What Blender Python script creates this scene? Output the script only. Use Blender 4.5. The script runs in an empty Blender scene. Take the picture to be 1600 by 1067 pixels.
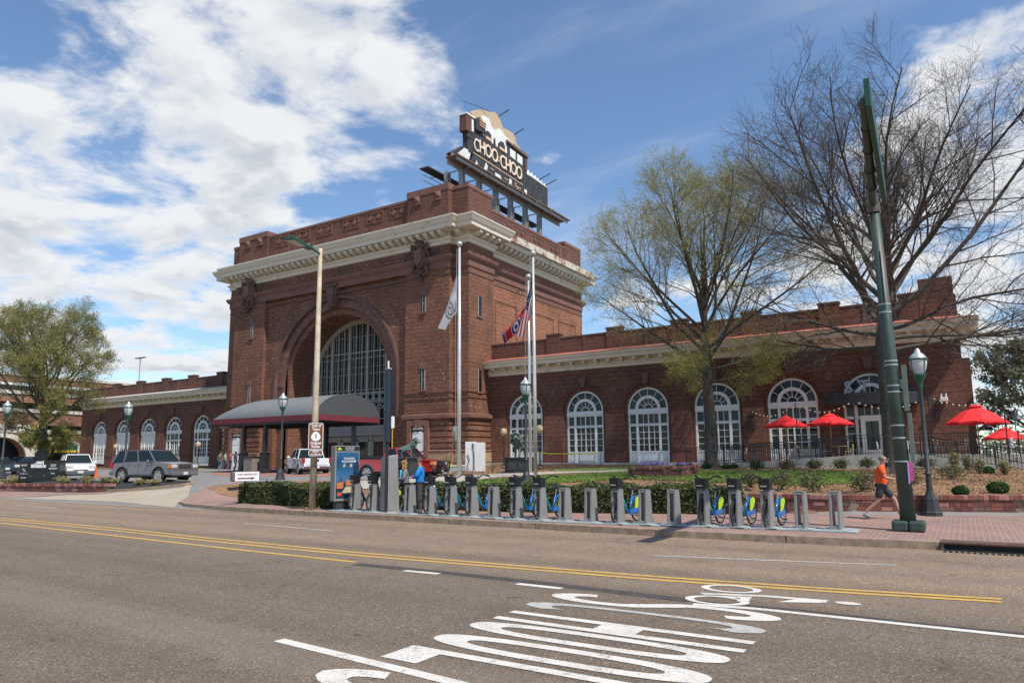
import bpy, bmesh, math, random
import numpy as np
from mathutils import Vector, Matrix
random.seed(4)
C = bpy.context.scene.collection
PI = math.pi
# ---------------------------------------------------------------- camera
F, CX, CY, HC = 1100.0, 800.0, 559.0, 1.92
def _n(v):
    v = np.array(v, float); return v / np.linalg.norm(v)
_up = _n([(740 - CX) / F, (-7200 - CY) / F, 1])
_x = -_n([(-950 - CX) / F, (730.6 - CY) / F, 1]); _x = _n(_x - _up * _x.dot(_up))
_y = np.cross(_up, _x)
RM = np.array([_x, _y, _up])
cam = bpy.data.cameras.new('camera'); co = bpy.data.objects.new('camera', cam); C.objects.link(co)
cam.sensor_width = 36; cam.lens = F * 36 / 1600; cam.shift_y = 25.5 / 1600; cam.clip_start = .1; cam.clip_end = 3000
m = Matrix.Identity(4)
for i in range(3):
    m[i][0] = RM[i][0]; m[i][1] = -RM[i][1]; m[i][2] = -RM[i][2]
m[2][3] = HC
co.matrix_world = m
sc = bpy.context.scene
sc.camera = co
sc.view_settings.view_transform = 'Standard'; sc.view_settings.look = 'None'
sc.view_settings.exposure = 0.08; sc.view_settings.gamma = 1; sc.view_settings.use_curve_mapping = False
sc.cycles.max_bounces = 5; sc.cycles.transparent_max_bounces = 8
# ---------------------------------------------------------------- light
SUN_EL = math.radians(56); SUN_AZ = math.radians(-19)           # azimuth measured from +X towards +Y
sd = Vector((math.cos(SUN_EL) * math.cos(SUN_AZ), math.cos(SUN_EL) * math.sin(SUN_AZ), math.sin(SUN_EL)))
sl = bpy.data.lights.new('sun', 'SUN'); sl.energy = 5.0; sl.angle = math.radians(.5); sl.color = (1, .95, .87)
so = bpy.data.objects.new('sun', sl); C.objects.link(so)
so.rotation_euler = sd.to_track_quat('Z', 'Y').to_euler(); so.location = (0, 0, 60)
def ray(px, py):
    return RM @ np.array([(px - CX) / F, (py - CY) / F, 1.0])
W = bpy.data.worlds.new('World'); sc.world = W; W.use_nodes = True
nt = W.node_tree; nd = nt.nodes; lk = nt.links; nd.clear()
def N(t, **k):
    n = nd.new(t)
    for a, b in k.items():
        if a.startswith('_'): n.inputs[int(a[1:])].default_value = b
        else: setattr(n, a, b)
    return n
def MM(op, a, b=None, c=None, clamp=False):
    n = nd.new('ShaderNodeMath'); n.operation = op; n.use_clamp = clamp
    for i, v in enumerate((a, b, c)):
        if v is None: continue
        if isinstance(v, (int, float)): n.inputs[i].default_value = v
        else: lk.new(v, n.inputs[i])
    return n.outputs[0]
sky = N('ShaderNodeTexSky', sky_type='NISHITA', sun_disc=False, sun_elevation=SUN_EL, sun_rotation=PI / 2 - SUN_AZ,
        air_density=1.0, dust_density=.35, ozone_density=2.2, altitude=200)
geo = N('ShaderNodeTexCoord'); G = geo.outputs['Generated']
sep = N('ShaderNodeSeparateXYZ'); lk.new(G, sep.inputs[0])
zc = MM('MAXIMUM', sep.outputs[2], .03); zc = MM('ADD', zc, .16)
cmb = N('ShaderNodeCombineXYZ')
lk.new(MM('DIVIDE', sep.outputs[0], zc), cmb.inputs[0]); lk.new(MM('DIVIDE', sep.outputs[1], zc), cmb.inputs[1])
def noise(vec, scale, detail, rough, off=(0, 0, 0), dist=0.):
    mp = N('ShaderNodeMapping'); mp.inputs[1].default_value = off; lk.new(vec, mp.inputs[0])
    n = N('ShaderNodeTexNoise'); n.inputs['Scale'].default_value = scale; n.inputs['Detail'].default_value = detail
    n.inputs['Roughness'].default_value = rough; n.inputs['Distortion'].default_value = dist
    lk.new(mp.outputs[0], n.inputs['Vector']); return n.outputs[0]
n1 = noise(cmb.outputs[0], 3.1, 11, .6, (3.1, .7, 0), .25)
n2 = noise(cmb.outputs[0], 3.1, 6, .55, (3.1 + .09, .7 - .05, .0), .25)
blobs = [(330, 60, .26, .42), (140, 230, .22, .38), (480, 130, .16, .3), (640, 160, .10, .36), (560, 190, .10, .26), (695, 200, .06, .2), (240, 330, .16, .26), (130, 430, .15, .26), (380, 290, .06, .16),
         (250, 520, .2, .32), (60, 560, .2, .3), (1500, 260, .14, .34), (1560, 420, .14, .3), (1330, 420, .10, .26), (1540, 40, .05, .22), (1430, 70, .05, .12),
         (980, 480, .12, .16), (1150, 430, .12, .18), (700, 50, .03, .1), (920, 200, .12, .08), (1545, 620, .10, .2), (450, 260, .07, .1),
         (50, 80, .08, -.42), (440, 225, .07, -.45), (570, 265, .09, -.42), (470, 320, .05, -.3), (250, 45, .04, -.12), (850, 90, .22, -.22), (1100, 140, .2, -.28), (300, 215, .03, -.1), (230, 430, .04, -.12), (390, 420, .05, -.2)]
acc = None
for px, py, s, w in blobs:
    d = _n(ray(px, py))
    dp = N('ShaderNodeVectorMath', operation='DISTANCE'); nv = N('ShaderNodeVectorMath', operation='NORMALIZE'); lk.new(G, nv.inputs[0]); lk.new(nv.outputs[0], dp.inputs[0]); dp.inputs[1].default_value = tuple(d)
    q = MM('DIVIDE', dp.outputs['Value'], s); q = MM('MULTIPLY', q, q); q = MM('MULTIPLY', q, -1.0); g = MM('EXPONENT', q)
    acc = MM('MULTIPLY', g, w) if acc is None else MM('MULTIPLY_ADD', g, w, acc)
acc = MM('MINIMUM', acc, .37)
dens = MM('ADD', MM('MULTIPLY', n1, 1.7), acc)
def sstep(v, a, b):
    n = N('ShaderNodeMapRange', interpolation_type='SMOOTHSTEP'); n.inputs[1].default_value = a; n.inputs[2].default_value = b; lk.new(v, n.inputs[0]); return n.outputs[0]
cov = sstep(dens, .98, 1.3)
# thin wisps everywhere
st = N('ShaderNodeMapping'); st.inputs[2].default_value = (0, 0, .7); st.inputs[3].default_value = (.5, 2.4, 1); lk.new(cmb.outputs[0], st.inputs[0])
w1 = noise(st.outputs[0], .9, 9, .62, (7, 2, 0), .4)
wis = MM('MULTIPLY', sstep(w1, .5, .8), .45)
cov = MM('MAXIMUM', cov, wis)
# cloud light: denser parts seen from below are greyer, edges white
shade = sstep(MM('SUBTRACT', n2, n1), -.1, .13)
thick = sstep(dens, 1.05, 1.45)
lum = MM('SUBTRACT', 1.0, MM('MULTIPLY', thick, MM('MULTIPLY_ADD', shade, .34, .06)))
cc = N('ShaderNodeMix', data_type='RGBA'); cc.inputs[6].default_value = (3.9, 4.3, 4.9, 1); cc.inputs[7].default_value = (7.1, 7.2, 7.35, 1); lk.new(MM('MULTIPLY_ADD', lum, 2.4, -1.4, True), cc.inputs[0])
mixs = N('ShaderNodeMix', data_type='RGBA'); lk.new(cov, mixs.inputs[0]); tint = N('ShaderNodeMix', data_type='RGBA', blend_type='MULTIPLY'); tint.inputs[0].default_value = 1; tint.inputs[7].default_value = (1.16, 1.27, 1.34, 1); lk.new(sky.outputs[0], tint.inputs[6]); lk.new(tint.outputs[2], mixs.inputs[6]); lk.new(cc.outputs[2], mixs.inputs[7])
bg = N('ShaderNodeBackground'); bg.inputs[1].default_value = .122; lk.new(mixs.outputs[2], bg.inputs[0])
out = N('ShaderNodeOutputWorld'); lk.new(bg.outputs[0], out.inputs[0])
# ---------------------------------------------------------------- where things stand
_TX = [-60, -50, -42, -36, -30, -27.5, -6, -3, 1.3, 60]; _TY = [19.5, 19.6, 20.6, 20, 19.4, 21.7, 23.4, 23.75, 25.5, 25.5]; _TW = [3, 3, 3, 2.6, 2.6, 2.5, 1.6, .35, .35, .35]
def T(x, y):
    if y < 19: return max(0.0, min(.15, (y - 17.2) * .15 / 1.8))
    yb = float(np.interp(x, _TX, _TY)); w = float(np.interp(x, _TX, _TW))
    if y <= yb: return .15
    a = min(max((x + 46) / 14, 0), 1); k = min((y - yb) / w, 1); k = k * k * (3 - 2 * k) if w > 1 else k
    return .15 + .5 * k + min(max(y - yb - w, 0), 46 - yb - w) * (.013 * (1 - a) + .033 * a)
def P(px, py, z=0.0):                   # point of the level z seen at a spot of the photograph
    v = ray(px, py); t = (z - HC) / v[2]; return (v[0] * t, v[1] * t, z)
def PY(px, py, y):
    v = ray(px, py); t = y / v[1]; return (v[0] * t, y, HC + v[2] * t)
def PX(px, py, x):
    v = ray(px, py); t = x / v[0]; return (x, v[1] * t, HC + v[2] * t)
def PT(px, py):                         # point of the sloping ground
    v = ray(px, py); lo = 3.0
    for k in range(1, 4000):
        t = lo + k * .05
        if HC + v[2] * t <= T(v[0] * t, v[1] * t): break
    return (v[0] * t, v[1] * t, T(v[0] * t, v[1] * t))
# ---------------------------------------------------------------- mesh building
class MB:
    def __init__(s): s.v = []; s.f = []; s.m = []
    def add(s, vs, fs, mi=0):
        b = len(s.v); s.v.extend([tuple(p) for p in vs]); s.f.extend([tuple(b + i for i in f) for f in fs]); s.m.extend([mi] * len(fs)); return s
    def box(s, x0, x1, y0, y1, z0, z1, mi=0):
        return s.add([(x0, y0, z0), (x1, y0, z0), (x1, y1, z0), (x0, y1, z0), (x0, y0, z1), (x1, y0, z1), (x1, y1, z1), (x0, y1, z1)],
                     [(0, 3, 2, 1), (4, 5, 6, 7), (0, 1, 5, 4), (1, 2, 6, 5), (2, 3, 7, 6), (3, 0, 4, 7)], mi)
    def bbox(s, c, d, mi=0):
        return s.box(c[0] - d[0] / 2, c[0] + d[0] / 2, c[1] - d[1] / 2, c[1] + d[1] / 2, c[2] - d[2] / 2, c[2] + d[2] / 2, mi)
    def cyl(s, p0, p1, r0, r1=None, n=8, mi=0, cap=True):
        if r1 is None: r1 = r0
        return s.tube([p0, p1], [r0, r1], n, mi, cap)
    def tube(s, pts, rad, n=6, mi=0, cap=True):
        pts = [Vector(p) for p in pts]
        if not hasattr(rad, '__len__'): rad = [rad] * len(pts)
        b = len(s.v); u = None
        for i, p in enumerate(pts):
            t = (pts[min(i + 1, len(pts) - 1)] - pts[max(i - 1, 0)])
            if t.length < 1e-9: t = Vector((0, 0, 1))
            t.normalize()
            if u is None: u = t.orthogonal().normalized()
            else:
                u = u - t * u.dot(t)
                u = u.normalized() if u.length > 1e-6 else t.orthogonal().normalized()
            w = t.cross(u)
            for k in range(n):
                a = 2 * PI * k / n
                s.v.append(tuple(p + (u * math.cos(a) + w * math.sin(a)) * rad[i]))
        for i in range(len(pts) - 1):
            for k in range(n):
                k2 = (k + 1) % n
                s.f.append((b + i * n + k, b + i * n + k2, b + (i + 1) * n + k2, b + (i + 1) * n + k)); s.m.append(mi)
        if cap and n > 2:
            s.f.append(tuple(b + k for k in range(n - 1, -1, -1))); s.m.append(mi)
            e = b + (len(pts) - 1) * n; s.f.append(tuple(e + k for k in range(n))); s.m.append(mi)
        return s
    def lathe(s, prof, n=16, c=(0, 0, 0), mi=0, sq=0):
        b = len(s.v)
        for r, z in prof:
            for k in range(n):
                a = 2 * PI * (k + .5) / n; s.v.append((c[0] + r * math.cos(a), c[1] + r * math.sin(a), c[2] + z))
        for i in range(len(prof) - 1):
            for k in range(n):
                k2 = (k + 1) % n; s.f.append((b + i * n + k, b + i * n + k2, b + (i + 1) * n + k2, b + (i + 1) * n + k)); s.m.append(mi)
        s.f.append(tuple(b + k for k in range(n - 1, -1, -1))); s.m.append(mi)
        e = b + (len(prof) - 1) * n; s.f.append(tuple(e + k for k in range(n))); s.m.append(mi)
        return s
    def ball(s, c, r, nu=10, nv=6, mi=0, jit=0):
        if not hasattr(r, '__len__'): r = (r, r, r)
        b = len(s.v)
        for j in range(nv + 1):
            th = PI * j / nv
            for k in range(nu):
                a = 2 * PI * k / nu; q = 1 + (random.uniform(-jit, jit) if jit else 0)
                s.v.append((c[0] + r[0] * q * math.sin(th) * math.cos(a), c[1] + r[1] * q * math.sin(th) * math.sin(a), c[2] - r[2] * q * math.cos(th)))
        for j in range(nv):
            for k in range(nu):
                k2 = (k + 1) % nu; s.f.append((b + j * nu + k, b + j * nu + k2, b + (j + 1) * nu + k2, b + (j + 1) * nu + k)); s.m.append(mi)
        return s
    def prism(s, pts, off, mi=0):           # polygon of 3-D points pushed along off
        off = Vector(off); n = len(pts); a = [Vector(p) for p in pts]
        return s.add(a + [p + off for p in a], [tuple(range(n - 1, -1, -1)), tuple(range(n, 2 * n))] + [(i, (i + 1) % n, n + (i + 1) % n, n + i) for i in range(n)], mi)
    def ribbon(s, A, B, mi=0):
        n = len(A); return s.add(list(A) + list(B), [(i, i + 1, n + i + 1, n + i) for i in range(n - 1)], mi)
    def rot(s, ang, c=(0, 0), start=0):
        ca, sa = math.cos(ang), math.sin(ang)
        for i in range(start, len(s.v)):
            x, y, z = s.v[i]; x -= c[0]; y -= c[1]; s.v[i] = (c[0] + x * ca - y * sa, c[1] + x * sa + y * ca, z)
        return s
    def move(s, d, start=0):
        for i in range(start, len(s.v)): s.v[i] = tuple(s.v[i][k] + d[k] for k in range(3))
        return s
def obj(name, mb, mats, parent=None, smooth=False, world=True, bevel=0, kind=None, norm=False):
    me = bpy.data.meshes.new(name)
    vs = mb.v
    o = bpy.data.objects.new(name, me); C.objects.link(o)
    if parent is not None:
        o.parent = parent
        if world:
            root = Vector((0, 0, 0)); q = parent
            while q is not None: root += Vector(q.location); q = q.parent
            vs = [(a - root.x, b - root.y, c - root.z) for a, b, c in vs]
    me.from_pydata(vs, [], mb.f)
    if not isinstance(mats, (list, tuple)): mats = [mats]
    for q in mats: me.materials.append(q)
    if len(mats) > 1: me.polygons.foreach_set('material_index', mb.m)
    if norm:
        bm = bmesh.new(); bm.from_mesh(me); bmesh.ops.remove_doubles(bm, verts=bm.verts, dist=1e-4); bmesh.ops.recalc_face_normals(bm, faces=bm.faces); bm.to_mesh(me); bm.free()
    if smooth:
        me.shade_smooth()
        if smooth != 2:
            try: me.set_sharp_from_angle(angle=math.radians(40))
            except Exception: pass
    if bevel:
        bv = o.modifiers.new('bevel', 'BEVEL'); bv.width = bevel; bv.segments = 2; bv.limit_method = 'ANGLE'; bv.angle_limit = .6
    if kind: o['kind'] = kind
    me.update(); return o
def tag(o, label, cat, group=None, kind=None):
    if label: o['label'] = label
    if cat: o['category'] = cat
    if group: o['group'] = group
    if kind: o['kind'] = kind
    return o
def thing(name, label, cat, loc=(0, 0, 0), rz=0, group=None):
    o = bpy.data.objects.new(name, None); C.objects.link(o); o.location = loc; o.rotation_euler = (0, 0, rz); o.empty_display_size = .1
    return tag(o, label, cat, group)
def dup(root, loc, rz=0, label=None, scale=None):
    def cp(o, par):
        c = o.copy(); C.objects.link(c); c.parent = par
        for ch in o.children: cp(ch, c)
        return c
    r = cp(root, None); r.location = loc; r.rotation_euler = (0, 0, rz)
    if scale: r.scale = (scale,) * 3
    if label: r['label'] = label
    return r
def child(o, par, loc=(0, 0, 0), rot=(0, 0, 0), scale=(1, 1, 1)):      # another piece sharing the mesh of o
    c = o.copy(); C.objects.link(c); c.parent = par; c.location = loc; c.rotation_euler = rot; c.scale = scale; return c
def text(name, s, size, mats, parent, mtx, ext=.01, bold=0, sx=1, align='CENTER', world=False, kind=None):
    cu = bpy.data.curves.new('t', 'FONT'); cu.body = s; cu.size = size; cu.extrude = ext; cu.align_x = align; cu.align_y = 'CENTER'; cu.offset = bold; cu.resolution_u = 3
    to = bpy.data.objects.new('t', cu); C.objects.link(to); bpy.context.view_layer.update()
    me = bpy.data.meshes.new_from_object(to.evaluated_get(bpy.context.evaluated_depsgraph_get()))
    bpy.data.objects.remove(to); bpy.data.curves.remove(cu)
    mtx = mtx @ Matrix.Diagonal((sx, 1, 1, 1))
    me.transform(mtx); me.materials.clear(); me.materials.append(mats)
    o = bpy.data.objects.new(name, me); C.objects.link(o); o.parent = parent
    if kind: o['kind'] = kind
    return o
def frame3(o, xdir, ydir):                 # matrix placing text: local x along xdir, y along ydir
    x = Vector(xdir).normalized(); y = Vector(ydir).normalized(); z = x.cross(y)
    return Matrix(((x.x, y.x, z.x, o[0]), (x.y, y.y, z.y, o[1]), (x.z, y.z, z.z, o[2]), (0, 0, 0, 1)))
# ---------------------------------------------------------------- materials
class Mat:
    def __init__(s, name):
        s.m = bpy.data.materials.new(name); s.m.use_nodes = True; s.t = s.m.node_tree; s.n = s.t.nodes; s.l = s.t.links
        s.b = s.n['Principled BSDF']; s.tc = s.n.new('ShaderNodeTexCoord')
        s.g = s.n.new('ShaderNodeNewGeometry')
    def set(s, **k):
        for a, v in k.items():
            a = {'col': 'Base Color', 'rough': 'Roughness', 'metal': 'Metallic', 'spec': 'Specular IOR Level', 'coat': 'Coat Weight', 'trans': 'Transmission Weight', 'alpha': 'Alpha', 'sub': 'Subsurface Weight'}[a]
            if hasattr(v, 'is_linked') or hasattr(v, 'links'): s.l.new(v, s.b.inputs[a])
            else: s.b.inputs[a].default_value = (*v, 1) if isinstance(v, tuple) and len(v) == 3 else v
        return s
    def noise(s, scale, detail=4, rough=.55, vec=None, out=0, dist=0):
        n = s.n.new('ShaderNodeTexNoise'); n.inputs['Scale'].default_value = scale; n.inputs['Detail'].default_value = detail; n.inputs['Roughness'].default_value = rough; n.inputs['Distortion'].default_value = dist
        s.l.new(vec or s.g.outputs['Position'], n.inputs['Vector']); return n.outputs[out]
    def ramp(s, v, stops):
        n = s.n.new('ShaderNodeValToRGB'); e = n.color_ramp.elements
        while len(e) < len(stops): e.new(.5)
        for i, (p, c) in enumerate(stops):
            e[i].position = p; e[i].color = (*c, 1) if hasattr(c, '__len__') else (c, c, c, 1)
        s.l.new(v, n.inputs[0]); return n.outputs[0]
    def mix(s, f, a, b, mode='MIX'):
        n = s.n.new('ShaderNodeMix'); n.data_type = 'RGBA'; n.blend_type = mode; n.clamp_factor = True
        for i, v in ((0, f), (6, a), (7, b)):
            if hasattr(v, 'links'): s.l.new(v, n.inputs[i])
            else: n.inputs[i].default_value = (*v, 1) if isinstance(v, tuple) and len(v) == 3 else v
        return n.outputs[2]
    def math(s, op, a, b=0.0, clamp=False):
        n = s.n.new('ShaderNodeMath'); n.operation = op; n.use_clamp = clamp
        for i, v in enumerate((a, b)):
            if hasattr(v, 'links'): s.l.new(v, n.inputs[i])
            else: n.inputs[i].default_value = v
        return n.outputs[0]
    def bump(s, h, dist=.02, strength=.6):
        n = s.n.new('ShaderNodeBump'); n.inputs['Strength'].default_value = strength; n.inputs['Distance'].default_value = dist
        s.l.new(h, n.inputs['Height']); s.l.new(n.outputs[0], s.b.inputs['Normal']); return s
def plain(name, col, rough=.6, metal=0, var=.12, scale=3, **k):
    q = Mat(name); q.set(rough=rough, metal=metal, **k)
    if var:
        a = tuple(c * (1 - var) for c in col); b = tuple(min(1, c * (1 + var)) for c in col)
        q.set(col=q.ramp(q.noise(scale, 6, .6), [(.3, a), (.7, b)]))
    else: q.set(col=col)
    return q.m
def brick(name, c1, c2, c3, mortar, bw=.24, bh=.085, spots=.0, vec='xz', dark=.5):
    q = Mat(name); sp = q.n.new('ShaderNodeSeparateXYZ'); q.l.new(q.g.outputs['Position'], sp.inputs[0])
    cb = q.n.new('ShaderNodeCombineXYZ')
    if vec == 'xz':
        q.l.new(q.math('ADD', sp.outputs[0], sp.outputs[1]), cb.inputs[0]); q.l.new(sp.outputs[2], cb.inputs[1])
    else:
        q.l.new(sp.outputs[0], cb.inputs[0]); q.l.new(sp.outputs[1], cb.inputs[1])
    t = q.n.new('ShaderNodeTexBrick'); q.l.new(cb.outputs[0], t.inputs['Vector'])
    t.inputs['Scale'].default_value = 1; t.inputs['Brick Width'].default_value = bw; t.inputs['Row Height'].default_value = bh
    t.inputs['Mortar Size'].default_value = .008 if vec == 'xz' else .006; t.inputs['Mortar Smooth'].default_value = .3; t.inputs['Bias'].default_value = 0
    t.inputs['Color1'].default_value = (*c1, 1); t.inputs['Color2'].default_value = (*c2, 1); t.inputs['Mortar'].default_value = (*mortar, 1)
    wn = q.n.new('ShaderNodeTexWhiteNoise'); wn.noise_dimensions = '2D'
    sn = q.n.new('ShaderNodeVectorMath'); sn.operation = 'SNAP'; sn.inputs[1].default_value = (bw * .5, bh, 1); q.l.new(cb.outputs[0], sn.inputs[0]); q.l.new(sn.outputs[0], wn.inputs['Vector'])
    col = q.mix(q.math('MULTIPLY', q.math('GREATER_THAN', wn.outputs[0], .7), .5), t.outputs[0], c3)
    big = q.ramp(q.noise(.45, 6, .6), [(.3, .72), (.5, 1.0), (.75, 1.18)])
    col = q.mix(1.0, col, big, 'MULTIPLY')
    if vec == 'xz':
        cs = q.math('SINE', q.math('MULTIPLY', sp.outputs[2], 2 * PI / .34)); col = q.mix(q.math('MULTIPLY', q.ramp(cs, [(.55, 0), (.9, 1)]), .38), col, (.05, .03, .025))
    if vec == 'xz' and bw < .3:
        mv = q.n.new('ShaderNodeVectorMath'); mv.operation = 'MULTIPLY'; mv.inputs[1].default_value = (1.1, 1.1, .12); q.l.new(q.g.outputs['Position'], mv.inputs[0])
        sk = q.noise(1.0, 6, .7, vec=mv.outputs[0]); col = q.mix(q.ramp(sk, [(.56, 0), (.75, .55)]), col, (.045, .034, .03)); col = q.mix(q.ramp(sk, [(.25, .3), (.4, 0)]), col, (.32, .2, .15))
    if spots:
        v = q.n.new('ShaderNodeTexVoronoi'); v.inputs['Scale'].default_value = 1.9; q.l.new(q.g.outputs['Position'], v.inputs['Vector'])
        msk = q.math('MULTIPLY', q.math('LESS_THAN', v.outputs['Distance'], .10), q.math('GREATER_THAN', q.noise(.28, 3), .5))
        col = q.mix(q.math('MULTIPLY', msk, spots), col, (.6, .56, .5))
    q.set(col=col, rough=.88, spec=.25)
    q.bump(t.outputs['Fac'], -.012, .5); return q.m
BR = brick('brick_dark', (.3, .125, .068), (.2, .085, .05), (.075, .044, .038), (.15, .1, .082), spots=.75)
BRW = brick('brick_wing', (.215, .088, .052), (.15, .064, .042), (.068, .04, .035), (.14, .09, .075), spots=.2)
BRP = brick('brick_parapet', (.19, .078, .05), (.135, .058, .04), (.068, .04, .035), (.14, .095, .08), spots=.1)
BSTONE = plain('brownstone', (.135, .07, .055), .8, var=.25, scale=1.2)
BSTONE2 = plain('red_terracotta', (.185, .085, .062), .75, var=.22, scale=1.5)
SAND = plain('sandstone', (.33, .2, .12), .85, var=.2, scale=1.5)
def cream():
    q = Mat('cream_cornice_paint'); a = q.noise(1.3, 7, .65)
    q.set(col=q.mix(q.ramp(a, [(.55, 0.), (.72, .7)]), (.66, .575, .45), (.4, .3, .2)), rough=.7); return q.m
CREAM = cream()
def rusty():
    q = Mat('rusting_cream_gutter'); a = q.noise(.8, 8, .7); f = q.n.new('ShaderNodeSeparateXYZ'); q.l.new(q.g.outputs['Position'], f.inputs[0])
    q.set(col=q.mix(q.ramp(a, [(.47, 0.), (.6, 1.)]), (.6, .55, .45), (.24, .09, .035)), rough=.8); return q.m
RUSTY = rusty()
WHITE = plain('white_paint', (.72, .71, .68), .5, var=.06, scale=2)
WHITE2 = plain('aged_window_paint', (.37, .34, .29), .6, var=.1)
def glass(name, col=(.012, .016, .02), rough=.06):
    q = Mat(name); q.set(col=col, rough=rough, spec=.4)
    q.bump(q.noise(1.6, 2), .01, .15); return q.m
def paneglass():
    q = Mat('wing_window_glass'); oi = q.n.new('ShaderNodeObjectInfo'); r = oi.outputs['Random']
    q.set(col=q.ramp(r, [(.0, (.008, .012, .016)), (.6, (.014, .017, .02)), (.85, (.03, .033, .036)), (1, (.06, .06, .058))]), rough=q.ramp(r, [(0, .04), (1, .2)]), spec=.35); q.bump(q.noise(1.2, 3), .03, .3); return q.m
GLASS = glass('dark_window_glass'); GLASSW = paneglass()
CARGL = plain('car_glass', (.012, .018, .018), .08, var=0, spec=.35)
BLACK = plain('black_painted_metal', (.018, .018, .02), .45, var=.1)
IRON = plain('dark_iron', (.03, .031, .03), .5, var=.2)
GREENM = plain('green_painted_metal', (.01, .085, .05), .4, var=.1)
GALV = plain('galvanised_steel', (.42, .43, .42), .4, .3, var=.15, scale=6)
RUSTM = plain('rusty_steel', (.16, .1, .065), .8, var=.4, scale=4)
CONC = plain('pale_concrete', (.4, .37, .32), .9, var=.15, scale=1.5)
CONCD = plain('kerb_concrete', (.28, .2, .135), .9, var=.35, scale=5)
CHROME = plain('chrome', (.6, .6, .6), .18, 1, var=0)
RUBBER = plain('tyre_rubber', (.02, .02, .02), .85, var=0)
RED = plain('red_canvas', (.75, .02, .025), .8, var=.04)
# ---------------------------------------------------------------- ground, road, pavement
def asphalt(name, base, streak=1.0):
    q = Mat(name); sp = q.n.new('ShaderNodeSeparateXYZ'); q.l.new(q.g.outputs['Position'], sp.inputs[0])
    cb = q.n.new('ShaderNodeCombineXYZ'); q.l.new(q.math('MULTIPLY', sp.outputs[0], .05), cb.inputs[0]); q.l.new(sp.outputs[1], cb.inputs[1])
    st = q.noise(.75, 4, .55, vec=cb.outputs[0])
    fine = q.noise(38, 5, .85); mid = q.noise(1.1, 8, .65)
    a = tuple(c * .80 for c in base); b = tuple(c * 1.2 for c in base)
    col = q.mix(q.math('MULTIPLY', 1.0, st), a, b)
    sn = q.n.new('ShaderNodeVectorMath'); sn.operation = 'SNAP'; sn.inputs[1].default_value = (.016, .016, 1); q.l.new(q.g.outputs['Position'], sn.inputs[0]); wn = q.n.new('ShaderNodeTexWhiteNoise'); wn.noise_dimensions = '2D'; q.l.new(sn.outputs[0], wn.inputs['Vector'])
    # worn wheel tracks: paler far lanes
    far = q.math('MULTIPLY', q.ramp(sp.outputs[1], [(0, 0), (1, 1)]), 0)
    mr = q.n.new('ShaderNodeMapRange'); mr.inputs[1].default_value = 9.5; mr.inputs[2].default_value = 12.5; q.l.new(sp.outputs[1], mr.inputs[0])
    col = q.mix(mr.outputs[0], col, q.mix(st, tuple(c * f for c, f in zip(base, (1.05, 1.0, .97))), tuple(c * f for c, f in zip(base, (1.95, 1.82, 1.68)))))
    col = q.mix(q.ramp(fine, [(.38, .8), (.5, .0)]), col, (.03, .027, .025))
    col = q.mix(q.ramp(q.noise(48, 3, .8), [(.57, .0), (.7, .6)]), col, (.42, .38, .33))
    col = q.mix(q.ramp(mid, [(.3, .34), (.52, .0)]), col, tuple(c * .55 for c in base))
    vo = q.n.new('ShaderNodeTexVoronoi'); vo.feature = 'DISTANCE_TO_EDGE'; vo.inputs['Scale'].default_value = .33
    wv = q.n.new('ShaderNodeVectorMath'); wv.operation = 'ADD'; q.l.new(q.g.outputs['Position'], wv.inputs[0])
    nc = q.noise(1.3, 6, .7, out=1); sc_ = q.n.new('ShaderNodeVectorMath'); sc_.operation = 'SCALE'; sc_.inputs['Scale'].default_value = 1.1; q.l.new(nc, sc_.inputs[0]); q.l.new(sc_.outputs[0], wv.inputs[1]); q.l.new(wv.outputs[0], vo.inputs['Vector'])
    crack = q.math('MULTIPLY', q.math('LESS_THAN', vo.outputs['Distance'], .0028), q.ramp(q.noise(.23, 3), [(.5, 0), (.57, .6)]))
    col = q.mix(1.0, col, q.ramp(wn.outputs[0], [(0, .5), (.25, .85), (.8, 1.05), (.97, 1.5), (1, 2.3)]), 'MULTIPLY')
    tk = q.math('SINE', q.math('MULTIPLY', sp.outputs[1], 3.4)); col = q.mix(q.math('MULTIPLY', q.ramp(tk, [(.3, 0), (1, 1)]), .22), col, tuple(c * .6 for c in base))
    pa = q.ramp(q.noise(.35, 5, .55, vec=cb.outputs[0]), [(.5, 0), (.56, .22)]); col = q.mix(pa, col, tuple(c * 1.5 for c in base))
    oil = q.ramp(q.noise(2.3, 4, .6), [(.66, 0), (.74, .6)]); col = q.mix(oil, col, (.03, .026, .022))
    if streak: col = q.mix(crack, col, (.03, .026, .023))
    q.set(col=col, rough=.9, spec=.25); q.bump(fine, .008, .8); return q.m
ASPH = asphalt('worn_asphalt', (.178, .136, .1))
DRIVE = plain('drive_asphalt', (.2, .19, .18), .9, var=.15, scale=1.5)
APRON = plain('drive_concrete', (.36, .3, .22), .9, var=.12, scale=1.2)
def mulchm(name, a, b, scale=9):
    q = Mat(name); n = q.noise(scale, 8, .75, dist=.6); f = q.noise(.5, 5)
    q.set(col=q.mix(q.ramp(f, [(.35, .0), (.7, .45)]), q.ramp(n, [(.3, a), (.65, b)]), tuple(c * .5 for c in a)), rough=.95); q.bump(n, .06, 1); return q.m
MULCH = mulchm('pine_straw_mulch', (.16, .08, .038), (.42, .25, .13)); BMULCH = mulchm('black_mulch', (.01, .01, .01), (.05, .045, .04))
def lawnm():
    q = Mat('lawn_grass'); n = q.noise(7, 8, .7); f = q.noise(.6, 5, .6)
    q.set(col=q.mix(q.ramp(f, [(.4, 0), (.65, .75)]), q.ramp(n, [(.3, (.045, .085, .013)), (.7, (.12, .19, .03))]), q.ramp(n, [(.3, (.12, .15, .03)), (.7, (.23, .27, .07))])), rough=.9); q.bump(n, .05, 1); return q.m
LAWN = lawnm()
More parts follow.
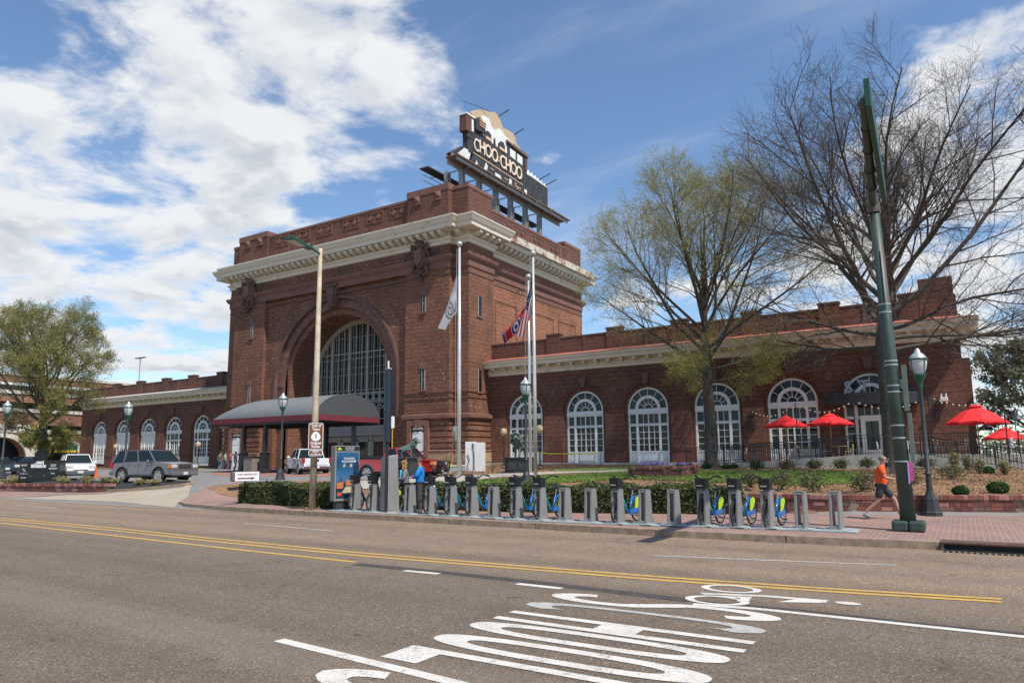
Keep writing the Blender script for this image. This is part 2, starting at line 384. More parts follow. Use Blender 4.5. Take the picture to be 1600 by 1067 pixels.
def pavers():
    q = Mat('brick_pavers'); t = q.n.new('ShaderNodeTexBrick'); sp = q.n.new('ShaderNodeMapping'); q.l.new(q.g.outputs['Position'], sp.inputs[0])
    sp.inputs[2].default_value = (0, 0, math.radians(90)); q.l.new(sp.outputs[0], t.inputs['Vector'])
    t.inputs['Scale'].default_value = 1; t.inputs['Brick Width'].default_value = .22; t.inputs['Row Height'].default_value = .11; t.inputs['Mortar Size'].default_value = .005; t.inputs['Bias'].default_value = .1
    t.inputs['Color1'].default_value = (.3, .17, .13, 1); t.inputs['Color2'].default_value = (.235, .145, .12, 1); t.inputs['Mortar'].default_value = (.36, .3, .25, 1)
    col = q.mix(1.0, t.outputs[0], q.ramp(q.noise(.8, 7, .65), [(.3, (.8, .84, .88)), (.7, (1.2, 1.12, 1.05))]), 'MULTIPLY')
    col = q.mix(q.ramp(q.noise(5, 8, .7), [(.55, 0), (.75, .5)]), col, (.36, .3, .25))
    q.set(col=col, rough=.9); q.bump(t.outputs['Fac'], -.01, .5); return q.m
PAVE = pavers()
road = MB(); road.add([(-900, -300, 0), (900, -300, 0), (900, 17.25, 0), (-900, 17.25, 0)], [(0, 1, 2, 3)])
road = obj('road', road, ASPH, kind='structure')
gm = MB(); xs = [-900, -300, -150, -80] + list(range(-60, 14)) + [30, 100, 300, 900]; ys = [17.25, 18, 19] + [19.5 + .4 * i for i in range(22)] + [29, 32, 36, 40, 44, 46, 60, 120, 400, 1500]
gm.v = [(x, y, T(x, y) - (.0 if y > 17.3 else 0)) for y in ys for x in xs]; nx = len(xs)
gm.f = [(j * nx + i, j * nx + i + 1, (j + 1) * nx + i + 1, (j + 1) * nx + i) for j in range(len(ys) - 1) for i in range(nx - 1)]; gm.m = [0] * len(gm.f)
ground = obj('ground', gm, DRIVE, kind='structure')
def drape(name, pts, dz, mat, zf=None, kind='structure', step=.5):
    bm = bmesh.new(); bm.faces.new([bm.verts.new((p[0], p[1], 0)) for p in pts])
    x0, x1 = min(p[0] for p in pts), max(p[0] for p in pts); y0, y1 = min(p[1] for p in pts), max(p[1] for p in pts)
    cuts = [((x, 0, 0), (1, 0, 0)) for x in np.arange(math.floor(x0), x1, 1)] + [((0, y, 0), (0, 1, 0)) for y in sorted(list(np.arange(math.floor(y0), y1, step)) + [19, 24, 46]) if y0 < y < y1]
    for c, n in cuts: bmesh.ops.bisect_plane(bm, geom=bm.verts[:] + bm.edges[:] + bm.faces[:], plane_co=c, plane_no=n)
    for v in bm.verts: v.co.z = (zf(v.co.x, v.co.y) if zf else T(v.co.x, v.co.y)) + dz
    bmesh.ops.recalc_face_normals(bm, faces=bm.faces)
    if sum(f.normal.z for f in bm.faces) < 0: bmesh.ops.reverse_faces(bm, faces=bm.faces)
    me = bpy.data.meshes.new(name); bm.to_mesh(me); bm.free(); me.materials.append(mat)
    o = bpy.data.objects.new(name, me); C.objects.link(o); o['kind'] = kind; return o
KP = [(-34.9, 23.2), (-32.6, 21.4), (-30.2, 19.7), (-28.7, 18.35), (-27.2, 17.65), (-25, 17.35), (-22, 17.15), (-17, 17.0), (-13, 16.9), (-10, 16.85), (-6.5, 16.7), (-3.5, 16.8), (-.55, 17.1)]
KP2 = [(2.1, 17.3), (6, 17.5), (40, 18.6)]
fullk = KP + KP2
side = fullk + [(40, 25.3), (1.3, 25.3), (-3, 23.6), (-6, 23.3), (-27.6, 21.6), (-29.6, 22.3), (-32, 24.2), (-34.6, 25.6)]
drape('sidewalk', side, .156, PAVE, zf=lambda x, y: 0 if y < 24 else T(x, y) - .15)
kerb = thing('kerb', None, None); kerb['kind'] = 'structure'
def kerbrun(pts, seg=2.6, par=kerb, z1=.165, w=.17, z0=-.02, zf=None):
    L = []; 
    for a, b in zip(pts[:-1], pts[1:]):
        a = Vector(a); b = Vector(b); n = max(1, round((b - a).length / seg))
        for i in range(n): L.append((a.lerp(b, i / n), a.lerp(b, (i + 1) / n)))
    for a, b in L:
        d = (b - a).normalized(); nn = Vector((-d.y, d.x)); a2 = a + d * .006; b2 = b - d * .006
        za, zb = (zf(*a), zf(*b)) if zf else (0, 0)
        mb = MB(); mb.prism([(a2.x, a2.y, z0 + za), (b2.x, b2.y, z0 + zb), (b2.x, b2.y, z1 + zb), (a2.x, a2.y, z1 + za)], (nn.x * w, nn.y * w, 0))
        obj('kerb_stone', mb, CONCD, par, bevel=.02)
kerbrun(KP[1:]); kerbrun(KP2)
# storm drain
sd_ = thing('storm_drain', 'rusty iron storm drain inlet set into the kerb beside the green pole', 'drain', (.8, 17.1, 0))
mb = MB(); mb.box(-.55, 2.1, 17.0, 17.5, .13, .172); obj('drain_hood', mb, plain('drain_rust', (.1, .05, .035), .8, var=.3), sd_, bevel=.008)
mb = MB(); mb.box(-.55, -.49, 17.02, 17.4, -.01, .128); mb.box(2.04, 2.1, 17.02, 17.4, -.01, .128); obj('drain_side', mb, RUSTM, sd_)
mb = MB(); mb.box(-.48, 2.03, 17.35, 17.42, -.01, .128); obj('drain_throat', mb, BLACK, sd_)
for i in range(26):
    g = MB(); g.box(-.5 + i * .1, -.45 + i * .1, 16.72, 16.98, .002, .018); obj('grate_bar', g, IRON, sd_)
# driveway apron and kerbs
ap = [P(0, 778), P(60, 781), P(180, 786), (-27.3, 17.28, 0), (-28.8, 18.4, 0), (-30.3, 19.8, 0), (-32.7, 21.5, 0), (-35, 23.3, 0), (-37, 25, 0), PT(300, 757), PT(285, 762), PT(255, 765), PT(190, 768), PT(120, 773), PT(60, 777)]
drape('driveway_apron', [(x, max(y, 17.26)) for x, y, z in ap], .012, APRON)
drape('brick_crossing', [PT(*p) for p in ((330, 742), (520, 745), (520, 738), (330, 738))], .01, plain('brick_crossing', (.3, .14, .1), .9, var=.15))
# left verge: pavement, planted island
drape('left_sidewalk', [PT(*p) for p in ((-120, 779), (0, 777.5), (60, 776), (120, 772.5), (185, 768.6), (195, 766), (160, 764), (-120, 764))], .016, PAVE)
LI = [(-140, 766), (168, 768.5), (196, 768), (240, 764), (290, 759), (303, 757), (301, 755), (262, 753), (150, 751), (60, 750), (-140, 751)]
drape('island_mulch', [PT(*p) for p in LI], .03, BMULCH)
drape('left_mulch_bed', [PT(*p) for p in ((-140, 765), (35, 763), (45, 751), (-20, 749), (-140, 749))], .05, MULCH)
kl = [Vector(PT(*p)[:2]) for p in ((166, 769), (196, 768.5), (240, 764.5), (290, 759.5), (303, 757.5), (301, 754.8), (262, 752.5))]
kb2 = thing('kerb', None, None); kb2['kind'] = 'structure'; kerbrun([tuple(p) for p in kl], 1.8, kb2, .15, .14, -.05, zf=lambda x, y: T(x, y))
# mulch and lawn
MB_ = [(330, 767), (385, 757), (480, 750), (560, 748), (640, 744), (690, 739), (760, 733), (1030, 733), (1160, 737), (1330, 733), (1520, 733), (1700, 735), (1800, 760)]
bed = [(-27.4, 21.62), (-6, 23.35), (-3, 23.65), (1.3, 25.35), (12, 25.6), (14, 42)] + [PT(*p)[:2] for p in ((1600, 733), (1500, 732), (1330, 733))] + [(-12, 43.4), (-24, 46.4), (-30.6, 46.4)] + [PT(*p)[:2] for p in ((700, 741), (650, 748), (560, 751), (480, 752), (386, 758))] + [(-32.2, 24.4), (-29.8, 22.6)]
drape('mulch_bed', bed, .03, MULCH)
lawn = [(662, 766), (745, 753), (800, 749), (860, 745), (960, 740.5), (1030, 738), (1160, 737.5), (1300, 738), (1340, 741), (1352, 748), (1330, 757), (1250, 760), (1190, 757), (1120, 756), (1060, 753), (985, 750), (930, 753), (870, 756), (770, 760)]
drape('lawn', [PT(*p) for p in lawn], .055, LAWN)
drape('lawn', [PT(*p) for p in ((860, 733.5), (1020, 729.5), (1030, 733), (985, 735.5), (870, 738))], .06, LAWN)
drape('lawn', [(-64.5, 46.6), (-64.8, 48), (-100, 48), (-100, 45.5), (-66, 45.2)], .05, LAWN)
drape('path', [PT(*p) for p in ((560, 753), (650, 748.5), (760, 742), (880, 737.3), (1030, 734.3), (1030, 736.3), (880, 740.5), (775, 747), (720, 755), (650, 762), (560, 766))], .058, CONC)
drape('plaza', [(-66, 44.4), (-31.2, 44.4), (-30, 41.5), (-36, 39), (-48, 41.3), (-66, 42.2)], .05, CONC)
drape('sidewalk', [PT(*p) for p in ((281, 787), (290, 778), (303, 771), (322, 763), (340, 773), (375, 779), (400, 778), (400, 786))], .03, PAVE)
drape('mulch_bed', [PT(*p) for p in ((322, 763), (345, 758.5), (395, 756), (400, 778), (375, 779), (340, 773))], .04, MULCH)
# ---------------------------------------------------------------- road paint
def paintm(name, col, wear):
    q = Mat(name); n = q.noise(9, 9, .75); k = q.noise(45, 3, .7)
    c = q.mix(q.ramp(n, [(.62 - wear * .1, 0.), (.72 - wear * .05, .8)]), col, (.17, .14, .115))
    c = q.mix(q.ramp(k, [(.34, .5), (.46, 0)]), c, (.2, .17, .14)); c = q.mix(q.ramp(q.noise(1.7, 6, .7), [(.45, 0), (.7, .35)]), c, (.25, .21, .17)); vo = q.n.new('ShaderNodeTexVoronoi'); vo.feature = 'DISTANCE_TO_EDGE'; vo.inputs['Scale'].default_value = 1.6
    ad = q.n.new('ShaderNodeVectorMath'); ad.operation = 'ADD'; q.l.new(q.g.outputs['Position'], ad.inputs[0]); q.l.new(q.noise(3, 5, .7, out=1), ad.inputs[1]); q.l.new(ad.outputs[0], vo.inputs['Vector'])
    c = q.mix(q.math('MULTIPLY', q.math('LESS_THAN', vo.outputs['Distance'], .012), q.ramp(q.noise(.9, 3), [(.45, 0), (.52, .75)])), c, (.1, .085, .07))
    q.set(col=c, rough=.8); q.bump(k, .004, .5); return q.m
PW = paintm('white_road_paint', (.64, .6, .54), .5); PWW = paintm('worn_white_paint', (.45, .43, .4), 1.3); PYL = paintm('yellow_road_paint', (.58, .34, .06), .9)
def stripe(name, pts, w, mat, z=.006):
    A, B = [], []
    for i, p in enumerate(pts):
        a = Vector(pts[max(i - 1, 0)][:2]); b = Vector(pts[min(i + 1, len(pts) - 1)][:2]); d = (b - a).normalized(); n = Vector((-d.y, d.x)) * w / 2
        A.append((p[0] - n.x, p[1] - n.y, z)); B.append((p[0] + n.x, p[1] + n.y, z))
    o = obj(name, MB().ribbon(A, B), mat, road); return o
def pl(*pp): return [P(*p) for p in pp]
stripe('yellow_line', pl((0, 809), (180, 825), (330, 841), (555, 863), (800, 883), (1040, 902), (1300, 920), (1565, 936)), .13, PYL)
stripe('yellow_line', pl((0, 812), (180, 829), (330, 845.5), (555, 867.5), (800, 887.5), (1040, 907), (1300, 924.5), (1565, 940.5)), .13, PYL)
stripe('yellow_line', pl((0, 817), (180, 837), (330, 854), (420, 864), (555, 878)), .13, PYL)
stripe('lane_line', pl((632, 891.5), (686, 896.5)), .15, PW); stripe('lane_line', pl((808, 912), (878, 919.5)), .15, PW)
stripe('lane_line', pl((1083, 944), (1180, 951), (1400, 974), (1600, 995), (1900, 1025)), .13, PW)
stripe('lane_line', pl((436, 1000), (720, 1069), (950, 1125)), .14, PW)
stripe('lane_line', pl((20, 788), (90, 794.5)), .1, PWW); stripe('lane_line', pl((384, 817.5), (520, 829.5)), .1, PWW); stripe('lane_line', pl((1020, 868), (1140, 873), (1400, 883)), .1, PWW)
DARKT = plain('tar_seal', (.055, .047, .042), .85, var=.35, scale=6)
stripe('tar_strip', pl((555, 881), (700, 895), (850, 911), (1000, 929), (1080, 938)), .26, DARKT, .003)
stripe('tar_strip', pl((1080, 938), (1250, 953), (1450, 975), (1600, 990)), .1, DARKT, .003)
# lettering: letters lie on their side for drivers going right; written far to near S C H O O L
def ltr(name, fn, mat=PW, z=.007):
    mb = MB(); fn(mb); mb.v = [(x, y, z) for x, y, _ in mb.v]; return obj(name, mb, mat, road)
LX0, LX1 = -5.15, -2.2                  # base and top of the letters along the road
def U(u, v, yb, h=.58, x0=None, x1=None):       # u across the letter 0..1 (reading from far to near), v height 0..1
    x0 = LX0 if x0 is None else x0; x1 = LX1 if x1 is None else x1
    sh = (9 - yb) * .0
    return (x0 + (x1 - x0) * v + sh, yb - u * h, 0)
def arcband(mb, cu, cv, ru, rv, tu, tv, a0, a1, yb, n=20, **k):
    A, B = [], []
    for i in range(n + 1):
        a = math.radians(a0 + (a1 - a0) * i / n)
        A.append(U(cu + ru * math.cos(a), cv + rv * math.sin(a), yb, **k)); B.append(U(cu + (ru - tu) * math.cos(a), cv + (rv - tv) * math.sin(a), yb, **k))
    mb.ribbon(A, B)
def bar(mb, u0, u1, v0, v1, yb, **k):
    mb.add([U(u0, v0, yb, **k), U(u1, v0, yb, **k), U(u1, v1, yb, **k), U(u0, v1, yb, **k)], [(0, 1, 2, 3)])
def gS(yb, **k):
    def fn(mb):
        pts = []
        for a in range(-20, -271, -15): pts.append((.5 + .39 * math.cos(math.radians(a)), .25 + .22 * math.sin(math.radians(a))))
        pts = []
        for i in range(13): a = math.radians(200 + i * 200 / 12); pts.append((.5 + .38 * math.cos(a), .26 + .215 * math.sin(a)))
        for i in range(1, 9):
            t = i / 9; pts.append((pts[12][0] * 0 + .5 + .38 * math.cos(math.radians(40)) * (1 - t) ** 1.0 + (.5 + .38 * math.cos(math.radians(220)) - .5) * t, .26 + .215 * math.sin(math.radians(40)) + (.74 - .215 * .64 - .26 - .215 * .64) * t))
        for i in range(13): a = math.radians(220 - i * 200 / 12); pts.append((.5 + .38 * math.cos(a), .74 + .215 * math.sin(a)))
        A, B = [], []
        for i, (u, v) in enumerate(pts):
            a = Vector(pts[max(i - 1, 0)]); b = Vector(pts[min(i + 1, len(pts) - 1)]); d = b - a; n = Vector((-d.y, d.x * .22)); n.normalize()
            A.append(U(u + n.x * .14, v + n.y * .062, yb, **k)); B.append(U(u - n.x * .14, v - n.y * .062, yb, **k))
        mb.ribbon(A, B)
    return fn
def gO(yb, **k):
    def fn(mb):
        A, B = [], []
        for i in range(49):
            a = 2 * PI * i / 48; ca, sa = math.cos(a), math.sin(a)
            f = lambda ru, rv: U(.5 + ru * math.copysign(abs(ca) ** .75, ca), .5 + rv * math.copysign(abs(sa) ** .75, sa), yb, **k)
            A.append(f(.5, .5)); B.append(f(.245, .36))
        mb.ribbon(A, B)
    return fn
def gC(yb, **k):
    def fn(mb):
        A, B = [], []
        for i in range(33):
            a = math.radians(48 + 264 * i / 32); ca, sa = math.cos(a), math.sin(a)
            f = lambda ru, rv: U(.5 + ru * math.copysign(abs(ca) ** .75, ca), .5 + rv * math.copysign(abs(sa) ** .75, sa), yb, **k)
            A.append(f(.5, .5)); B.append(f(.28, .38))
        mb.ribbon(A, B)
    return fn
kS = dict(h=.58, x0=-5.03, x1=-2.02)
ltr('letter', gS(9.3, **kS)); ltr('letter', gC(8.58, h=.54, x0=-5.05, x1=-2.0), PWW)
def gH(mb): k = dict(h=.5, x0=-4.97, x1=-1.99); bar(mb, 0, .27, 0, 1, 7.84, **k); bar(mb, .73, 1, 0, 1, 7.84, **k); bar(mb, .272, .728, .43, .6, 7.84, **k)
ltr('letter', gH)
ltr('letter', gO(7.27, h=.55, x0=-5.02, x1=-2.03)); ltr('letter', gO(6.6, h=.56, x0=-5.01, x1=-2.0))
def gL(mb): k = dict(h=.5, x0=-4.98, x1=-1.98); bar(mb, 0, .27, 0, 1, 5.9, **k); bar(mb, .272, 1, 0, .15, 5.9, **k)
ltr('letter', gL); ltr('letter', gS(5.07, h=.62, x0=-5.07, x1=-2.0))
# rider symbol of the cycle lane
def ring(cx, cy, rx, ry, tx, ty):
    def fn(mb):
        A = [(cx + rx * math.cos(2 * PI * i / 32), cy + ry * math.sin(2 * PI * i / 32), 0) for i in range(33)]; B = [(cx + (rx - tx) * math.cos(2 * PI * i / 32), cy + (ry - ty) * math.sin(2 * PI * i / 32), 0) for i in range(33)]; mb.ribbon(A, B)
    return fn
def quadp(*pp):
    q = [P(*p) for p in pp]; return lambda mb: mb.add(q, [tuple(range(len(q)))])
for (px, py, a, b) in ((1142, 920, 52, 6), (1120, 938, 56, 7)):
    c = P(px, py); l = P(px - a, py - 1); r = P(px + a, py + 1.5); t_ = P(px, py - b); bo = P(px, py + b)
    ltr('wheel_mark', ring(c[0], c[1], (r[0] - l[0]) / 2, (t_[1] - bo[1]) / 2, .12, .075))
ltr('rider_mark', quadp((1092, 926), (1200, 930.5), (1295, 938), (1290, 942), (1215, 941), (1240, 936.5), (1190, 932.5), (1100, 929)))
ltr('rider_mark', quadp((1100, 930.5), (1175, 933), (1170, 940), (1150, 940), (1158, 935), (1102, 932)), z=.009)
hd = P(1325, 943); ltr('rider_mark', lambda mb: mb.add([(hd[0] + .13 * math.cos(a) * 1.25, hd[1] + .1 * math.sin(a), 0) for a in [i * PI / 8 for i in range(16)]], [tuple(range(16))]), z=.009)
# ---------------------------------------------------------------- brick building helpers
def wall_arch(mb, x0, x1, z0, z1, y, ops, depth, mi=0, n=16):
    """wall in the plane y with round-headed openings (cx, half width, bottom, spring); reveals run back by depth"""
    cur = x0
    for cx, r, zb, zs in sorted(ops):
        mb.add([(cur, y, z0), (cx - r, y, z0), (cx - r, y, z1), (cur, y, z1)], [(0, 1, 2, 3)], mi)
        if zb > z0: mb.add([(cx - r, y, z0), (cx + r, y, z0), (cx + r, y, zb), (cx - r, y, zb)], [(0, 1, 2, 3)], mi)
        arc = [(cx - r * math.cos(PI * i / n), zs + r * math.sin(PI * i / n)) for i in range(n + 1)]
        mb.ribbon([(a, y, b) for a, b in arc], [(a, y, z1) for a, b in arc], mi)
        edge = [(cx - r, zb)] + arc + [(cx + r, zb)]
        mb.ribbon([(a, y + depth, b) for a, b in edge], [(a, y, b) for a, b in edge], mi)
        cur = cx + r
    mb.add([(cur, y, z0), (x1, y, z0), (x1, y, z1), (cur, y, z1)], [(0, 1, 2, 3)], mi)
def archband(mb, cx, zs, r0, r1, y0, y1, zb=None, mi=0, n=28):
    """solid round band between radii r0<r1 from y0 (front) to y1, with legs down to zb"""
    P0 = [(cx - r0 * math.cos(PI * i / n), zs + r0 * math.sin(PI * i / n)) for i in range(n + 1)]
    P1 = [(cx - r1 * math.cos(PI * i / n), zs + r1 * math.sin(PI * i / n)) for i in range(n + 1)]
    if zb is not None: P0 = [(cx - r0, zb)] + P0 + [(cx + r0, zb)]; P1 = [(cx - r1, zb)] + P1 + [(cx + r1, zb)]
    mb.ribbon([(a, y0, b) for a, b in P0], [(a, y0, b) for a, b in P1], mi)
    mb.ribbon([(a, y1, b) for a, b in P0], [(a, y0, b) for a, b in P0], mi)
    mb.ribbon([(a, y0, b) for a, b in P1], [(a, y1, b) for a, b in P1], mi)
def sweep(mb, path, prof, mi=0):
    """profile (outward, z) swept round a plan path, mitred; outward is to the right of the travel direction"""
    n = len(path); rows = []
    for i, p in enumerate(path):
        p = Vector(p); a = Vector(path[max(i - 1, 0)]); b = Vector(path[min(i + 1, n - 1)])
        d0 = (p - a).normalized() if i else (b - p).normalized(); d1 = (b - p).normalized() if i < n - 1 else d0
        n0 = Vector((d0.y, -d0.x)); n1 = Vector((d1.y, -d1.x)); k = (n0 + n1) / (1 + n0.dot(n1))
        rows.append([(p.x + k.x * o, p.y + k.y * o, z) for o, z in prof])
    for i in range(n - 1):
        for j in range(len(prof) - 1):
            mb.add([rows[i][j], rows[i + 1][j], rows[i + 1][j + 1], rows[i][j + 1]], [(0, 1, 2, 3)], mi)
    for r in (rows[0], rows[-1]): mb.add(r, [tuple(range(len(r)))], mi)
YT, XC = 45.0, -48.5
XL, XR, XPL, XPR = -64.0, -33.05, -62.45, -34.6        # outer corners, pier corners
YF = YT + .55                                           # corner set back
YB = 67.6; XS = -33.85; YS = 49.2                       # side wall behind the corner pier
ZG = .85
hall = thing('station_hall', 'tall dark red brick station hall with one huge arched window and cream cornice', 'building', (XC, YT, ZG))
plan = [(-64.0, 60), (XL, YF), (XPL, YF), (XPL, YT), (XPR, YT), (XPR, YF), (XR, YF), (XR, YS), (XS, YS), (XS, YB), (-60, YB)]
def wallstrip(mb, pts, z0, z1, skip=()):
    for i in range(len(pts) - 1):
        if i in skip: continue
        a, b = pts[i], pts[i + 1]; mb.add([(a[0], a[1], z0), (b[0], b[1], z0), (b[0], b[1], z1), (a[0], a[1], z1)], [(0, 1, 2, 3)])
mb = MB(); wallstrip(mb, plan, ZG - .5, 21.5, skip=(3,))
PI0, PI1 = -57.75, -39.3                                # inner edges of the front piers
YP = YT + .35
for a, b in ((XPL, PI0), (PI1, XPR)):
    mb.add([(a, YT, ZG - .5), (b, YT, ZG - .5), (b, YT, 17.9), (a, YT, 17.9)], [(0, 1, 2, 3)])
mb.add([(PI0, YT, ZG - .5), (PI0, YP, ZG - .5), (PI0, YP, 17.9), (PI0, YT, 17.9)], [(0, 1, 2, 3)]); mb.add([(PI1, YP, ZG - .5), (PI1, YT, ZG - .5), (PI1, YT, 17.9), (PI1, YP, 17.9)], [(0, 1, 2, 3)])
mb.add([(XPL, YT, 17.9), (XPR, YT, 17.9), (XPR, YT, 21.5), (XPL, YT, 21.5)], [(0, 1, 2, 3)])
ZS = 8.85
wall_arch(mb, PI0, PI1, ZG - .5, 17.9, YP, [(XC + .2, 8.0, ZG - .5, ZS)], .5)
mb.box(PI0 + .02, XC + .2 - 6.7, YP + .5, YP + 3.6, ZG - .5, 17.8); mb.box(XC + .2 + 6.7, PI1 - .02, YP + .5, YP + 3.6, ZG - .5, 17.8)
obj('wall', mb, BR, hall)
# second facing of the side wall, sunlight put into its lighter brick colour
BRS = brick('brick_side_sunlit', (.42, .165, .085), (.28, .105, .06), (.12, .06, .042), (.28, .17, .12), spots=.1)
mb = MB(); mb.box(XS - .05, XS + .006, YS + .02, YB + .006, ZG, 17.0); obj('sunlit_side_facing', mb, BRS, hall)
for (y0, y1) in ((50.6, 54.2), (55.2, 61.2), (62.2, 66)):
    mb = MB()
    for a, b, c, d in ((y0, y1, 15.6, 15.75), (y0, y0 + .12, 9, 15.6), (y1 - .12, y1, 9, 15.6)): mb.box(XS + .007, XS + .05, a, b, c, d)
    obj('wall_panel_border', mb, BR, hall)
# arch rings
cxa = XC + .2
mb = MB(); archband(mb, cxa, ZS, 7.85, 8.12, YP - .12, YP + .4, 5.4); obj('arch_moulding', mb, BSTONE, hall)
mb = MB(); archband(mb, cxa, ZS, 7.0, 7.85, YP + .28, YP + .6, 5.4); obj('arch_band', mb, BSTONE, hall)
mb = MB(); archband(mb, cxa, ZS, 6.42, 7.0, YP + .5, YP + 3.55, ZG - .5); obj('arch_soffit', mb, BR, hall)
mb = MB(); archband(mb, cxa, ZS, 9.45, 9.57, YP - .03, YP + .02, None); obj('relieving_arch', mb, BR, hall)
# voussoirs of the big arch, picked out one by one
for i in range(33):
    a = PI * (i + .5) / 33; w = PI / 33 * 7.3 * .5 - .015
    v = MB(); v.box(-w, w, -.06, 0, 7.05, 7.8)
    o = obj('voussoir', v, BSTONE if i % 3 else BSTONE2, hall, world=False) if i == 0 else child(first, hall)
    if i == 0: first = o
    o.location = (cxa - XC, YP + .275 - YT, ZS - ZG); o.rotation_euler = (0, a - PI / 2, 0)
mb = MB()
mb.prism([(cxa - .45, YT - .1, 15.9), (cxa + .45, YT - .1, 15.9), (cxa + .75, YT - .1, 17.95), (cxa - .75, YT - .1, 17.95)], (0, .8, 0))
mb.prism([(cxa - .3, YT - .25, 16.1), (cxa + .3, YT - .25, 16.1), (cxa + .45, YT - .25, 17.7), (cxa - .45, YT - .25, 17.7)], (0, .15, 0)); mb.box(cxa - .85, cxa + .85, YT - .3, YT + .5, 17.75, 18.0)
obj('keystone', mb, BSTONE, hall, bevel=.02)
# belts, mouldings, frieze, cornice
out3 = [(XL, 60), (XL, YF), (XPL, YF), (XPL, YT), (XPR, YT), (XPR, YF), (XR, YF), (XR, YS), (XS, YS), (XS, YB), (-60, YB)]
outL = [(XL, 60), (XL, YF), (XPL, YF), (XPL, YT), (PI0 + .02, YT)]; outR = [(PI1 - .02, YT), (XPR, YT), (XPR, YF), (XR, YF), (XR, YS), (XS, YS), (XS, 52)]
for o_ in (outL, outR):
    mb = MB(); sweep(mb, o_, [(0, 5.02), (.28, 5.1), (.34, 5.15), (.34, 5.42), (.12, 5.5), (0, 5.52)]); obj('belt_course', mb, BSTONE2, hall)
    mb = MB(); sweep(mb, o_, [(0, 2.38), (.22, 2.4), (.26, 2.5), (.1, 2.6), (0, 2.62)]); obj('plinth_ledge', mb, BSTONE2, hall)
    mb = MB(); sweep(mb, o_, [(.16, ZG - .3), (.16, 1.6), (.2, 1.62), (.2, 2.38), (0, 2.4)]); obj('plinth', mb, SAND, hall)
    for k in range(5):
        z = 2.72 + k * .47; mb = MB(); sweep(mb, o_, [(0, z), (.1, z), (.1, z + .36), (0, z + .36)]); obj('rusticated_course', mb, BR, hall)
    for z in (6.75, 7.2): 
        mb = MB(); sweep(mb, o_, [(0, z), (.07, z), (.07, z + .09), (0, z + .1)]); obj('string_course', mb, BR, hall)
mb = MB(); sweep(mb, out3, [(0, 17.0), (.05, 17.02), (.05, 17.1), (0, 17.12)]); obj('string_course', mb, BSTONE, hall)
mb = MB(); sweep(mb, out3, [(0, 17.55), (.08, 17.6), (.08, 18.1), (.2, 18.2), (.3, 18.35), (.36, 18.5), (.36, 18.6), (0, 18.72)]); obj('architrave', mb, BSTONE2, hall)
mb = MB(); sweep(mb, out3, [(0, 19.55), (.12, 19.6), (.12, 19.85), (.25, 19.95), (.3, 20.05), (.3, 20.12), (.12, 20.14), (.12, 20.55), (1.05, 20.58), (1.1, 20.62), (1.1, 20.95), (1.2, 21.0), (1.35, 21.3), (1.42, 21.42), (1.42, 21.52), (-.4, 21.62)]); obj('cornice', mb, CREAM, hall)
# modillions
mo = MB(); mo.box(-.17, .17, -.86, 0, .16, .36); mo.box(-.17, .17, -.72, 0, .05, .16); mo.box(-.17, .17, -.5, 0, -.03, .05)
first = None
def mods(a, b, nrm, n):
    global first
    for i in range(n):
        t = (i + .5) / n; x = a[0] + (b[0] - a[0]) * t; y = a[1] + (b[1] - a[1]) * t
        if first is None: first = obj('modillion', mo, CREAM, hall, world=False); o = first
        else: o = child(first, hall)
        o.location = (x + nrm[0] * .12 - XC, y + nrm[1] * .12 - YT, 20.18 - ZG); o.rotation_euler = (0, 0, math.atan2(nrm[0], -nrm[1]))
mods((XPL, YT), (XPR, YT), (0, -1), 36); mods((XR - 1.2, YF), (XR, YF), (0, -1), 1); mods((XL, YF), (XL + 1.2, YF), (0, -1), 1)
mods((XR, YF), (XR, YS), (1, 0), 4); mods((XS, YS + .7), (XS, YB), (1, 0), 22)
# rusted gutter behind on the side
mb = MB(); sweep(mb, [(XS, YS + 1.4), (XS, YB)], [(1.38, 21.0), (1.46, 21.02), (1.5, 21.62), (.05, 21.75), (0, 21.6)]); obj('gutter', mb, RUSTY, hall)
# parapet
def para(mb, x0, x1, y0, y1, z0, z1, cap=.22):
    mb.box(x0, x1, y0, y1, z0, z1 - cap, 0); mb.box(x0 - .05, x1 + .05, y0 - .05, y1 + .05, z1 - cap, z1, 1)
mb = MB()
para(mb, -57.9, -39.3, YT + .35, YT + .9, 21.5, 24.45); para(mb, -62.3, -57.9, YT + .05, YT + 1.1, 21.5, 24.92, .55); para(mb, -39.3, -34.8, YT + .05, YT + 1.1, 21.5, 24.92, .55)
para(mb, XL + .1, -62.3, YF + .05, 49, 21.5, 24.3); para(mb, -34.8, XR - .1, YF + .05, YS, 21.5, 24.7, .3)
para(mb, XS - .8, XS - .06, YS, 63.9, 21.5, 23.95); para(mb, XS - .9, XS - .02, 63.9, YB, 21.5, 24.55, .3); para(mb, -62, XS - 1, YB - .8, YB, 21.5, 23.9); para(mb, XL + .2, XL + .9, 49, YB, 21.5, 23.9)
obj('parapet', mb, [BRP, BSTONE2], hall)
mb = MB(); mb.box(XL + 1, XS - .9, YT + 1, YB - .5, 21.4, 21.7); obj('roof', mb, plain('roof_felt', (.06, .06, .06), .9), hall)
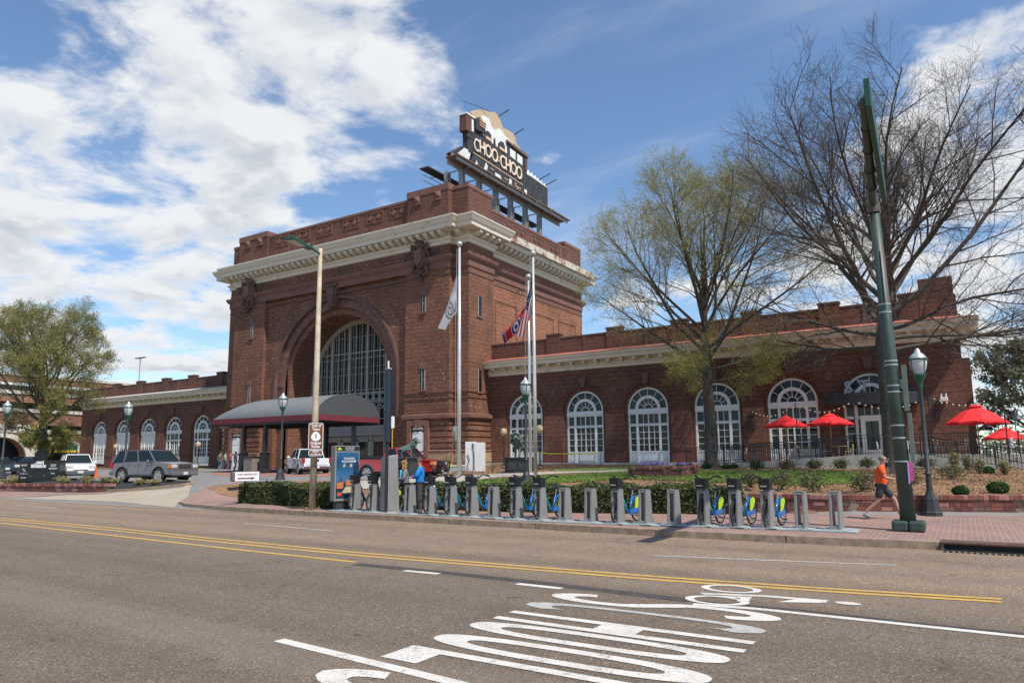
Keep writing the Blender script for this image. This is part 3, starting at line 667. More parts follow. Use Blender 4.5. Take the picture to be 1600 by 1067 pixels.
for x0 in (-56.9, -53.9, -50.9, -47.4, -44.4, -41.6):
    mb = MB(); y = YT + .35; w = 2.0
    for a, b, c, d in ((x0, x0 + w, 23.1, 23.2), (x0, x0 + w, 24.0, 24.1), (x0, x0 + .1, 23.2, 24.0), (x0 + w - .1, x0 + w, 23.2, 24.0)): mb.box(a, b, y - .06, y - .002, c, d)
    for k in (.5, 1.5): 
        cx_ = x0 + w * k / 2; mb.prism([(cx_, y - .1, 23.3), (cx_ + .3, y - .1, 23.6), (cx_, y - .1, 23.9), (cx_ - .3, y - .1, 23.6)], (0, .098, 0), 1)
    obj('parapet_panel', mb, [BR, BSTONE2], hall)
for y0 in (50.3, 53.6, 57, 60.4):
    mb = MB(); x = XS - .06; w = 2.6
    for a, b, c, d in ((y0, y0 + w, 22.6, 22.7), (y0, y0 + w, 23.45, 23.55), (y0, y0 + .1, 22.7, 23.45), (y0 + w - .1, y0 + w, 22.7, 23.45)): mb.box(x + .002, x + .05, a, b, c, d)
    for k in (.6, 1.4):
        c_ = y0 + w * k / 2; mb.prism([(x + .09, c_, 22.8), (x + .09, c_ + .28, 23.08), (x + .09, c_, 23.36), (x + .09, c_ - .28, 23.08)], (-.088, 0, 0), 1)
    obj('parapet_panel', mb, [BSTONE2, BSTONE], hall)
for x in (-60.9, -59.0, -38.2, -35.9):
    mb = MB(); mb.add([(x - .3, YT + .04, 23.8), (x + .3, YT + .04, 23.8), (x + .3, YT + .04, 24.4), (x - .3, YT + .04, 24.4), (x, YT - .3, 24.15)], [(0, 1, 4), (1, 2, 4), (2, 3, 4), (3, 0, 4)]); mb.box(x - .45, x + .45, YT - .06, YT + .045, 23.6, 23.78); obj('parapet_boss', mb, BSTONE2, hall)
# slit windows, doors in the piers
for x, z0, z1 in ((-37.35, 14.1, 15.5), (-37.35, 7.55, 9.25), (-59.7, 14.1, 15.5), (-59.7, 7.55, 9.25)):
    w = MB(); w.box(x - .28, x + .28, YT - .01, YT + .02, z0, z1); w = obj('slit_window', w, GLASS, hall)
    f = MB(); f.box(x - .1, x - .04, YT - .03, YT - .012, z0, z1); f.box(x + .2, x + .28, YT - .04, YT - .012, z0, z1); f.box(x - .1, x + .08, YT - .03, YT - .012, (z0 + z1) / 2 - .04, (z0 + z1) / 2 + .04); obj('frame', f, WHITE2, w)
    f = MB(); f.box(x - .36, x + .36, YT - .12, YT - .011, z0 - .18, z0 - .02); obj('sill', f, BSTONE2, w); f = MB(); f.box(x - .34, x + .34, YT - .08, YT - .011, z1 + .02, z1 + .55); obj('lintel', f, BSTONE2, w)
for y, z0, z1 in ((47.1, 13.6, 15.3), (47.1, 7.3, 9.1)):
    w = MB(); w.box(XR - .02, XR + .012, y - .28, y + .28, z0, z1); w = obj('slit_window', w, GLASS, hall)
    f = MB(); f.box(XR + .014, XR + .04, y - .26, y - .18, z0, z1); obj('frame', f, WHITE2, w)
    f = MB(); f.box(XR + .013, XR + .1, y - .38, y + .38, z0 - .16, z0 - .02); obj('sill', f, BSTONE2, w)
for x in (-37.6, -61.0):
    f = MB(); yy = YT - .32
    f.box(x - 1.15, x - .72, yy, YT + .1, 1.0, 5.0); f.box(x + .72, x + 1.15, yy, YT + .1, 1.0, 5.0); f.box(x - .72, x + .72, yy, YT + .1, 4.55, 5.0); f.prism([(x - .3, yy - .05, 4.4), (x + .3, yy - .05, 4.4), (x + .36, yy - .05, 5.05), (x - .36, yy - .05, 5.05)], (0, .2, 0))
    f = obj('door_surround', f, BSTONE2, hall, bevel=.02)
    d = MB(); d.box(x - .6, x + .6, YT - .22, YT - .17, 1.0, 4.25); archband(d, x, 4.0, .01, .62, YT - .22, YT - .17, n=10)
    d = obj('door', d, WHITE, hall)
    p = MB()
    for a, b in ((1.2, 2.3), (2.45, 3.3), (3.42, 4.1)): p.box(x - .48, x - .05, YT - .24, YT - .221, a, b); p.box(x + .05, x + .48, YT - .24, YT - .221, a, b)
    obj('door_panel', p, WHITE, d)
    j = MB(); j.box(x - .72, x + .72, YT - .12, YT - .1, 1.0, 4.54); obj('door_recess', j, BSTONE, hall)
# carved shields
def shield(x):
    q = MB(); y = YT - .1
    q.ball((x, y - .15, 18.75), (.62, .3, 1.0), 14, 10); q.ball((x, y - .1, 19.95), (.5, .38, .42), 10, 6, jit=.12); q.ball((x, y - .2, 20.25), (.3, .4, .25), 8, 5, jit=.1)
    for s in (-1, 1):
        for k in range(9):
            a = -1.2 + k * .33; q.ball((x + s * (.78 + .12 * math.cos(a * 3)), y - .12, 18.6 + k * .2 - .55), (.17, .2, .17), 6, 4, jit=.2)
        q.tube([(x + s * .55, y - .25, 17.95), (x + s * .85, y - .25, 17.75), (x + s * .8, y - .2, 17.35), (x + s * .3, y - .2, 17.2)], [.12, .15, .13, .08], 6)
        q.tube([(x + s * .45, y - .3, 19.6), (x + s * .8, y - .3, 19.9), (x + s * .95, y - .2, 19.5), (x + s * .75, y - .2, 19.3)], [.12, .13, .1, .06], 6)
    for k in range(7): q.ball((x + random.uniform(-.25, .25), y - .15, 17.5 - k * .12), (.22 - k * .02, .2, .14), 6, 4, jit=.25)
    q = obj('carved_shield', q, BSTONE, hall, smooth=True)
    f = MB(); f.prism([(x - .4, y - .52, 19.35), (x - .42, y - .52, 18.4), (x, y - .52, 18.0), (x + .42, y - .52, 18.4), (x + .4, y - .52, 19.35)], (0, .3, 0)); obj('shield_plate', f, BSTONE2, q)
shield(-37.55); shield(-60.1)
# carved frieze blocks beside the shields
for x in (-39.1, -36.1, -61.6, -58.7):
    q = MB(); q.box(x - .45, x + .45, YT - .05, YT - .002, 18.85, 19.5); 
    for k in range(4): q.tube([(x - .35 + .7 * (k % 2), YT - .08, 18.95 + .45 * (k // 2)), (x, YT - .1, 19.18)], [.1, .05], 5)
    obj('frieze_carving', q, BSTONE, hall)
mb = MB()
for x in (-47.6, -53, -43.2): mb.box(x, x + .1, YT - .04, YT - .002, 18.75, 19.5)
obj('frieze_joint', mb, BSTONE, hall)
# great window
YW = YP + 3.4; R_ = 6.42
gw = MB(); pts = [(cxa - R_ * math.cos(PI * i / 40), YW + .12, ZS + R_ * math.sin(PI * i / 40)) for i in range(41)]
gw.add([(cxa - R_, YW + .12, 5.0)] + pts + [(cxa + R_, YW + .12, 5.0)], [tuple(range(42, -1, -1))]); gw = obj('great_window', gw, GLASS, hall)
f = MB(); archband(f, cxa, ZS, R_ - .42, R_ + .01, YW - .12, YW + .1, 5.0); obj('window_arch_frame', f, WHITE2, gw)
def zt(x): 
    q = (R_ - .3) ** 2 - (x - cxa) ** 2; return ZS + math.sqrt(q) if q > 0 else ZS
for i in range(-2, 3):
    x = cxa - .05 + i * 2.36 - 1.18 if i > -3 else 0
    if abs(x - cxa) < 5.9: f = MB(); f.box(x - .11, x + .11, YW - .14, YW + .08, 5.0, zt(x)); obj('mullion', f, WHITE2, gw)
f = MB(); x = cxa - .05 + 3 * 2.36 - 1.18; f.box(x - .11, x + .11, YW - .14, YW + .08, 5.0, zt(x)); obj('mullion', f, WHITE2, gw)
for i in range(-3, 3):
    for j in (1, 2):
        x = cxa - .05 + i * 2.36 - 1.18 + j * 2.36 / 3
        if abs(x - cxa) < 5.9: f = MB(); f.box(x - .045, x + .045, YW - .08, YW + .08, 5.0, zt(x)); obj('mullion', f, WHITE2, gw)
    for j in (.5, 1.5, 2.5):
        x = cxa - .05 + i * 2.36 - 1.18 + j * 2.36 / 3
        if abs(x - cxa) < 5.9: f = MB(); f.box(x - .015, x + .015, YW - .02, YW + .08, 8.45, zt(x)); obj('glazing_bar', f, WHITE2, gw)
for z, h, t_ in ((5.6, .06, .0), (6.6, .06, 0), (7.28, .1, .05), (8.12, .1, .05), (8.4, .06, .02), (9.95, .04, 0), (11.5, .06, 0), (12.05, .1, .05), (13.6, .04, 0), (10.6, .03, 0)):
    hw = math.sqrt(max((R_ - .3) ** 2 - max(z - ZS, 0) ** 2, 0)); f = MB(); f.box(cxa - hw, cxa + hw, YW - .06 - t_, YW + .09, z - h / 2, z + h / 2); obj('transom', f, WHITE2, gw)
for i in range(-8, 9):
    x = cxa - .05 - 1.18 + 2.36 / 6 + i * 2.36 / 3
    if abs(x - cxa) < 5.9:
        f = MB()
        for (zz, ra) in ((7.72, .3), (6.95, .24)):
            A = [(x + ra * math.cos(2 * PI * k / 16), YW - .03, zz + ra * math.sin(2 * PI * k / 16)) for k in range(17)]; B = [(x + (ra - .07) * math.cos(2 * PI * k / 16), YW - .03, zz + (ra - .07) * math.sin(2 * PI * k / 16)) for k in range(17)]; f.ribbon(B, A)
        if True:
            for sx in (-1, 1):
                for sz in (-1, 1): f.add([(x + sx * .37, YW - .025, 7.72 + sz * .36), (x + sx * .37, YW - .025, 7.72 + sz * .12), (x + sx * .12, YW - .025, 7.72 + sz * .36)], [(0, 1, 2) if sx * sz > 0 else (0, 2, 1)])
        obj('round_light_frame', f, WHITE2, gw)
# ground-floor screen with doors behind the canopy
mb = MB(); mb.box(cxa - 6.4, cxa + 6.4, YW - .3, YW - .1, ZG - .2, 5.0); scr = obj('entrance_screen', mb, WHITE2, hall)
mb = MB(); mb.box(cxa - 6.4, cxa + 6.4, YW - .55, YW - .3, 4.1, 4.35); mb.box(cxa - 6.4, cxa + 6.4, YW - .45, YW - .3, 3.75, 3.85); obj('entablature', mb, WHITE2, scr)
for i, x in enumerate((-5.1, -2.9, -.9, 1.1, 3.0, 5.1)):
    dark = i in (0, 5, 3)
    q = MB(); q.box(cxa + x - .6, cxa + x + .6, YW - .33, YW - .302, 1.9 if dark else ZG, 3.5); q = obj('window_pane' if dark else 'entrance_door', q, GLASS if dark else plain('maroon_door', (.05, .015, .012), .4), hall)
    f = MB()
    for s in (-1, 1): f.box(cxa + x + s * .72 - .1, cxa + x + s * .72 + .1, YW - .4, YW - .302, ZG, 3.7)
    f.box(cxa + x - .8, cxa + x + .8, YW - .4, YW - .302, 3.52, 3.72); obj('frame', f, WHITE2, q)
for i in range(7):
    f = MB(); f.box(cxa - 6.15 + i * 2.05 - .12, cxa - 6.15 + i * 2.05 + .12, YW - .42, YW - .302, ZG, 4.1); obj('pilaster', f, WHITE2, scr)
# ---------------------------------------------------------------- barrel canopy
CAN = plain('grey_canvas', (.16, .165, .17), .8, var=.06, scale=1.5); MAROON = plain('maroon_valance', (.14, .018, .03), .8, var=.1)
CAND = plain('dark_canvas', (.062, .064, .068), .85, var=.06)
cxl, cxr, cyf, cyb, cz, cr = -54.4, -41.5, 37.5, 44.4, 5.35, 1.75
can = thing('entrance_canopy', 'grey barrel canopy with maroon valance sheltering the hall entrance', 'canopy', ((cxl + cxr) / 2, (cyf + cyb) / 2, ZG))
ym = (cyf + cyb) / 2; hw = (cyb - cyf) / 2
nS = 24
def cpt(i, x, k=1.0): a = PI * i / nS; return (x, ym - hw * math.cos(a) * k, cz + cr * math.sin(a) * k)
cxl2 = cxl + 3.8
for s in range(8):                       # cloth bays between the hoops
    xa = cxl2 + (cxr - cxl2) * s / 8; xb = cxl2 + (cxr - cxl2) * (s + 1) / 8
    A = []; B = []; Cc = []
    q = MB(); q.ribbon([cpt(i, xa) for i in range(nS + 1)], [cpt(i, (xa + xb) / 2, .99) for i in range(nS + 1)]); q.ribbon([cpt(i, (xa + xb) / 2, .99) for i in range(nS + 1)], [cpt(i, xb) for i in range(nS + 1)])
    obj('canvas_bay', q, CAN, can, smooth=2, norm=True)
q = MB(); rows = []
for k in range(9):                       # rounded west end
    b = PI / 2 * k / 8; rows.append([(cxl2 - (cxl2 - cxl) * math.sin(b) * 1, ym - hw * math.cos(PI * i / nS), cz + cr * math.sin(PI * i / nS) * math.cos(b)) for i in range(nS + 1)])
for k in range(8): q.ribbon(rows[k], rows[k + 1])
obj('canvas_end', q, CAN, can, smooth=2, norm=True)
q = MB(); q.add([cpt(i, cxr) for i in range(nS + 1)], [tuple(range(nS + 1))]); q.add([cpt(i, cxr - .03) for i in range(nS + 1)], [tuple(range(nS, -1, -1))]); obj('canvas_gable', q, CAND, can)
q = MB(); hz = .45; q.box(cxl, cxr + .03, cyf - .03, cyf, cz - hz, cz); q.box(cxr, cxr + .03, cyf, cyb, cz - hz, cz); q.box(cxl - .03, cxl, cyf, cyb, cz - hz, cz); obj('valance', q, MAROON, can)
q = MB(); q.box(cxl + .1, cxr - .1, cyf + .1, cyf + .25, cz - .62, cz - .3); q.box(cxl + .1, cxr - .1, cyb - .25, cyb - .1, cz - .62, cz - .3)
for i in range(9): x = cxl + .2 + (cxr - cxl - .5) * i / 8; q.box(x, x + .1, cyf + .25, cyb - .25, cz - .58, cz - .36)
obj('canopy_frame', q, BLACK, can)
CX_, CY_, CZ_ = can.location
for x, y in ((-50.6, cyf + .4), (-47.9, cyf + .4), (-41.8, cyf + .4), (-47.3, cyb - .5), (-44.0, cyb - .5)):
    q = MB(); q.box(x - .14, x + .14, y - .14, y + .14, T(x, y), cz - .4); obj('post', q, BLACK if x != -44.0 else plain('blue_grey_post', (.09, .11, .14), .5), can)
    if x < -47 and y < 40: q = MB(); q.lathe([(.5, 0), (.5, .15), (.36, .3), (.36, 1.5), (.42, 1.6), (.2, 1.7)], 4, (x, y, T(x, y))); obj('post_pedestal', q, BLACK, can)
bn = thing('litter_bin', 'beige panelled litter bin between the black canopy pedestals', 'bin', (-49.2, 37.7, T(-49.2, 37.7)))
q = MB(); q.box(-.55, .55, -.4, .4, 0, 1.25); obj('bin_body', q, plain('bin_beige', (.2, .18, .15), .7), bn, world=False, bevel=.03); q = MB(); q.box(-.6, .6, -.45, .45, 1.251, 1.35); obj('bin_lid', q, BLACK, bn, world=False)
# ---------------------------------------------------------------- wings
YWG = 48.5
def win_parts(kind=0):
    """white fanlight window, centre at x=0, z from 0; returns (frame mesh, list of (pane mesh))"""
    f = MB(); w = 1.55; zs = 3.9
    def b(x0, x1, z0, z1, d=.1, y=0): f.box(x0, x1, y - d, y + .06, z0, z1)
    b(-w, w, 0, .74, .0); 
    for a, c in ((-w, -w + .13), (w - .13, w), (-.95, -.78), (.78, .95)): b(a, c, 0, 3.5, .08)
    b(-w, w, 3.5, 3.9, .12); b(-w + .13, w - .13, 2.64, 2.82, .06); b(-w + .13, w - .13, .74, .84, .05); b(-w, w, 3.62, 3.72, .18)
    for x0, x1 in ((-1.32, -1.05), (-.68, .68), (1.05, 1.32)): b(x0, x1, .16, .6, .04)
    b(-.04, .04, .84, 2.64, .05); b(-.04, .04, 2.82, 3.5, .05)
    for k in range(1, 4):
        z = .84 + k * .45; b(-.78, -.04, z - .018, z + .018, .02); b(.04, .78, z - .018, z + .018, .02); b(-w + .13, -.95, z - .018, z + .018, .02); b(.95, w - .13, z - .018, z + .018, .02)
    for x in (-.41, .41): b(x - .018, x + .018, .84, 2.64, .02); b(x - .018, x + .018, 2.82, 3.5, .02)
    archband(f, 0, zs, 1.42, 1.555, -.1, .06); archband(f, 0, zs, .74, .96, -.12, .06); archband(f, 0, zs, .3, .345, -.02, .06, n=10)
    for i in range(1, 6):
        a = PI * i / 6; ca, sa = math.cos(a), math.sin(a)
        for r0, r1 in ((.34, .76), (.94, 1.44)):
            px, pz = -sa * .02, ca * .02
            f.prism([(ca * r0 + px, -.02, zs + sa * r0 + pz), (ca * r0 - px, -.02, zs + sa * r0 - pz), (ca * r1 - px, -.02, zs + sa * r1 - pz), (ca * r1 + px, -.02, zs + sa * r1 + pz)], (0, .07, 0))
    if kind == 1: b(-w + .13, w - .13, 2.0, 3.5, .0)
    panes = []
    def pn(x0, x1, z0, z1): panes.append([(x0, .03, z0), (x1, .03, z0), (x1, .03, z1), (x0, .03, z1)])
    for k in range(4):
        z = .84 + k * .45
        for x0, x1 in ((-1.42, -.95), (-.78, -.41), (-.41, -.04), (.04, .41), (.41, .78), (.95, 1.42)): pn(x0, x1, z, z + .45)
    for x0, x1 in ((-1.42, -.95), (-.78, -.41), (-.41, -.04), (.04, .41), (.41, .78), (.95, 1.42)): pn(x0, x1, 2.82, 3.5)
    for i in range(6):
        for r0, r1 in ((.96, 1.44), (.33, .76), (0, .31)):
            if r0 == 0 and i: continue
            a0, a1 = (PI * i / 6, PI * (i + 1) / 6) if r0 else (0, PI)
            n_ = 3 if r0 else 8; aa = [a0 + (a1 - a0) * k / n_ for k in range(n_ + 1)]
            q = [(math.cos(a) * r1, .03, zs + math.sin(a) * r1) for a in aa]
            q += [(math.cos(a) * r0, .03, zs + math.sin(a) * r0) for a in reversed(aa)] if r0 else []
            panes.append(q)
    return f, panes
def brickring(par, cx, zs):
    for i in range(27):
        a = PI * (i + .5) / 27
        o = child(RB, par); o.location = (cx - par.location.x, YWG - .02 - par.location.y, zs - par.location.z); o.rotation_euler = (0, a - PI / 2, 0)
rb = MB(); rb.box(-.075, .075, -.04, .05, 1.82, 2.2)
def wing(name, label, x0, x1, cxs, loc, roofmat, near, kinds):
    w = thing(name, label, 'building', loc)
    mb = MB(); wall_arch(mb, x0, x1, 1.2 if near else .6, 9.7, YWG, [(c, 1.78, 1.5 if near else 1.3, 5.4) for c in cxs], .12)
    wall_arch(mb, x0, x1, 1.2 if near else .6, 9.6, YWG + .12, [(c, 1.56, 1.5 if near else 1.3, 5.4) for c in cxs], .3)
    mb.add([(x1, YWG, .6), (x1, 66, .6), (x1, 66, 9.7), (x1, YWG, 9.7)], [(0, 1, 2, 3)]); mb.add([(x0, 66, .6), (x0, YWG, .6), (x0, YWG, 9.7), (x0, 66, 9.7)], [(0, 1, 2, 3)])
    obj('wall', mb, BRW, w)
    global RB; RB = obj('voussoir', rb, BRW, w, world=False); RB.location = (cxs[0] - loc[0], YWG - .02 - loc[1], 5.4 - loc[2]); RB.rotation_euler = (0, .05 - PI / 2, 0)
    for c in cxs:
        if near: brickring(w, c, 5.4)
        else: q = MB(); archband(q, c, 5.4, 1.82, 2.2, YWG - .05, YWG + .02); obj('window_arch', q, BRW, w)
        k = MB(); k.prism([(c - .16, YWG - .22, 7.2), (c + .16, YWG - .22, 7.2), (c + .28, YWG - .22, 7.95), (c - .28, YWG - .22, 7.95)], (0, .215, 0)); obj('keystone', k, BSTONE, w)
    for a, b in zip(cxs[:-1], cxs[1:]):
        c = (a + b) / 2; k = MB(); k.prism([(c, YWG - .05, 6.55), (c + .36, YWG - .05, 6.95), (c, YWG - .05, 7.35), (c - .36, YWG - .05, 6.95)], (0, .047, 0)); obj('brick_diamond', k, BSTONE, w)
        k = MB(); k.box(a + 1.8, b - 1.8, YWG - .1, YWG - .003, 1.2, 2.35); k.box(a + 1.8, b - 1.8, YWG - .13, YWG - .003, 2.36, 2.46); obj('plinth', k, plain('red_plinth', (.12, .04, .032), .8), w)
    q = MB(); q.box(x0, x1, YWG - .05, YWG - .003, 7.97, 8.05); q.box(x0, x1, YWG - .04, YWG - .003, 8.3, 8.36); obj('string_course', q, BSTONE, w)
    q = MB(); sweep(q, [(x0, YWG), (x1, YWG)] + ([(x1, 52)] if near else []), [(0, 8.62), (.06, 8.66), (.06, 8.82), (.2, 8.9), (.22, 8.98), (.1, 9.0), (.1, 9.22), (.8, 9.24), (.82, 9.28), (.82, 9.45), (.95, 9.55), (1.0, 9.66), (1.0, 9.72), (.9, 9.73)]); obj('cornice', q, CREAM, w)
    q = MB(); sweep(q, [(x0, YWG), (x1, YWG)] + ([(x1, 52)] if near else []), [(.9, 9.735), (1.02, 9.76), (-.3, 10.1), (-.5, 10.0)]); obj('eaves_flashing', q, roofmat, w)
    n_ = int((x1 - x0) / 1.02); mo = MB(); mo.box(-.11, .11, -.52, 0, 0, .18); mo.box(-.11, .11, -.4, 0, -.06, 0); first = None
    for i in range(n_):
        if first is None: first = obj('modillion', mo, CREAM, w, world=False); o = first
        else: o = child(first, w)
        o.location = (x0 + (i + .5) * (x1 - x0) / n_ - loc[0], YWG - .1 - loc[1], 9.06 - loc[2])
    q = MB(); yy = YWG + .35; q.box(x0, x1, yy, yy + .4, 9.6, 11.3, 0); q.box(x0, x1, yy - .04, yy + .44, 11.3, 11.4, 1)
    for c in cxs:
        xm = c + 2.55
        if x0 + .5 < xm < x1 - 1.6: q.box(xm - .62, xm + .62, yy - .08, yy + .48, 9.7, 11.62, 0); q.box(xm - .68, xm + .68, yy - .12, yy + .52, 11.62, 11.75, 1)
        q.box(c - .1, c + .1, yy - .05, yy - .003, 9.9, 11.28, 1)
    if near: q.box(x1 - 1.9, x1 - .1, yy - .1, yy + 1.5, 9.7, 12.5, 0); q.box(x1 - .5, x1 - .1, yy, 62, 9.7, 11.5, 0)
    obj('parapet', q, [BRP, BSTONE], w)
    q = MB(); q.box(x0 + .2, x1 - .2, YWG + .8, 66, 9.5, 9.8); obj('roof', q, plain('roof_grey', (.1, .1, .1), .9), w)
    made = {}
    for c, kd in zip(cxs, kinds):
        zb = 1.5
        if kd == 2: continue
        if kd not in made:
            fr, pans = win_parts(kd)
            e = bpy.data.objects.new('window', None); C.objects.link(e); e.parent = w; e.location = (c - loc[0], YWG + .3 - loc[1], zb - loc[2])
            obj('frame', fr, WHITE, e, world=False)
            if near:
                for p_ in pans:
                    m_ = MB(); m_.add(p_, [tuple(range(len(p_)))]); obj('pane', m_, GLASSW, e, world=False)
            else:
                m_ = MB()
                for p_ in pans: m_.add(p_, [tuple(range(len(p_)))])
                obj('panes', m_, GLASSW, e, world=False, kind='stuff')
            made[kd] = e
        else:
            e = made[kd].copy(); C.objects.link(e); e.parent = w; e.location = (c - loc[0], YWG + .3 - loc[1], zb - loc[2])
            for ch in list(made[kd].children): k2 = ch.copy(); C.objects.link(k2); k2.parent = e
    return w
PINK = plain('red_sheet_metal', (.42, .15, .11), .5, var=.25, scale=.6); WROOF = plain('white_sheet_metal', (.6, .56, .52), .5, var=.15, scale=.6)
wr = wing('station_wing', 'low brick station wing right of the hall with red eaves and white fanlight windows', XS, .35, [-29.6, -24.3, -19.2, -14.15, -9.2, -4.6], (-16, YWG, 1.2), PINK, True, [0, 0, 0, 0, 0, 0])
wl = wing('station_wing', 'low brick station wing left of the hall behind the parked cars', -98.6, -64.0, [-94.0, -88.6, -83.1, -77.8, -72.4, -67.2], (-81, YWG, .9), WROOF, False, [1, 1, 1, 0, 0, 0])
mb = MB(); mb.box(-64, 1, 66, 66.4, .5, 9.5); obj('rear_wall', mb, BRW, wr)
mb = MB(); mb.box(XR + .6, -11.5, 47.1, YWG - .15, .9, 1.5); obj('ledge', mb, CONC, wr)
mb = MB(); mb.box(-98, -64.3, 47.6, YWG - .12, .6, 1.05); obj('ledge', mb, CONC, wl)
# restaurant entrance canopy with letters on the wing
aw = thing('restaurant_awning', 'dark curved metal awning with blue grey letters over the restaurant door', 'awning', (-4.6, YWG, 4.9))
A = [(-4.6 + 2.75 * math.cos(PI + PI * i / 16), YWG - .1 + 1.5 * math.sin(PI + PI * i / 16)) for i in range(17)]
q = MB(); q.ribbon([(a, b, 4.95) for a, b in A], [(a, b, 5.65) for a, b in A]); q.add([(a, b, 5.65) for a, b in A], [tuple(range(17))]); q.add([(a, b, 4.95) for a, b in A], [tuple(range(16, -1, -1))]); obj('fascia', q, BLACK, aw)
for i, ch in enumerate('STIR'): text('letter', ch, 1.0, plain('blue_grey_letter', (.11, .16, .2), .5, var=.05), aw, frame3((-1.05 + i * .92, -1.45 + .25 * abs(i - 1), 1.1), (1, 0, 0), (0, 0, 1)), .06, .02)
# ---------------------------------------------------------------- rooftop sign
XG = -35.3
sg = thing('rooftop_sign', 'locomotive shaped billboard lettered CHOO-CHOO on steel posts above the hall roof', 'billboard', (XG, 54, 21.7))
def G_(px, py, x=XG): return PX(px, py, x)
def c4(x, y, dx=0.0): return PX(700 + x / 5.928, 160 + y / 5.928, XG + dx)      # board point read off an enlargement
def board(name, pts, mat, x0, th, par=sg):
    q = MB(); q.prism([c4(a, b) for a, b in pts], (-th, 0, 0)); q.move((x0, 0, 0)); return obj(name, q, mat, par, norm=True)
TAN = plain('faded_tan_board', (.5, .37, .24), .8, var=.18, scale=5); BB = plain('peeling_black_board', (.035, .036, .04), .8, var=.7, scale=3); BW = plain('sign_white', (.72, .71, .68), .7, var=.08)
GOLD = plain('letter_cream', (.66, .42, .24), .6, var=.1)
board('smoke_board', [(222, 95), (245, 75), (290, 68), (340, 74), (390, 92), (430, 90), (462, 120), (490, 180), (510, 235), (560, 262), (602, 287), (624, 325), (630, 372), (672, 432), (560, 420), (420, 480), (230, 330)], TAN, 0, .35)
board('white_smoke', [(310, 128), (345, 130), (380, 165), (395, 220), (430, 262), (470, 245), (500, 270), (520, 312), (560, 345), (600, 380), (625, 420), (640, 440), (640, 500), (545, 490), (430, 420), (300, 300)], BW, .06, .05)
board('engine_board', [(215, 265), (300, 300), (330, 320), (400, 385), (450, 420), (520, 470), (545, 480), (535, 360), (725, 505), (720, 640), (720, 905), (560, 800), (180, 545), (190, 440), (215, 425)], BB, .14, .3)
board('tender_board', [(718, 665), (760, 690), (915, 800), (916, 1005), (718, 905)], BB, .10, .3)
coal = [(716, 650)]
random.seed(9)
for i in range(13): t = i / 12; coal.append((722 + 180 * t + random.uniform(-4, 4), 615 + 150 * t + (0 if i % 2 else 24)))
board('white_coal', coal + [(908, 795), (760, 690), (718, 668)], BW, .13, .06)
board('steam_dome', [(330, 330), (328, 285), (345, 268), (365, 275), (388, 310), (390, 372)], BB, .17, .08); board('dome_band', [(335, 312), (385, 345), (385, 372), (335, 338)], GOLD, .2, .04)
board('sand_dome', [(458, 428), (456, 385), (475, 365), (500, 375), (515, 410), (516, 470)], BB, .17, .08); board('dome_band', [(462, 410), (512, 445), (512, 470), (462, 436)], GOLD, .2, .04)
board('whistle', [(414, 395), (416, 335), (426, 345), (428, 405)], BB, .17, .06)
board('cab_roof', [(528, 352), (725, 500), (722, 525), (528, 372)], RUSTM, .3, .5)
board('cab_window', [(562, 430), (612, 466), (612, 540), (562, 500)], BW, .17, .03); board('cab_window', [(628, 478), (676, 515), (676, 588), (628, 552)], BW, .17, .03)
board('cab_post', [(696, 520), (718, 532), (718, 640), (698, 630)], plain('brown_post', (.1, .05, .035), .8), .2, .08)
board('chimney', [(232, 260), (226, 160), (262, 148), (325, 205), (315, 300)], BB, .35, .5)
for k in range(3): board('chimney_band', [(262, 165 + k * 24), (318, 208 + k * 24), (316, 216 + k * 24), (262, 174 + k * 24)], GOLD, .42, .06)
q = MB(); a = c4(175, 210); q.box(XG - .3, XG + .5, a[1] - .75, a[1] + .35, a[2] - .9, a[2] + .6); q = obj('headlight_box', q, plain('lamp_brown', (.13, .05, .035), .7), sg, bevel=.05)
f = MB(); f.box(XG - .35, XG + .56, a[1] - .8, a[1] + .45, a[2] + .62, a[2] + .75); f.box(XG + .51, XG + .54, a[1] + .0, a[1] + .3, a[2] - .7, a[2] + .4); obj('lamp_lid', f, BW, q)
q = MB(); a = c4(185, 280); q.box(XG - .2, XG + .45, a[1] - .6, a[1] + .5, a[2] - .8, a[2] + .7); b = c4(185, 380); q.box(XG - .25, XG + .4, b[1] - .5, b[1] + .4, b[2] - 1.1, b[2] + .8); obj('smokebox', q, BB, sg, bevel=.1)
# pilot at the foot of the engine
board('pilot', [(0, 470), (120, 410), (185, 450), (185, 548), (120, 540), (60, 560)], BB, .3, .5)
for k in range(8): board('pilot_bar', [(62 + k * 13, 482 + k * 8), (122 + k * 8, 432 + k * 4), (128 + k * 8, 438 + k * 4), (70 + k * 13, 490 + k * 8)], BW, .36, .04)
q = MB(); a = c4(10, 480); b = c4(100, 545); q.prism([c4(0, 478), c4(100, 540), c4(90, 585), c4(0, 540)], (.12, 0, 0)); q.move((.3, 0, 0)); obj('pilot_lip', q, plain('weathered_trim', (.3, .26, .2), .8, var=.3), sg)
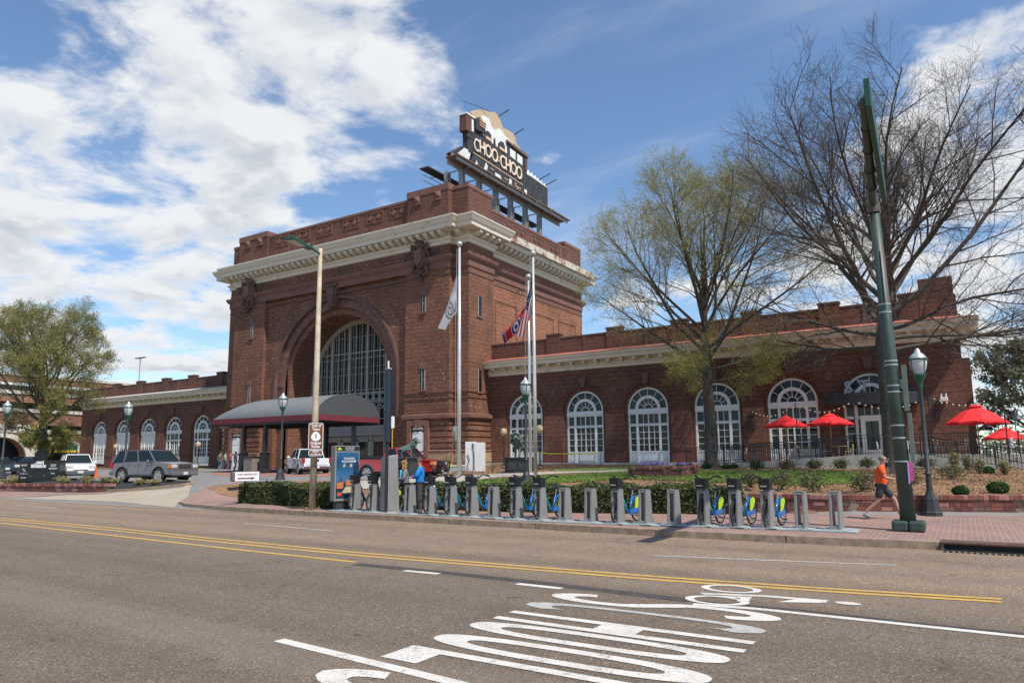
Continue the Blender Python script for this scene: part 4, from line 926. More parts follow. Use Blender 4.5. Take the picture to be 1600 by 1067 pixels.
# the name: nine letters standing proud of the board
for ch, x, y, h in (('C', 262, 402, 118), ('H', 316, 428, 120), ('O', 372, 462, 122), ('O', 432, 500, 122), ('-', 470, 540, 60), ('C', 505, 558, 122), ('H', 555, 590, 122), ('O', 605, 622, 120), ('O', 657, 660, 118)):
    o_ = c4(x, y, .2); hh = abs(c4(x, y - h / 2)[2] - c4(x, y + h / 2)[2])
    text('letter', ch, hh / .72 if ch != '-' else hh * 1.2, GOLD, sg, frame3((o_[0] - XG, o_[1] - 54, o_[2] - 21.7), (0, 1, 0), (0, 0, 1)), .05, .028, .80)
    if ch != '-': text('letter_face', ch, hh / .72 * .99, plain('letter_fill', (.75, .66, .55), .6, var=.1), sg, frame3((o_[0] - XG + .06, o_[1] - 54, o_[2] - 21.7), (0, 1, 0), (0, 0, 1)), .005, -.006, .80)
board('trim_line', [(205, 455), (680, 765), (680, 772), (205, 463)], GOLD, .18, .03)
# remains of older painted lettering
for pts in ([(250, 540), (262, 575), (262, 600), (240, 580)], [(340, 560), (355, 600), (345, 640), (320, 620)], [(425, 655), (470, 680), (490, 735), (420, 690)], [(555, 710), (575, 720), (580, 795), (555, 780)], [(695, 805), (718, 820), (718, 890), (697, 870)], [(630, 790), (650, 830), (640, 850), (625, 830)]): board('old_lettering', pts, BW, .17, .02)
for pts in ([(740, 870), (775, 890), (770, 905), (740, 895)], [(800, 905), (812, 935), (828, 920), (822, 970), (808, 965)], [(850, 940), (885, 965), (880, 985), (850, 955)]): board('old_lettering', pts, BW, .125, .02)
for x, y, w in ((380, 610, 30), (510, 700, 34), (605, 765, 60), (605, 745, 20)): board('old_rule', [(x, y), (x + w, y + w * .65), (x + w, y + w * .65 + 7), (x, y + 7)], GOLD, .17, .02)
# structure
WH = plain('weathered_grey_steel', (.3, .32, .31), .6, var=.25, scale=3)
zp = 27.15
q = MB(); q.box(XG + .2, XG + 1.5, 45.0, 65.2, zp, zp + .1); obj('catwalk', q, RUSTM, sg); q = MB(); q.box(XG + .2, XG + .32, 45.2, 65, zp - .45, zp); q.box(XG + 1.2, XG + 1.3, 45.2, 65, zp - .3, zp); obj('girder', q, WH, sg)
q = MB(); q.box(XG - 2.9, XG - 1.9, 45.3, 53, zp - .2, zp - .1); q.box(XG - 2.9, XG - 1.9, 54, 64.5, zp - .2, zp - .1); obj('catwalk', q, plain('dark_catwalk', (.05, .05, .05), .8), sg)
for px in (720, 747, 773, 796, 819, 841):
    y = PX(px, 320, XG)[1]
    for x in (XG + .1, XG - 1.5):
        q = MB(); q.box(x - .22, x + .22, y - .2, y - .14, 21.7, zp); q.box(x - .22, x + .22, y + .14, y + .2, 21.7, zp); q.box(x - .03, x + .03, y - .139, y + .139, 21.7, zp); obj('post', q, WH, sg)
    q = MB(); q.tube([(XG + 1.9, y, zp - .1), (XG - 3.4, y, zp - .15)], .06, 5); q.tube([(XG + .1, y, 22.4), (XG - 1.5, y + .1, zp - .3)], .045, 5); obj('brace', q, WH, sg)
for z in (zp - .7, zp - 1.2): q = MB(); q.tube([(XG - 2.6, 45, z), (XG - 2.6, 63, z)], .03, 4); obj('rail', q, WH, sg)
for x, y in ((495, 95), (632, 270), (880, 680), (938, 735)): q = MB(); a = c4(x, y); q.tube([(XG + .9, a[1], a[2] + .05), (XG - .8, a[1] + .2, a[2] - .3)], .05, 5); obj('lamp_arm', q, IRON, sg)
a = c4(290, 62); q = MB(); q.tube([(XG - .3, a[1] - 2.2, a[2] - .1), (XG, a[1], a[2] + .2), (XG + .3, a[1] + 1.2, a[2] + .15)], .025, 4); obj('wire', q, IRON, sg)
# ---------------------------------------------------------------- trees
def fwdpt(px, depth, z=None, py=None):
    v = ray(px, 700); k = depth / 1.0
    return (v[0] * k, v[1] * k)
def bark(name, a, b):
    q = Mat(name); n = q.noise(5, 8, .7); q.set(col=q.ramp(n, [(.3, a), (.7, b)]), rough=.95); q.bump(n, .05, 1); return q.m
BARK = bark('grey_brown_bark', (.045, .036, .028), (.12, .1, .08)); TWIG = plain('twig_bark', (.085, .066, .054), .9, var=.3); TWIGY = plain('budding_twig', (.17, .145, .075), .9, var=.3)
def leafmat(name, a, b, tr=.3):
    q = Mat(name); n = q.noise(1.1, 5, .7); w = q.n.new('ShaderNodeTexWhiteNoise'); q.l.new(q.g.outputs['Position'], w.inputs[0])
    oi = q.noise(14, 2, .8)
    q.set(col=q.mix(q.math('MULTIPLY_ADD', n, 1.0) if False else q.ramp(q.math('ADD', q.math('MULTIPLY', n, .6), q.math('MULTIPLY', oi, .5)), [(.42, 0), (.68, 1)]), a, b), rough=.8)
    t = q.n.new('ShaderNodeBsdfTranslucent'); q.l.new(q.b.inputs['Base Color'].links[0].from_socket, t.inputs[0]); mx = q.n.new('ShaderNodeMixShader'); mx.inputs[0].default_value = tr
    q.l.new(q.b.outputs[0], mx.inputs[1]); q.l.new(t.outputs[0], mx.inputs[2]); q.l.new(mx.outputs[0], q.n['Material Output'].inputs[0]); return q.m
def quads(name, ctr, size, mat, parent=None, up=.0, kind=None, asp=1.5, off=(0, 0, 0), rs=None):
    rs = rs or np.random.RandomState(3); c = np.asarray(ctr, float) - np.array(off); n = len(c)
    a = rs.normal(size=(n, 3)); a /= np.linalg.norm(a, axis=1)[:, None]; b = rs.normal(size=(n, 3)); b -= a * (a * b).sum(1)[:, None]; b[:, 2] *= (1 - up); b /= np.linalg.norm(b, axis=1)[:, None]
    s = size * rs.uniform(.6, 1.3, (n, 1)); a = a * s * asp * .5; b = b * s * .5
    v = np.stack([c - a, c + b * .9, c + a, c - b * .9], 1).reshape(-1, 3)
    me = bpy.data.meshes.new(name); me.vertices.add(4 * n); me.vertices.foreach_set('co', v.ravel()); me.loops.add(4 * n); me.loops.foreach_set('vertex_index', np.arange(4 * n)); me.polygons.add(n); me.polygons.foreach_set('loop_start', np.arange(0, 4 * n, 4)); me.polygons.foreach_set('loop_total', np.full(n, 4)); me.materials.append(mat); me.update(calc_edges=True)
    o = bpy.data.objects.new(name, me); C.objects.link(o); o.parent = parent
    if kind: o['kind'] = kind
    return o
def tree(name, label, base, H, R, fork, tr, seed, nl=9, up=.55, leafn=0, leafs=.1, leafm=None, twm=None, lean=(0, 0), lv=(9, 8, 7, 5), droop=0., loose=1., group=None, low=0):
    """base point, height, crown radius, fork height, trunk radius"""
    rs = random.Random(seed); t = thing(name, label, 'tree', base, 0, group)
    LM, TW = MB(), MB(); tips = []
    cz = fork + (H - fork) * .5; rz = (H - fork) * .52 + .5
    def inside(p): return ((p.x - lean[0]) / R) ** 2 + ((p.y - lean[1]) / R) ** 2 + ((p.z - cz) / rz) ** 2
    def grow(p, d, L, r, lev, trop):
        n = (7, 7, 6, 4, 3)[min(lev, 4)] if lev else 6; pts = [p.copy()]; rad = [r]; dirs = []
        for i in range(n):
            d = (d + Vector((rs.gauss(0, 1), rs.gauss(0, 1), rs.gauss(0, 1))) * (.06 + .03 * lev) + Vector((0, 0, trop))).normalized()
            p = p + d * L / n; pts.append(p.copy()); dirs.append(d.copy())
            rad.append(max(r * (1 - (i + 1) / n * (.8 if lev else .45)), .004))
            if lev >= 1 and i > 1 and inside(p) > (1.0 if lev == 1 else 1.1): break
        (LM if lev < 2 else TW).tube(pts, rad, (10, 7, 4, 3, 3)[min(lev, 4)], 0, False)
        if lev >= 3: tips.extend(pts[1:])
        if lev >= 4: return
        k = lv[lev - 1] if lev else 0; m = len(pts)
        for j in range(k):
            f = .22 + .78 * (j + rs.random()) / k; q = f * (m - 1); i = min(int(q), m - 2); pp = pts[i].lerp(pts[i + 1], q - i); dd = dirs[i]
            ax = dd.cross(Vector((rs.gauss(0, 1), rs.gauss(0, 1), rs.gauss(0, 1)))).normalized(); ang = math.radians(rs.uniform(25, 52) * loose)
            nd_ = (dd * math.cos(ang) + ax * math.sin(ang)).normalized()
            grow(pp, nd_, L * rs.uniform(.36, .62) * (1.12 - .45 * f), rad[i] * (.5 if lev == 1 else .46), lev + 1, trop * .8 if lev < 2 else .02)
    tp = [Vector((0, 0, -.2)), Vector((0, 0, .15)), Vector((.02, 0, .6)), Vector((.03, .02, fork * .5)), Vector((-.03, 0, fork)), Vector((lean[0] * .3, 0, fork + (H - fork) * .3)), Vector((lean[0] * .6, 0, fork + (H - fork) * .6)), Vector((lean[0] * .8, 0, H * .9))]
    tr_ = [tr * 1.9, tr * 1.45, tr * 1.12, tr, tr * .85, tr * .5, tr * .28, .03]
    LM.tube(tp, tr_, 14)
    for i in range(5): a = i * 1.3 + seed; LM.tube([(math.cos(a) * tr * .9, math.sin(a) * tr * .9, .5), (math.cos(a) * tr * 1.9, math.sin(a) * tr * 1.9, -.1)], [tr * .28, tr * .4], 5)
    for j in range(nl):
        a = j * 2.4 + rs.uniform(-.3, .3); f = j / nl
        z = fork - .4 + (H - fork) * .5 * f; rr = tr * (.4 - .17 * f) * (.7 if j < low else 1)
        el = math.radians(24 + 42 * f + rs.uniform(-9, 9)) if j >= low else math.radians(rs.uniform(2, 14))
        d = Vector((math.cos(a) * math.cos(el), math.sin(a) * math.cos(el), math.sin(el)))
        q = min(max((z - fork) / (H - fork), 0) / .9, 1); st = Vector((lean[0] * q, 0, z))
        L = .5
        while L < 30 and inside(st + d * L) < .95: L += .5
        L = L * (1.08 if j >= low else 1.1)
        grow(st, d, L, rr, 1, up * .2 if j >= low else -.01)
    grow(tp[5], Vector((.1, .05, 1)).normalized(), H * .98 - tp[5].z, tr * .4, 1, .1)
    obj('trunk', LM, BARK, t, smooth=2, world=False); obj('twigs', TW, twm or TWIG, t, world=False, kind='stuff')
    if leafn:
        r2 = np.random.RandomState(seed); tp_ = np.array([tuple(v) for v in tips]); ix = r2.randint(0, len(tp_), leafn)
        quads('leaves', tp_[ix] + r2.normal(scale=.12, size=(leafn, 3)), leafs, leafm, t, kind='stuff', rs=r2)
    return t
LF1 = leafmat('yellow_green_buds', (.3, .28, .06), (.5, .45, .12), .4); LF2 = leafmat('spring_olive_leaf', (.16, .16, .045), (.34, .32, .1), .4); LF3 = leafmat('grey_green_leaf', (.12, .14, .08), (.28, .28, .17), .4)
b = PY(1112, 728, 42); tree('elm_tree', 'tall tree just coming into yellow green bud before the right wing', (b[0], 42, 1.15), 16.6, 7.2, 5.6, .34, 11, nl=22, up=.26, leafn=80000, leafs=.05, leafm=LF1, twm=TWIGY, lv=(12, 9, 7, 0), low=4)
b = PY(1398, 742, 36.5); tree('bare_tree', 'big bare dark tree behind the leaning green pole', (b[0], 36.5, .85), 15.6, 9.8, 6.2, .39, 23, nl=24, up=.17, leafn=1500, leafs=.05, leafm=LF1, lv=(13, 10, 7, 0), low=6, lean=(.9, 0))
b = PY(62, 752, 30); tree('oak_tree', 'spreading tree in thin olive spring leaf left of the driveway', (b[0], 30, .25), 14.6, 5.2, 3.4, .42, 5, nl=20, up=.2, leafn=120000, leafs=.07, leafm=LF2, twm=TWIGY, lv=(12, 9, 7, 0), low=5, lean=(-1.9, 0))
tree('olive_tree', 'grey green leafy tree beyond the terrace at the right edge', (5.4, 68, 1.2), 8.3, 5.2, 2.2, .35, 31, nl=9, up=.3, leafn=26000, leafs=.17, leafm=LF3, lv=(8, 7, 5, 0), lean=(.5, 0))
tree('sapling', 'young leafy tree in front of the parking garage arch', (*fwdpt(56, 76), .8), 4.6, 1.6, 1.6, .06, 8, nl=6, leafn=1500, leafs=.16, leafm=LF1, lv=(5, 4, 4, 0))
# ---------------------------------------------------------------- parking garage far left
GB = brick('garage_brick', (.36, .17, .11), (.3, .14, .09), (.24, .11, .08), (.38, .25, .18), .4, .2)
GCREAM = plain('garage_stone_trim', (.58, .54, .46), .8, var=.08)
B_ = Vector(fwdpt(131, 99)); A_ = Vector(fwdpt(-30, 88)); gx_ = (B_ - A_); GL = gx_.length; gang = math.atan2(gx_.y, gx_.x)
gar = thing('parking_garage', 'orange brick parking garage with cream bands and arches beyond the left wing', 'building', (A_.x, A_.y, .8), gang)
def gz_(px, py):                          # garage face coordinates of a spot in the photograph
    v = ray(px, py); d = Vector((v[0], v[1])); n = Vector((-gx_.y, gx_.x)).normalized(); t = A_.dot(n) / d.dot(n); p = d * t
    return (p - A_).dot(gx_.normalized()), HC + v[2] * t - .8
s1, z1_ = gz_(90, 688); s2, _z = gz_(4, 688); zt1 = gz_(90, 674)[1]; zt2 = gz_(90, 665)[1]; zt3 = gz_(90, 648)[1]; zt4 = gz_(90, 643)[1]; zt5 = gz_(90, 622)[1]; zt6 = gz_(90, 616)[1]; zt7 = gz_(130, 596)[1]
rA = gz_(122, 710)[0] - s1
q = MB(); wall_arch(q, -14, GL + 4, -.5, zt1 - .05, 0, [(s2, rA, 0, z1_ - rA + .3 - .0), (s1, rA, 0, z1_ - rA + .3)], 1.5); q.box(-14, GL + 4, 0, .5, zt2 + .02, zt3); q.box(-14, GL + 4, .01, .5, zt4 + 1.0, zt5); q.box(-14, GL + 30, .02, .5, zt6 + 1.2, zt7)
obj('wall', q, GB, gar, world=False)
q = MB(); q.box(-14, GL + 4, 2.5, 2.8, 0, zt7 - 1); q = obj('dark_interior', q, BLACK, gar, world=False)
for z in (zt1, zt4, zt6): q = MB(); q.box(-14, GL + 4, -.15, .4, z - .3, z + .15); obj('stone_band', q, GCREAM, gar, world=False)
q = MB(); q.box(-14, GL + 30, -.1, .6, zt7, zt7 + .35); q.box(-14, s1 - 3.5, -.03, .5, zt1 + .16, zt2 + .01); obj('coping', q, GCREAM, gar, world=False)
for s in (s1, s2): q = MB(); archband(q, s, z1_ - rA + .3, rA, rA * 1.2, -.2, .2, 0); obj('arch_trim', q, GCREAM, gar, world=False)
q = MB(); q.box(s1 - .5, s1 + 2.4, -.6, -.4, z1_ - 1.3, z1_ - .6, 0); q.box(s1 - .5, s1 + 2.4, -.62, -.4, z1_ - 1.6, z1_ - 1.31, 1); obj('entrance_board', q, [plain('teal_sign', (.01, .08, .08), .5), plain('yellow_sign', (.7, .5, .02), .5)], gar, world=False)
for px, py in ((146, 565), (212, 557)):
    a = Vector(fwdpt(px - 2, 125)); v = ray(px, py); k = 125; zt_ = HC + v[2] * k
    t = thing('garage_light', 'thin double headed light mast on the garage roof, %s of the two' % ('shorter left one' if px < 200 else 'taller right one'), 'light mast', (a.x, a.y, 10), group='light masts on the garage roof')
    q = MB(); q.cyl((0, 0, 0), (0, 0, zt_ - 10), .14, .1, 6); obj('mast', q, GALV, t, world=False); q = MB(); q.box(-1.5, 1.5, -.2, .2, zt_ - 10, zt_ - 9.85); obj('lamp_head', q, IRON, t, world=False)
# distant wooded skyline
random.seed(12); rs = np.random.RandomState(7); pts = []
for i in range(60):
    x = -420 + i * 14; y = 190 + random.uniform(-20, 20); r = random.uniform(5, 9); q = rs.normal(size=(900, 3)) * [r, r * .6, r * .3] + [x, y, 3.2]; pts.append(q)
quads('distant_woods', np.concatenate(pts), .7, LF3, kind='stuff')['label'] = 'distant line of trees behind the station'
# ---------------------------------------------------------------- depth helpers for things of known distance
FWH = _n([RM[0][2], RM[1][2], 0])
def D(px, py, depth):                     # spot of the photograph at a distance along the view
    v = ray(px, py); k = depth / (v[0] * FWH[0] + v[1] * FWH[1]); return (v[0] * k, v[1] * k, HC + v[2] * k)
# ---------------------------------------------------------------- brick retaining wall with single bricks
WB = [plain('wall_brick_%s' % n, c, .85, var=.3, scale=8) for n, c in (('red', (.2, .06, .04)), ('dark', (.13, .042, .034)), ('rose', (.32, .15, .12)), ('brown', (.16, .08, .055)))]
MORT = plain('wall_mortar', (.2, .15, .12), .9)
def brickwall(name, label, pts, z0, h, bl, bh, cap, cat='wall', maxn=290, wd=.3):
    w = thing(name, label, cat, (pts[0][0], pts[0][1], z0(pts[0]) if callable(z0) else z0)); random.seed(3)
    L0 = w.location; kit = []
    for mi in range(4):
        for ln in (bl, bl * .46): q = MB(); q.bbox((0, 0, 0), (ln, .12, bh - .012)); o = None; kit.append((q, ln, mi))
    cq = [MB().bbox((0, 0, 0), (bh * 1.15, wd + .06, bh * 1.15)) for _ in range(1)][0]
    protos = {}
    def put(name_, key, q, mat, loc, rz):
        if key not in protos: o = obj(name_, q, mat, w, world=False, bevel=.006); protos[key] = o
        else: o = child(protos[key], w)
        o.location = loc; o.rotation_euler = (0, 0, rz)
    rest = MB()
    for a, b in zip(pts[:-1], pts[1:]):
        a = Vector(a); b = Vector(b); L = (b - a).length; d = (b - a).normalized(); n = Vector((d.y, -d.x)); ang = math.atan2(d.y, d.x)
        core = MB(); zz = [(z0(p) if callable(z0) else z0) for p in (a, b)]
        core.prism([(a.x, a.y, zz[0] - .2), (b.x, b.y, zz[1] - .2), (b.x, b.y, zz[1] + h - bh), (a.x, a.y, zz[0] + h - bh)], (-n.x * wd, -n.y * wd, 0)); obj('core', core, MORT, w)
        rows = int(round((h - bh * 1.15) / bh))
        for r in range(rows):
            s = -bl * random.random() * .5
            while s < L:
                k = random.choice([0, 2, 4, 6, 0, 2, 1, 3, 5, 7] if r % 2 else [0, 2, 6, 1, 3, 0, 2, 4]); q, ln, mi = kit[k]; c = s + ln / 2; s += ln + .012
                if c - ln / 2 < -.01 or c + ln / 2 > L + .03: continue
                p = a + d * c; z = zz[0] + (zz[1] - zz[0]) * c / L + bh * (r + .5); off = random.uniform(-.006, .006) + .045
                put('brick', k, q, WB[mi], (p.x - n.x * (off + .0) - L0.x - n.x * 0, p.y - n.y * off - L0.y, z - L0.z), ang)
        s = 0
        while s < L:
            c = s + bh * .58; s += bh * 1.17; p = a + d * c - n * (wd / 2); z = zz[0] + (zz[1] - zz[0]) * c / L + h - bh * .5; mi = random.choice((0, 2, 0, 3, 1, 2))
            put('cap_brick', 'c%d' % mi, cq, WB[mi], (p.x - L0.x + n.x * .02, p.y - L0.y + n.y * .02, z - L0.z), ang)
    return w
brickwall('retaining_wall', 'low red brick retaining wall holding the mulch bed behind the right pavement', [(-6.4, 23.4), (-3, 23.7), (1.3, 25.45), (4.5, 25.5)], .155, .56, .32, .115, True)
wl_ = [Vector(PT(px, py)[:2]) for px, py in ((-30, 766.5), (170, 767.5))]
brickwall('retaining_wall', 'low red brick wall in front of the black sign box left of the driveway', [tuple(p) for p in wl_], lambda p: T(p[0], p[1]) - .02, .42, .45, .14, True)
pb = [D(982, 750, 34.5), D(1065, 749, 33.5), D(1092, 744, 35.5)]
brickwall('brick_planter', 'raised square brick planter with purple pansies on the lawn', [p[:2] for p in pb], lambda p: T(p[0], p[1]) - .02, .55, .3, .11, True, cat='planter')
# ---------------------------------------------------------------- ornamental street lamps
def lamp():
    t = thing('street_lamp', 'x', 'street lamp', group='green ornamental street lamps')
    q = MB(); q.lathe([(.3, 0), (.3, .1), (.27, .13), (.2, .42), (.2, .46), (.13, .62), (.1, .7)], 8); obj('base', q, IRON, t, world=False)
    q = MB(); q.lathe([(.085, .7), (.075, 1.15), (.1, 1.17), (.1, 1.22), (.065, 1.26), (.05, 3.7)], 12); obj('post', q, IRON, t, smooth=True, world=False)
    q = MB(); q.lathe([(.05, 3.7), (.07, 3.74), (.06, 3.8), (.11, 3.98), (.16, 4.05), (.17, 4.12), (.14, 4.15)], 14); obj('fitter', q, GREENM, t, smooth=True, world=False)
    q = MB(); q.lathe([(.13, 4.15), (.2, 4.3), (.235, 4.48), (.235, 4.58)], 16); g = obj('globe', q, plain('prismatic_glass', (.52, .53, .54), .15, .0, var=.1, scale=14), t, smooth=True, world=False)
    q = MB(); q.lathe([(.25, 4.585), (.235, 4.64), (.17, 4.74), (.09, 4.8), (.07, 4.88), (.03, 4.93)], 16); obj('cap', q, GALV, t, smooth=True, world=False)
    q = MB()
    for k in range(4): a = PI / 4 + k * PI / 2; q.tube([(.17 * math.cos(a), .17 * math.sin(a), 4.12), (.235 * math.cos(a), .235 * math.sin(a), 4.3), (.265 * math.cos(a), .265 * math.sin(a), 4.6)], .014, 5)
    q.lathe([(.262, 4.57), (.275, 4.58), (.275, 4.61), (.255, 4.62)], 20); obj('cage', q, GREENM, t, world=False)
    return t
lp = lamp(); first_ = True
for lab, px, py, dep, top in (('tall green lamp on the pavement right of the leaning green pole', 1456, 805, None, 0), ('green lamp planted between the bike racks and the flagpoles', 822.5, 761, 31.9, 0), ('green lamp standing right of the guest registration sign before the canopy', 437.5, 751, 40, 0), ('green lamp in the island in front of the grey car', 192.5, 759, 41.8, 0), ('green lamp cut off by the left edge of the photo', 1, 748, 45, 0)):
    p = P(px, py, .16) if dep is None else D(px, py, dep)
    if first_: lp.location = p; lp['label'] = lab; first_ = False
    else: dup(lp, p, 0, lab)
def glamp():
    t = thing('globe_lamp', 'x', 'lamp', group='small globe lamps by the building')
    q = MB(); q.lathe([(.12, 0), (.1, .15), (.045, .25), (.04, 2.5), (.07, 2.55)], 8); obj('post', q, BLACK, t, world=False)
    q = MB(); q.lathe([(.07, 2.55), (.2, 2.7), (.24, 2.88), (.2, 3.06), (.08, 3.15)], 12); obj('globe', q, plain('amber_glass', (.5, .4, .24), .2, var=.1), t, smooth=True, world=False)
    return t
gl = glamp(); k = 0
for lab, px, pyt, dep in (('amber globe lamp beside the white cabinet', 787, 669, 48), ('amber globe lamp just right of the flagpoles', 843, 664, 45), ('amber globe lamp right of the grey car near the wing', 310, 690, 62), ('amber globe lamp behind the grey car roof', 181, 694, 68), ('amber globe lamp before the garage arch', 67, 700, 72)):
    a = D(px, pyt, dep); z = T(a[0], a[1])
    o = gl if k == 0 else dup(gl, (0, 0, 0)); k = 1
    o.location = (a[0], a[1], z); o['label'] = lab; o.scale = (1, 1, max((a[2] - z) / 3.15, .3))
# ---------------------------------------------------------------- tall road light with signs
TANP = plain('stained_tan_pole', (.42, .34, .24), .7, .1, var=.3, scale=2)
p0 = P(488, 796, .16); ztop = PY(499.5, 391, p0[1])
t = thing('road_light', 'tall tan roadside light pole with green arm and flat LED head', 'street light', p0)
q = MB(); q.tube([p0, (p0[0], p0[1], 3.2), (p0[0], p0[1], ztop[2] + .05)], [.125, .115, .07], 14); obj('pole', q, TANP, t, smooth=2)
q = MB(); q.box(p0[0] - .2, p0[0] + .2, p0[1] - .2, p0[1] + .2, .157, .2)
for sx in (-1, 1):
    for sy in (-1, 1): q.cyl((p0[0] + sx * .15, p0[1] + sy * .15, .2), (p0[0] + sx * .15, p0[1] + sy * .15, .27), .03, n=6)
obj('base_plate', q, plain('rusted_base', (.2, .13, .08), .8), t)
e1 = PY(499, 395, p0[1]); 
def at_(px, py, dy): return PY(px, py, p0[1] + dy)
q = MB(); q.tube([(p0[0], p0[1], ztop[2] - .15), at_(485, 387, -.7)], [.035, .04], 8); obj('arm', q, GREENM, t)
h0 = Vector(at_(486, 389, -.65)); h1 = Vector(at_(451, 372, -1.9)); d = (h1 - h0).normalized(); s = Vector((0, 0, 1)).cross(d).normalized() * .2; u = Vector((0, 0, .05))
q = MB(); q.prism([h0 - s * .6 - u, h0 + s * .6 - u, h1 + s - u, h1 - s - u], (0, 0, .11)); hd_ = obj('led_head', q, GREENM, t, norm=True, bevel=.02)
q = MB(); q.prism([h0 + d * .5 - s * .62 - u * 1.3, h0 + d * .5 + s * .62 - u * 1.3, h1 - d * .06 + s * .85 - u * 1.3, h1 - d * .06 - s * .85 - u * 1.3], (0, 0, .012)); obj('lens', q, plain('led_lens', (.5, .5, .46), .4), hd_, norm=True)
q = MB(); q.cyl(h0 + d * .15 + u, h0 + d * .15 + u * 3, .04, n=8); obj('photocell', q, GALV, hd_)
q = MB(); q.lathe([(.1, .0), (.11, .01)], 12); 
BRWN = plain('brown_sign', (.2, .055, .018), .5, var=.05); SW = plain('sign_white_film', (.75, .75, .73), .5, var=0)
def flat_sign(name, label, px0, px1, py0, py1, y, mat, rim=SW, yaw=0):
    a = PY((px0 + px1) / 2, (py0 + py1) / 2, y); w = abs(PY(px1, py0, y)[0] - PY(px0, py0, y)[0]); h = abs(PY(px0, py0, y)[2] - PY(px0, py1, y)[2])
    yaw = math.atan2(a[0], a[1]) * -1 * .9 if yaw is None else yaw
    w = w * math.cos(math.atan2(a[0], a[1])) if yaw else w
    t = thing(name, label, 'sign', a, yaw)
    def rr(W_, H_, r, y0, th): 
        q = MB(); pts = []
        for cx_, cz_, a0 in ((W_ / 2 - r, H_ / 2 - r, 0), (-W_ / 2 + r, H_ / 2 - r, 90), (-W_ / 2 + r, -H_ / 2 + r, 180), (W_ / 2 - r, -H_ / 2 + r, 270)):
            for k in range(4): b = math.radians(a0 + k * 30); pts.append((cx_ + r * math.cos(b), y0, cz_ + r * math.sin(b)))
        q.prism(pts, (0, th, 0)); return q
    obj('plate', rr(w, h, .05, 0, .012), rim, t, world=False, norm=True); obj('sign_face', rr(w - .04, h - .04, .04, -.003, .002), mat, t, world=False, norm=True)
    return t, w, h
t, w, h = flat_sign('route_sign', 'brown Trail of Tears Original Route sign on the tan light pole', 482, 505, 661, 702, p0[1] - .2, BRWN, yaw=None)
fr = lambda x, z, y=-.008: frame3((x, y, z), (1, 0, 0), (0, 0, 1))
for s_, z in (('Trail of', .4), ('Tears', .265), ('Original', -.255), ('Route', -.385)): text('wording', s_, .15 * h, SW, t, fr(0, z * h), .002, .004, .82)
q = MB(); q.prism([(.17 * h * math.cos(a) * (1 - .18 * math.sin(a)), -.007, .17 * h * math.sin(a) * 1.05 - .0) for a in [i * PI / 10 for i in range(20)]], (0, .003, 0)); q = obj('trail_emblem', q, SW, t, world=False, norm=True)
f = MB(); f.prism([(-.015, -.011, .1 * h), (.02, -.011, .09 * h), (.025, -.011, -.02 * h), (.005, -.011, -.1 * h), (-.012, -.011, -.03 * h)], (0, .003, 0)); obj('emblem_mark', f, plain('emblem_blue', (.03, .12, .35), .5), q, world=False, norm=True)
t, w, h = flat_sign('distance_sign', 'small brown sign plate below the Trail of Tears sign', 482, 504, 703, 712, p0[1] - .2, BRWN, yaw=None)
text('wording', 'NEXT', .42 * h, SW, t, fr(0, .22 * h), .002, .002); text('wording', '3.3 MILES', .42 * h, SW, t, fr(0, -.24 * h), .002, .002)
# guest registration sign
a = D(383, 744, 34); t = thing('registration_sign', 'white GUEST REGISTRATION sign with dark red arrow on a short post', 'sign', (a[0], a[1], a[2] + .0), 1.15)
q = MB(); q.bbox((0, 0, 0), (1.3, .3, .46)); obj('cabinet', q, plain('sign_cabinet', (.12, .09, .09), .5), t, world=False, bevel=.05); q = MB(); q.bbox((.06, -.156, 0), (1.1, .01, .42)); obj('sign_face', q, SW, t, world=False)
DRED = plain('dark_red_print', (.16, .012, .025), .5, var=0)
text('wording', 'GUEST REGISTRATION', .115, DRED, t, frame3((.06, -.165, .09), (1, 0, 0), (0, 0, 1)), .002, .002, .78)
q = MB(); q.prism([(-.38, -.165, -.12), (.26, -.165, -.12), (.26, -.165, -.16), (.42, -.165, -.09), (.26, -.165, -.02), (.26, -.165, -.06), (-.38, -.165, -.06)], (0, .003, 0)); obj('arrow', q, DRED, t, world=False, norm=True)
q = MB(); q.bbox((0, 0, -.45), (.1, .1, .5)); obj('post', q, IRON, t, world=False)
# ---------------------------------------------------------------- traffic pole with mast arm
SG = plain('dull_green_paint', (.04, .065, .05), .5, .0, var=.2, scale=2); pb_ = P(1421, 829, .16)
lean = PY(1364, 312, pb_[1]); tz = lean[2]
t = thing('signal_pole', 'thick green leaning traffic pole with a mast arm over the road', 'pole', pb_)
q = MB(); q.tube([pb_, (pb_[0] * .5 + lean[0] * .5, pb_[1], tz * .5), (lean[0], pb_[1], tz)], [.17, .142, .108], 18); obj('shaft', q, SG, t, smooth=2)
q = MB(); q.box(pb_[0] - .34, pb_[0] + .0, pb_[1] - .3, pb_[1] + .3, .158, .4); q.box(pb_[0] + .006, pb_[0] + .34, pb_[1] - .3, pb_[1] + .3, .158, .4); obj('base_cover', q, SG, t, bevel=.05)
e = P(1350, 165, tz); arm0 = Vector((lean[0], pb_[1] - .1, tz - .1)); arm1 = Vector((e[0], e[1], tz + .05))
q = MB(); q.tube([arm0, arm1], [.1, .08], 14); q.ball(arm1, .095, 12, 8); obj('mast_arm', q, SG, t, smooth=True)
q = MB(); q.cyl((lean[0], pb_[1], tz - .35), (lean[0], pb_[1], tz - .1), .145, n=16); q.cyl((lean[0], pb_[1], tz - .35), (lean[0], pb_[1], tz + .12), .118, n=16); obj('clamp', q, plain('rusty_green', (.09, .08, .06), .7, var=.3), t)
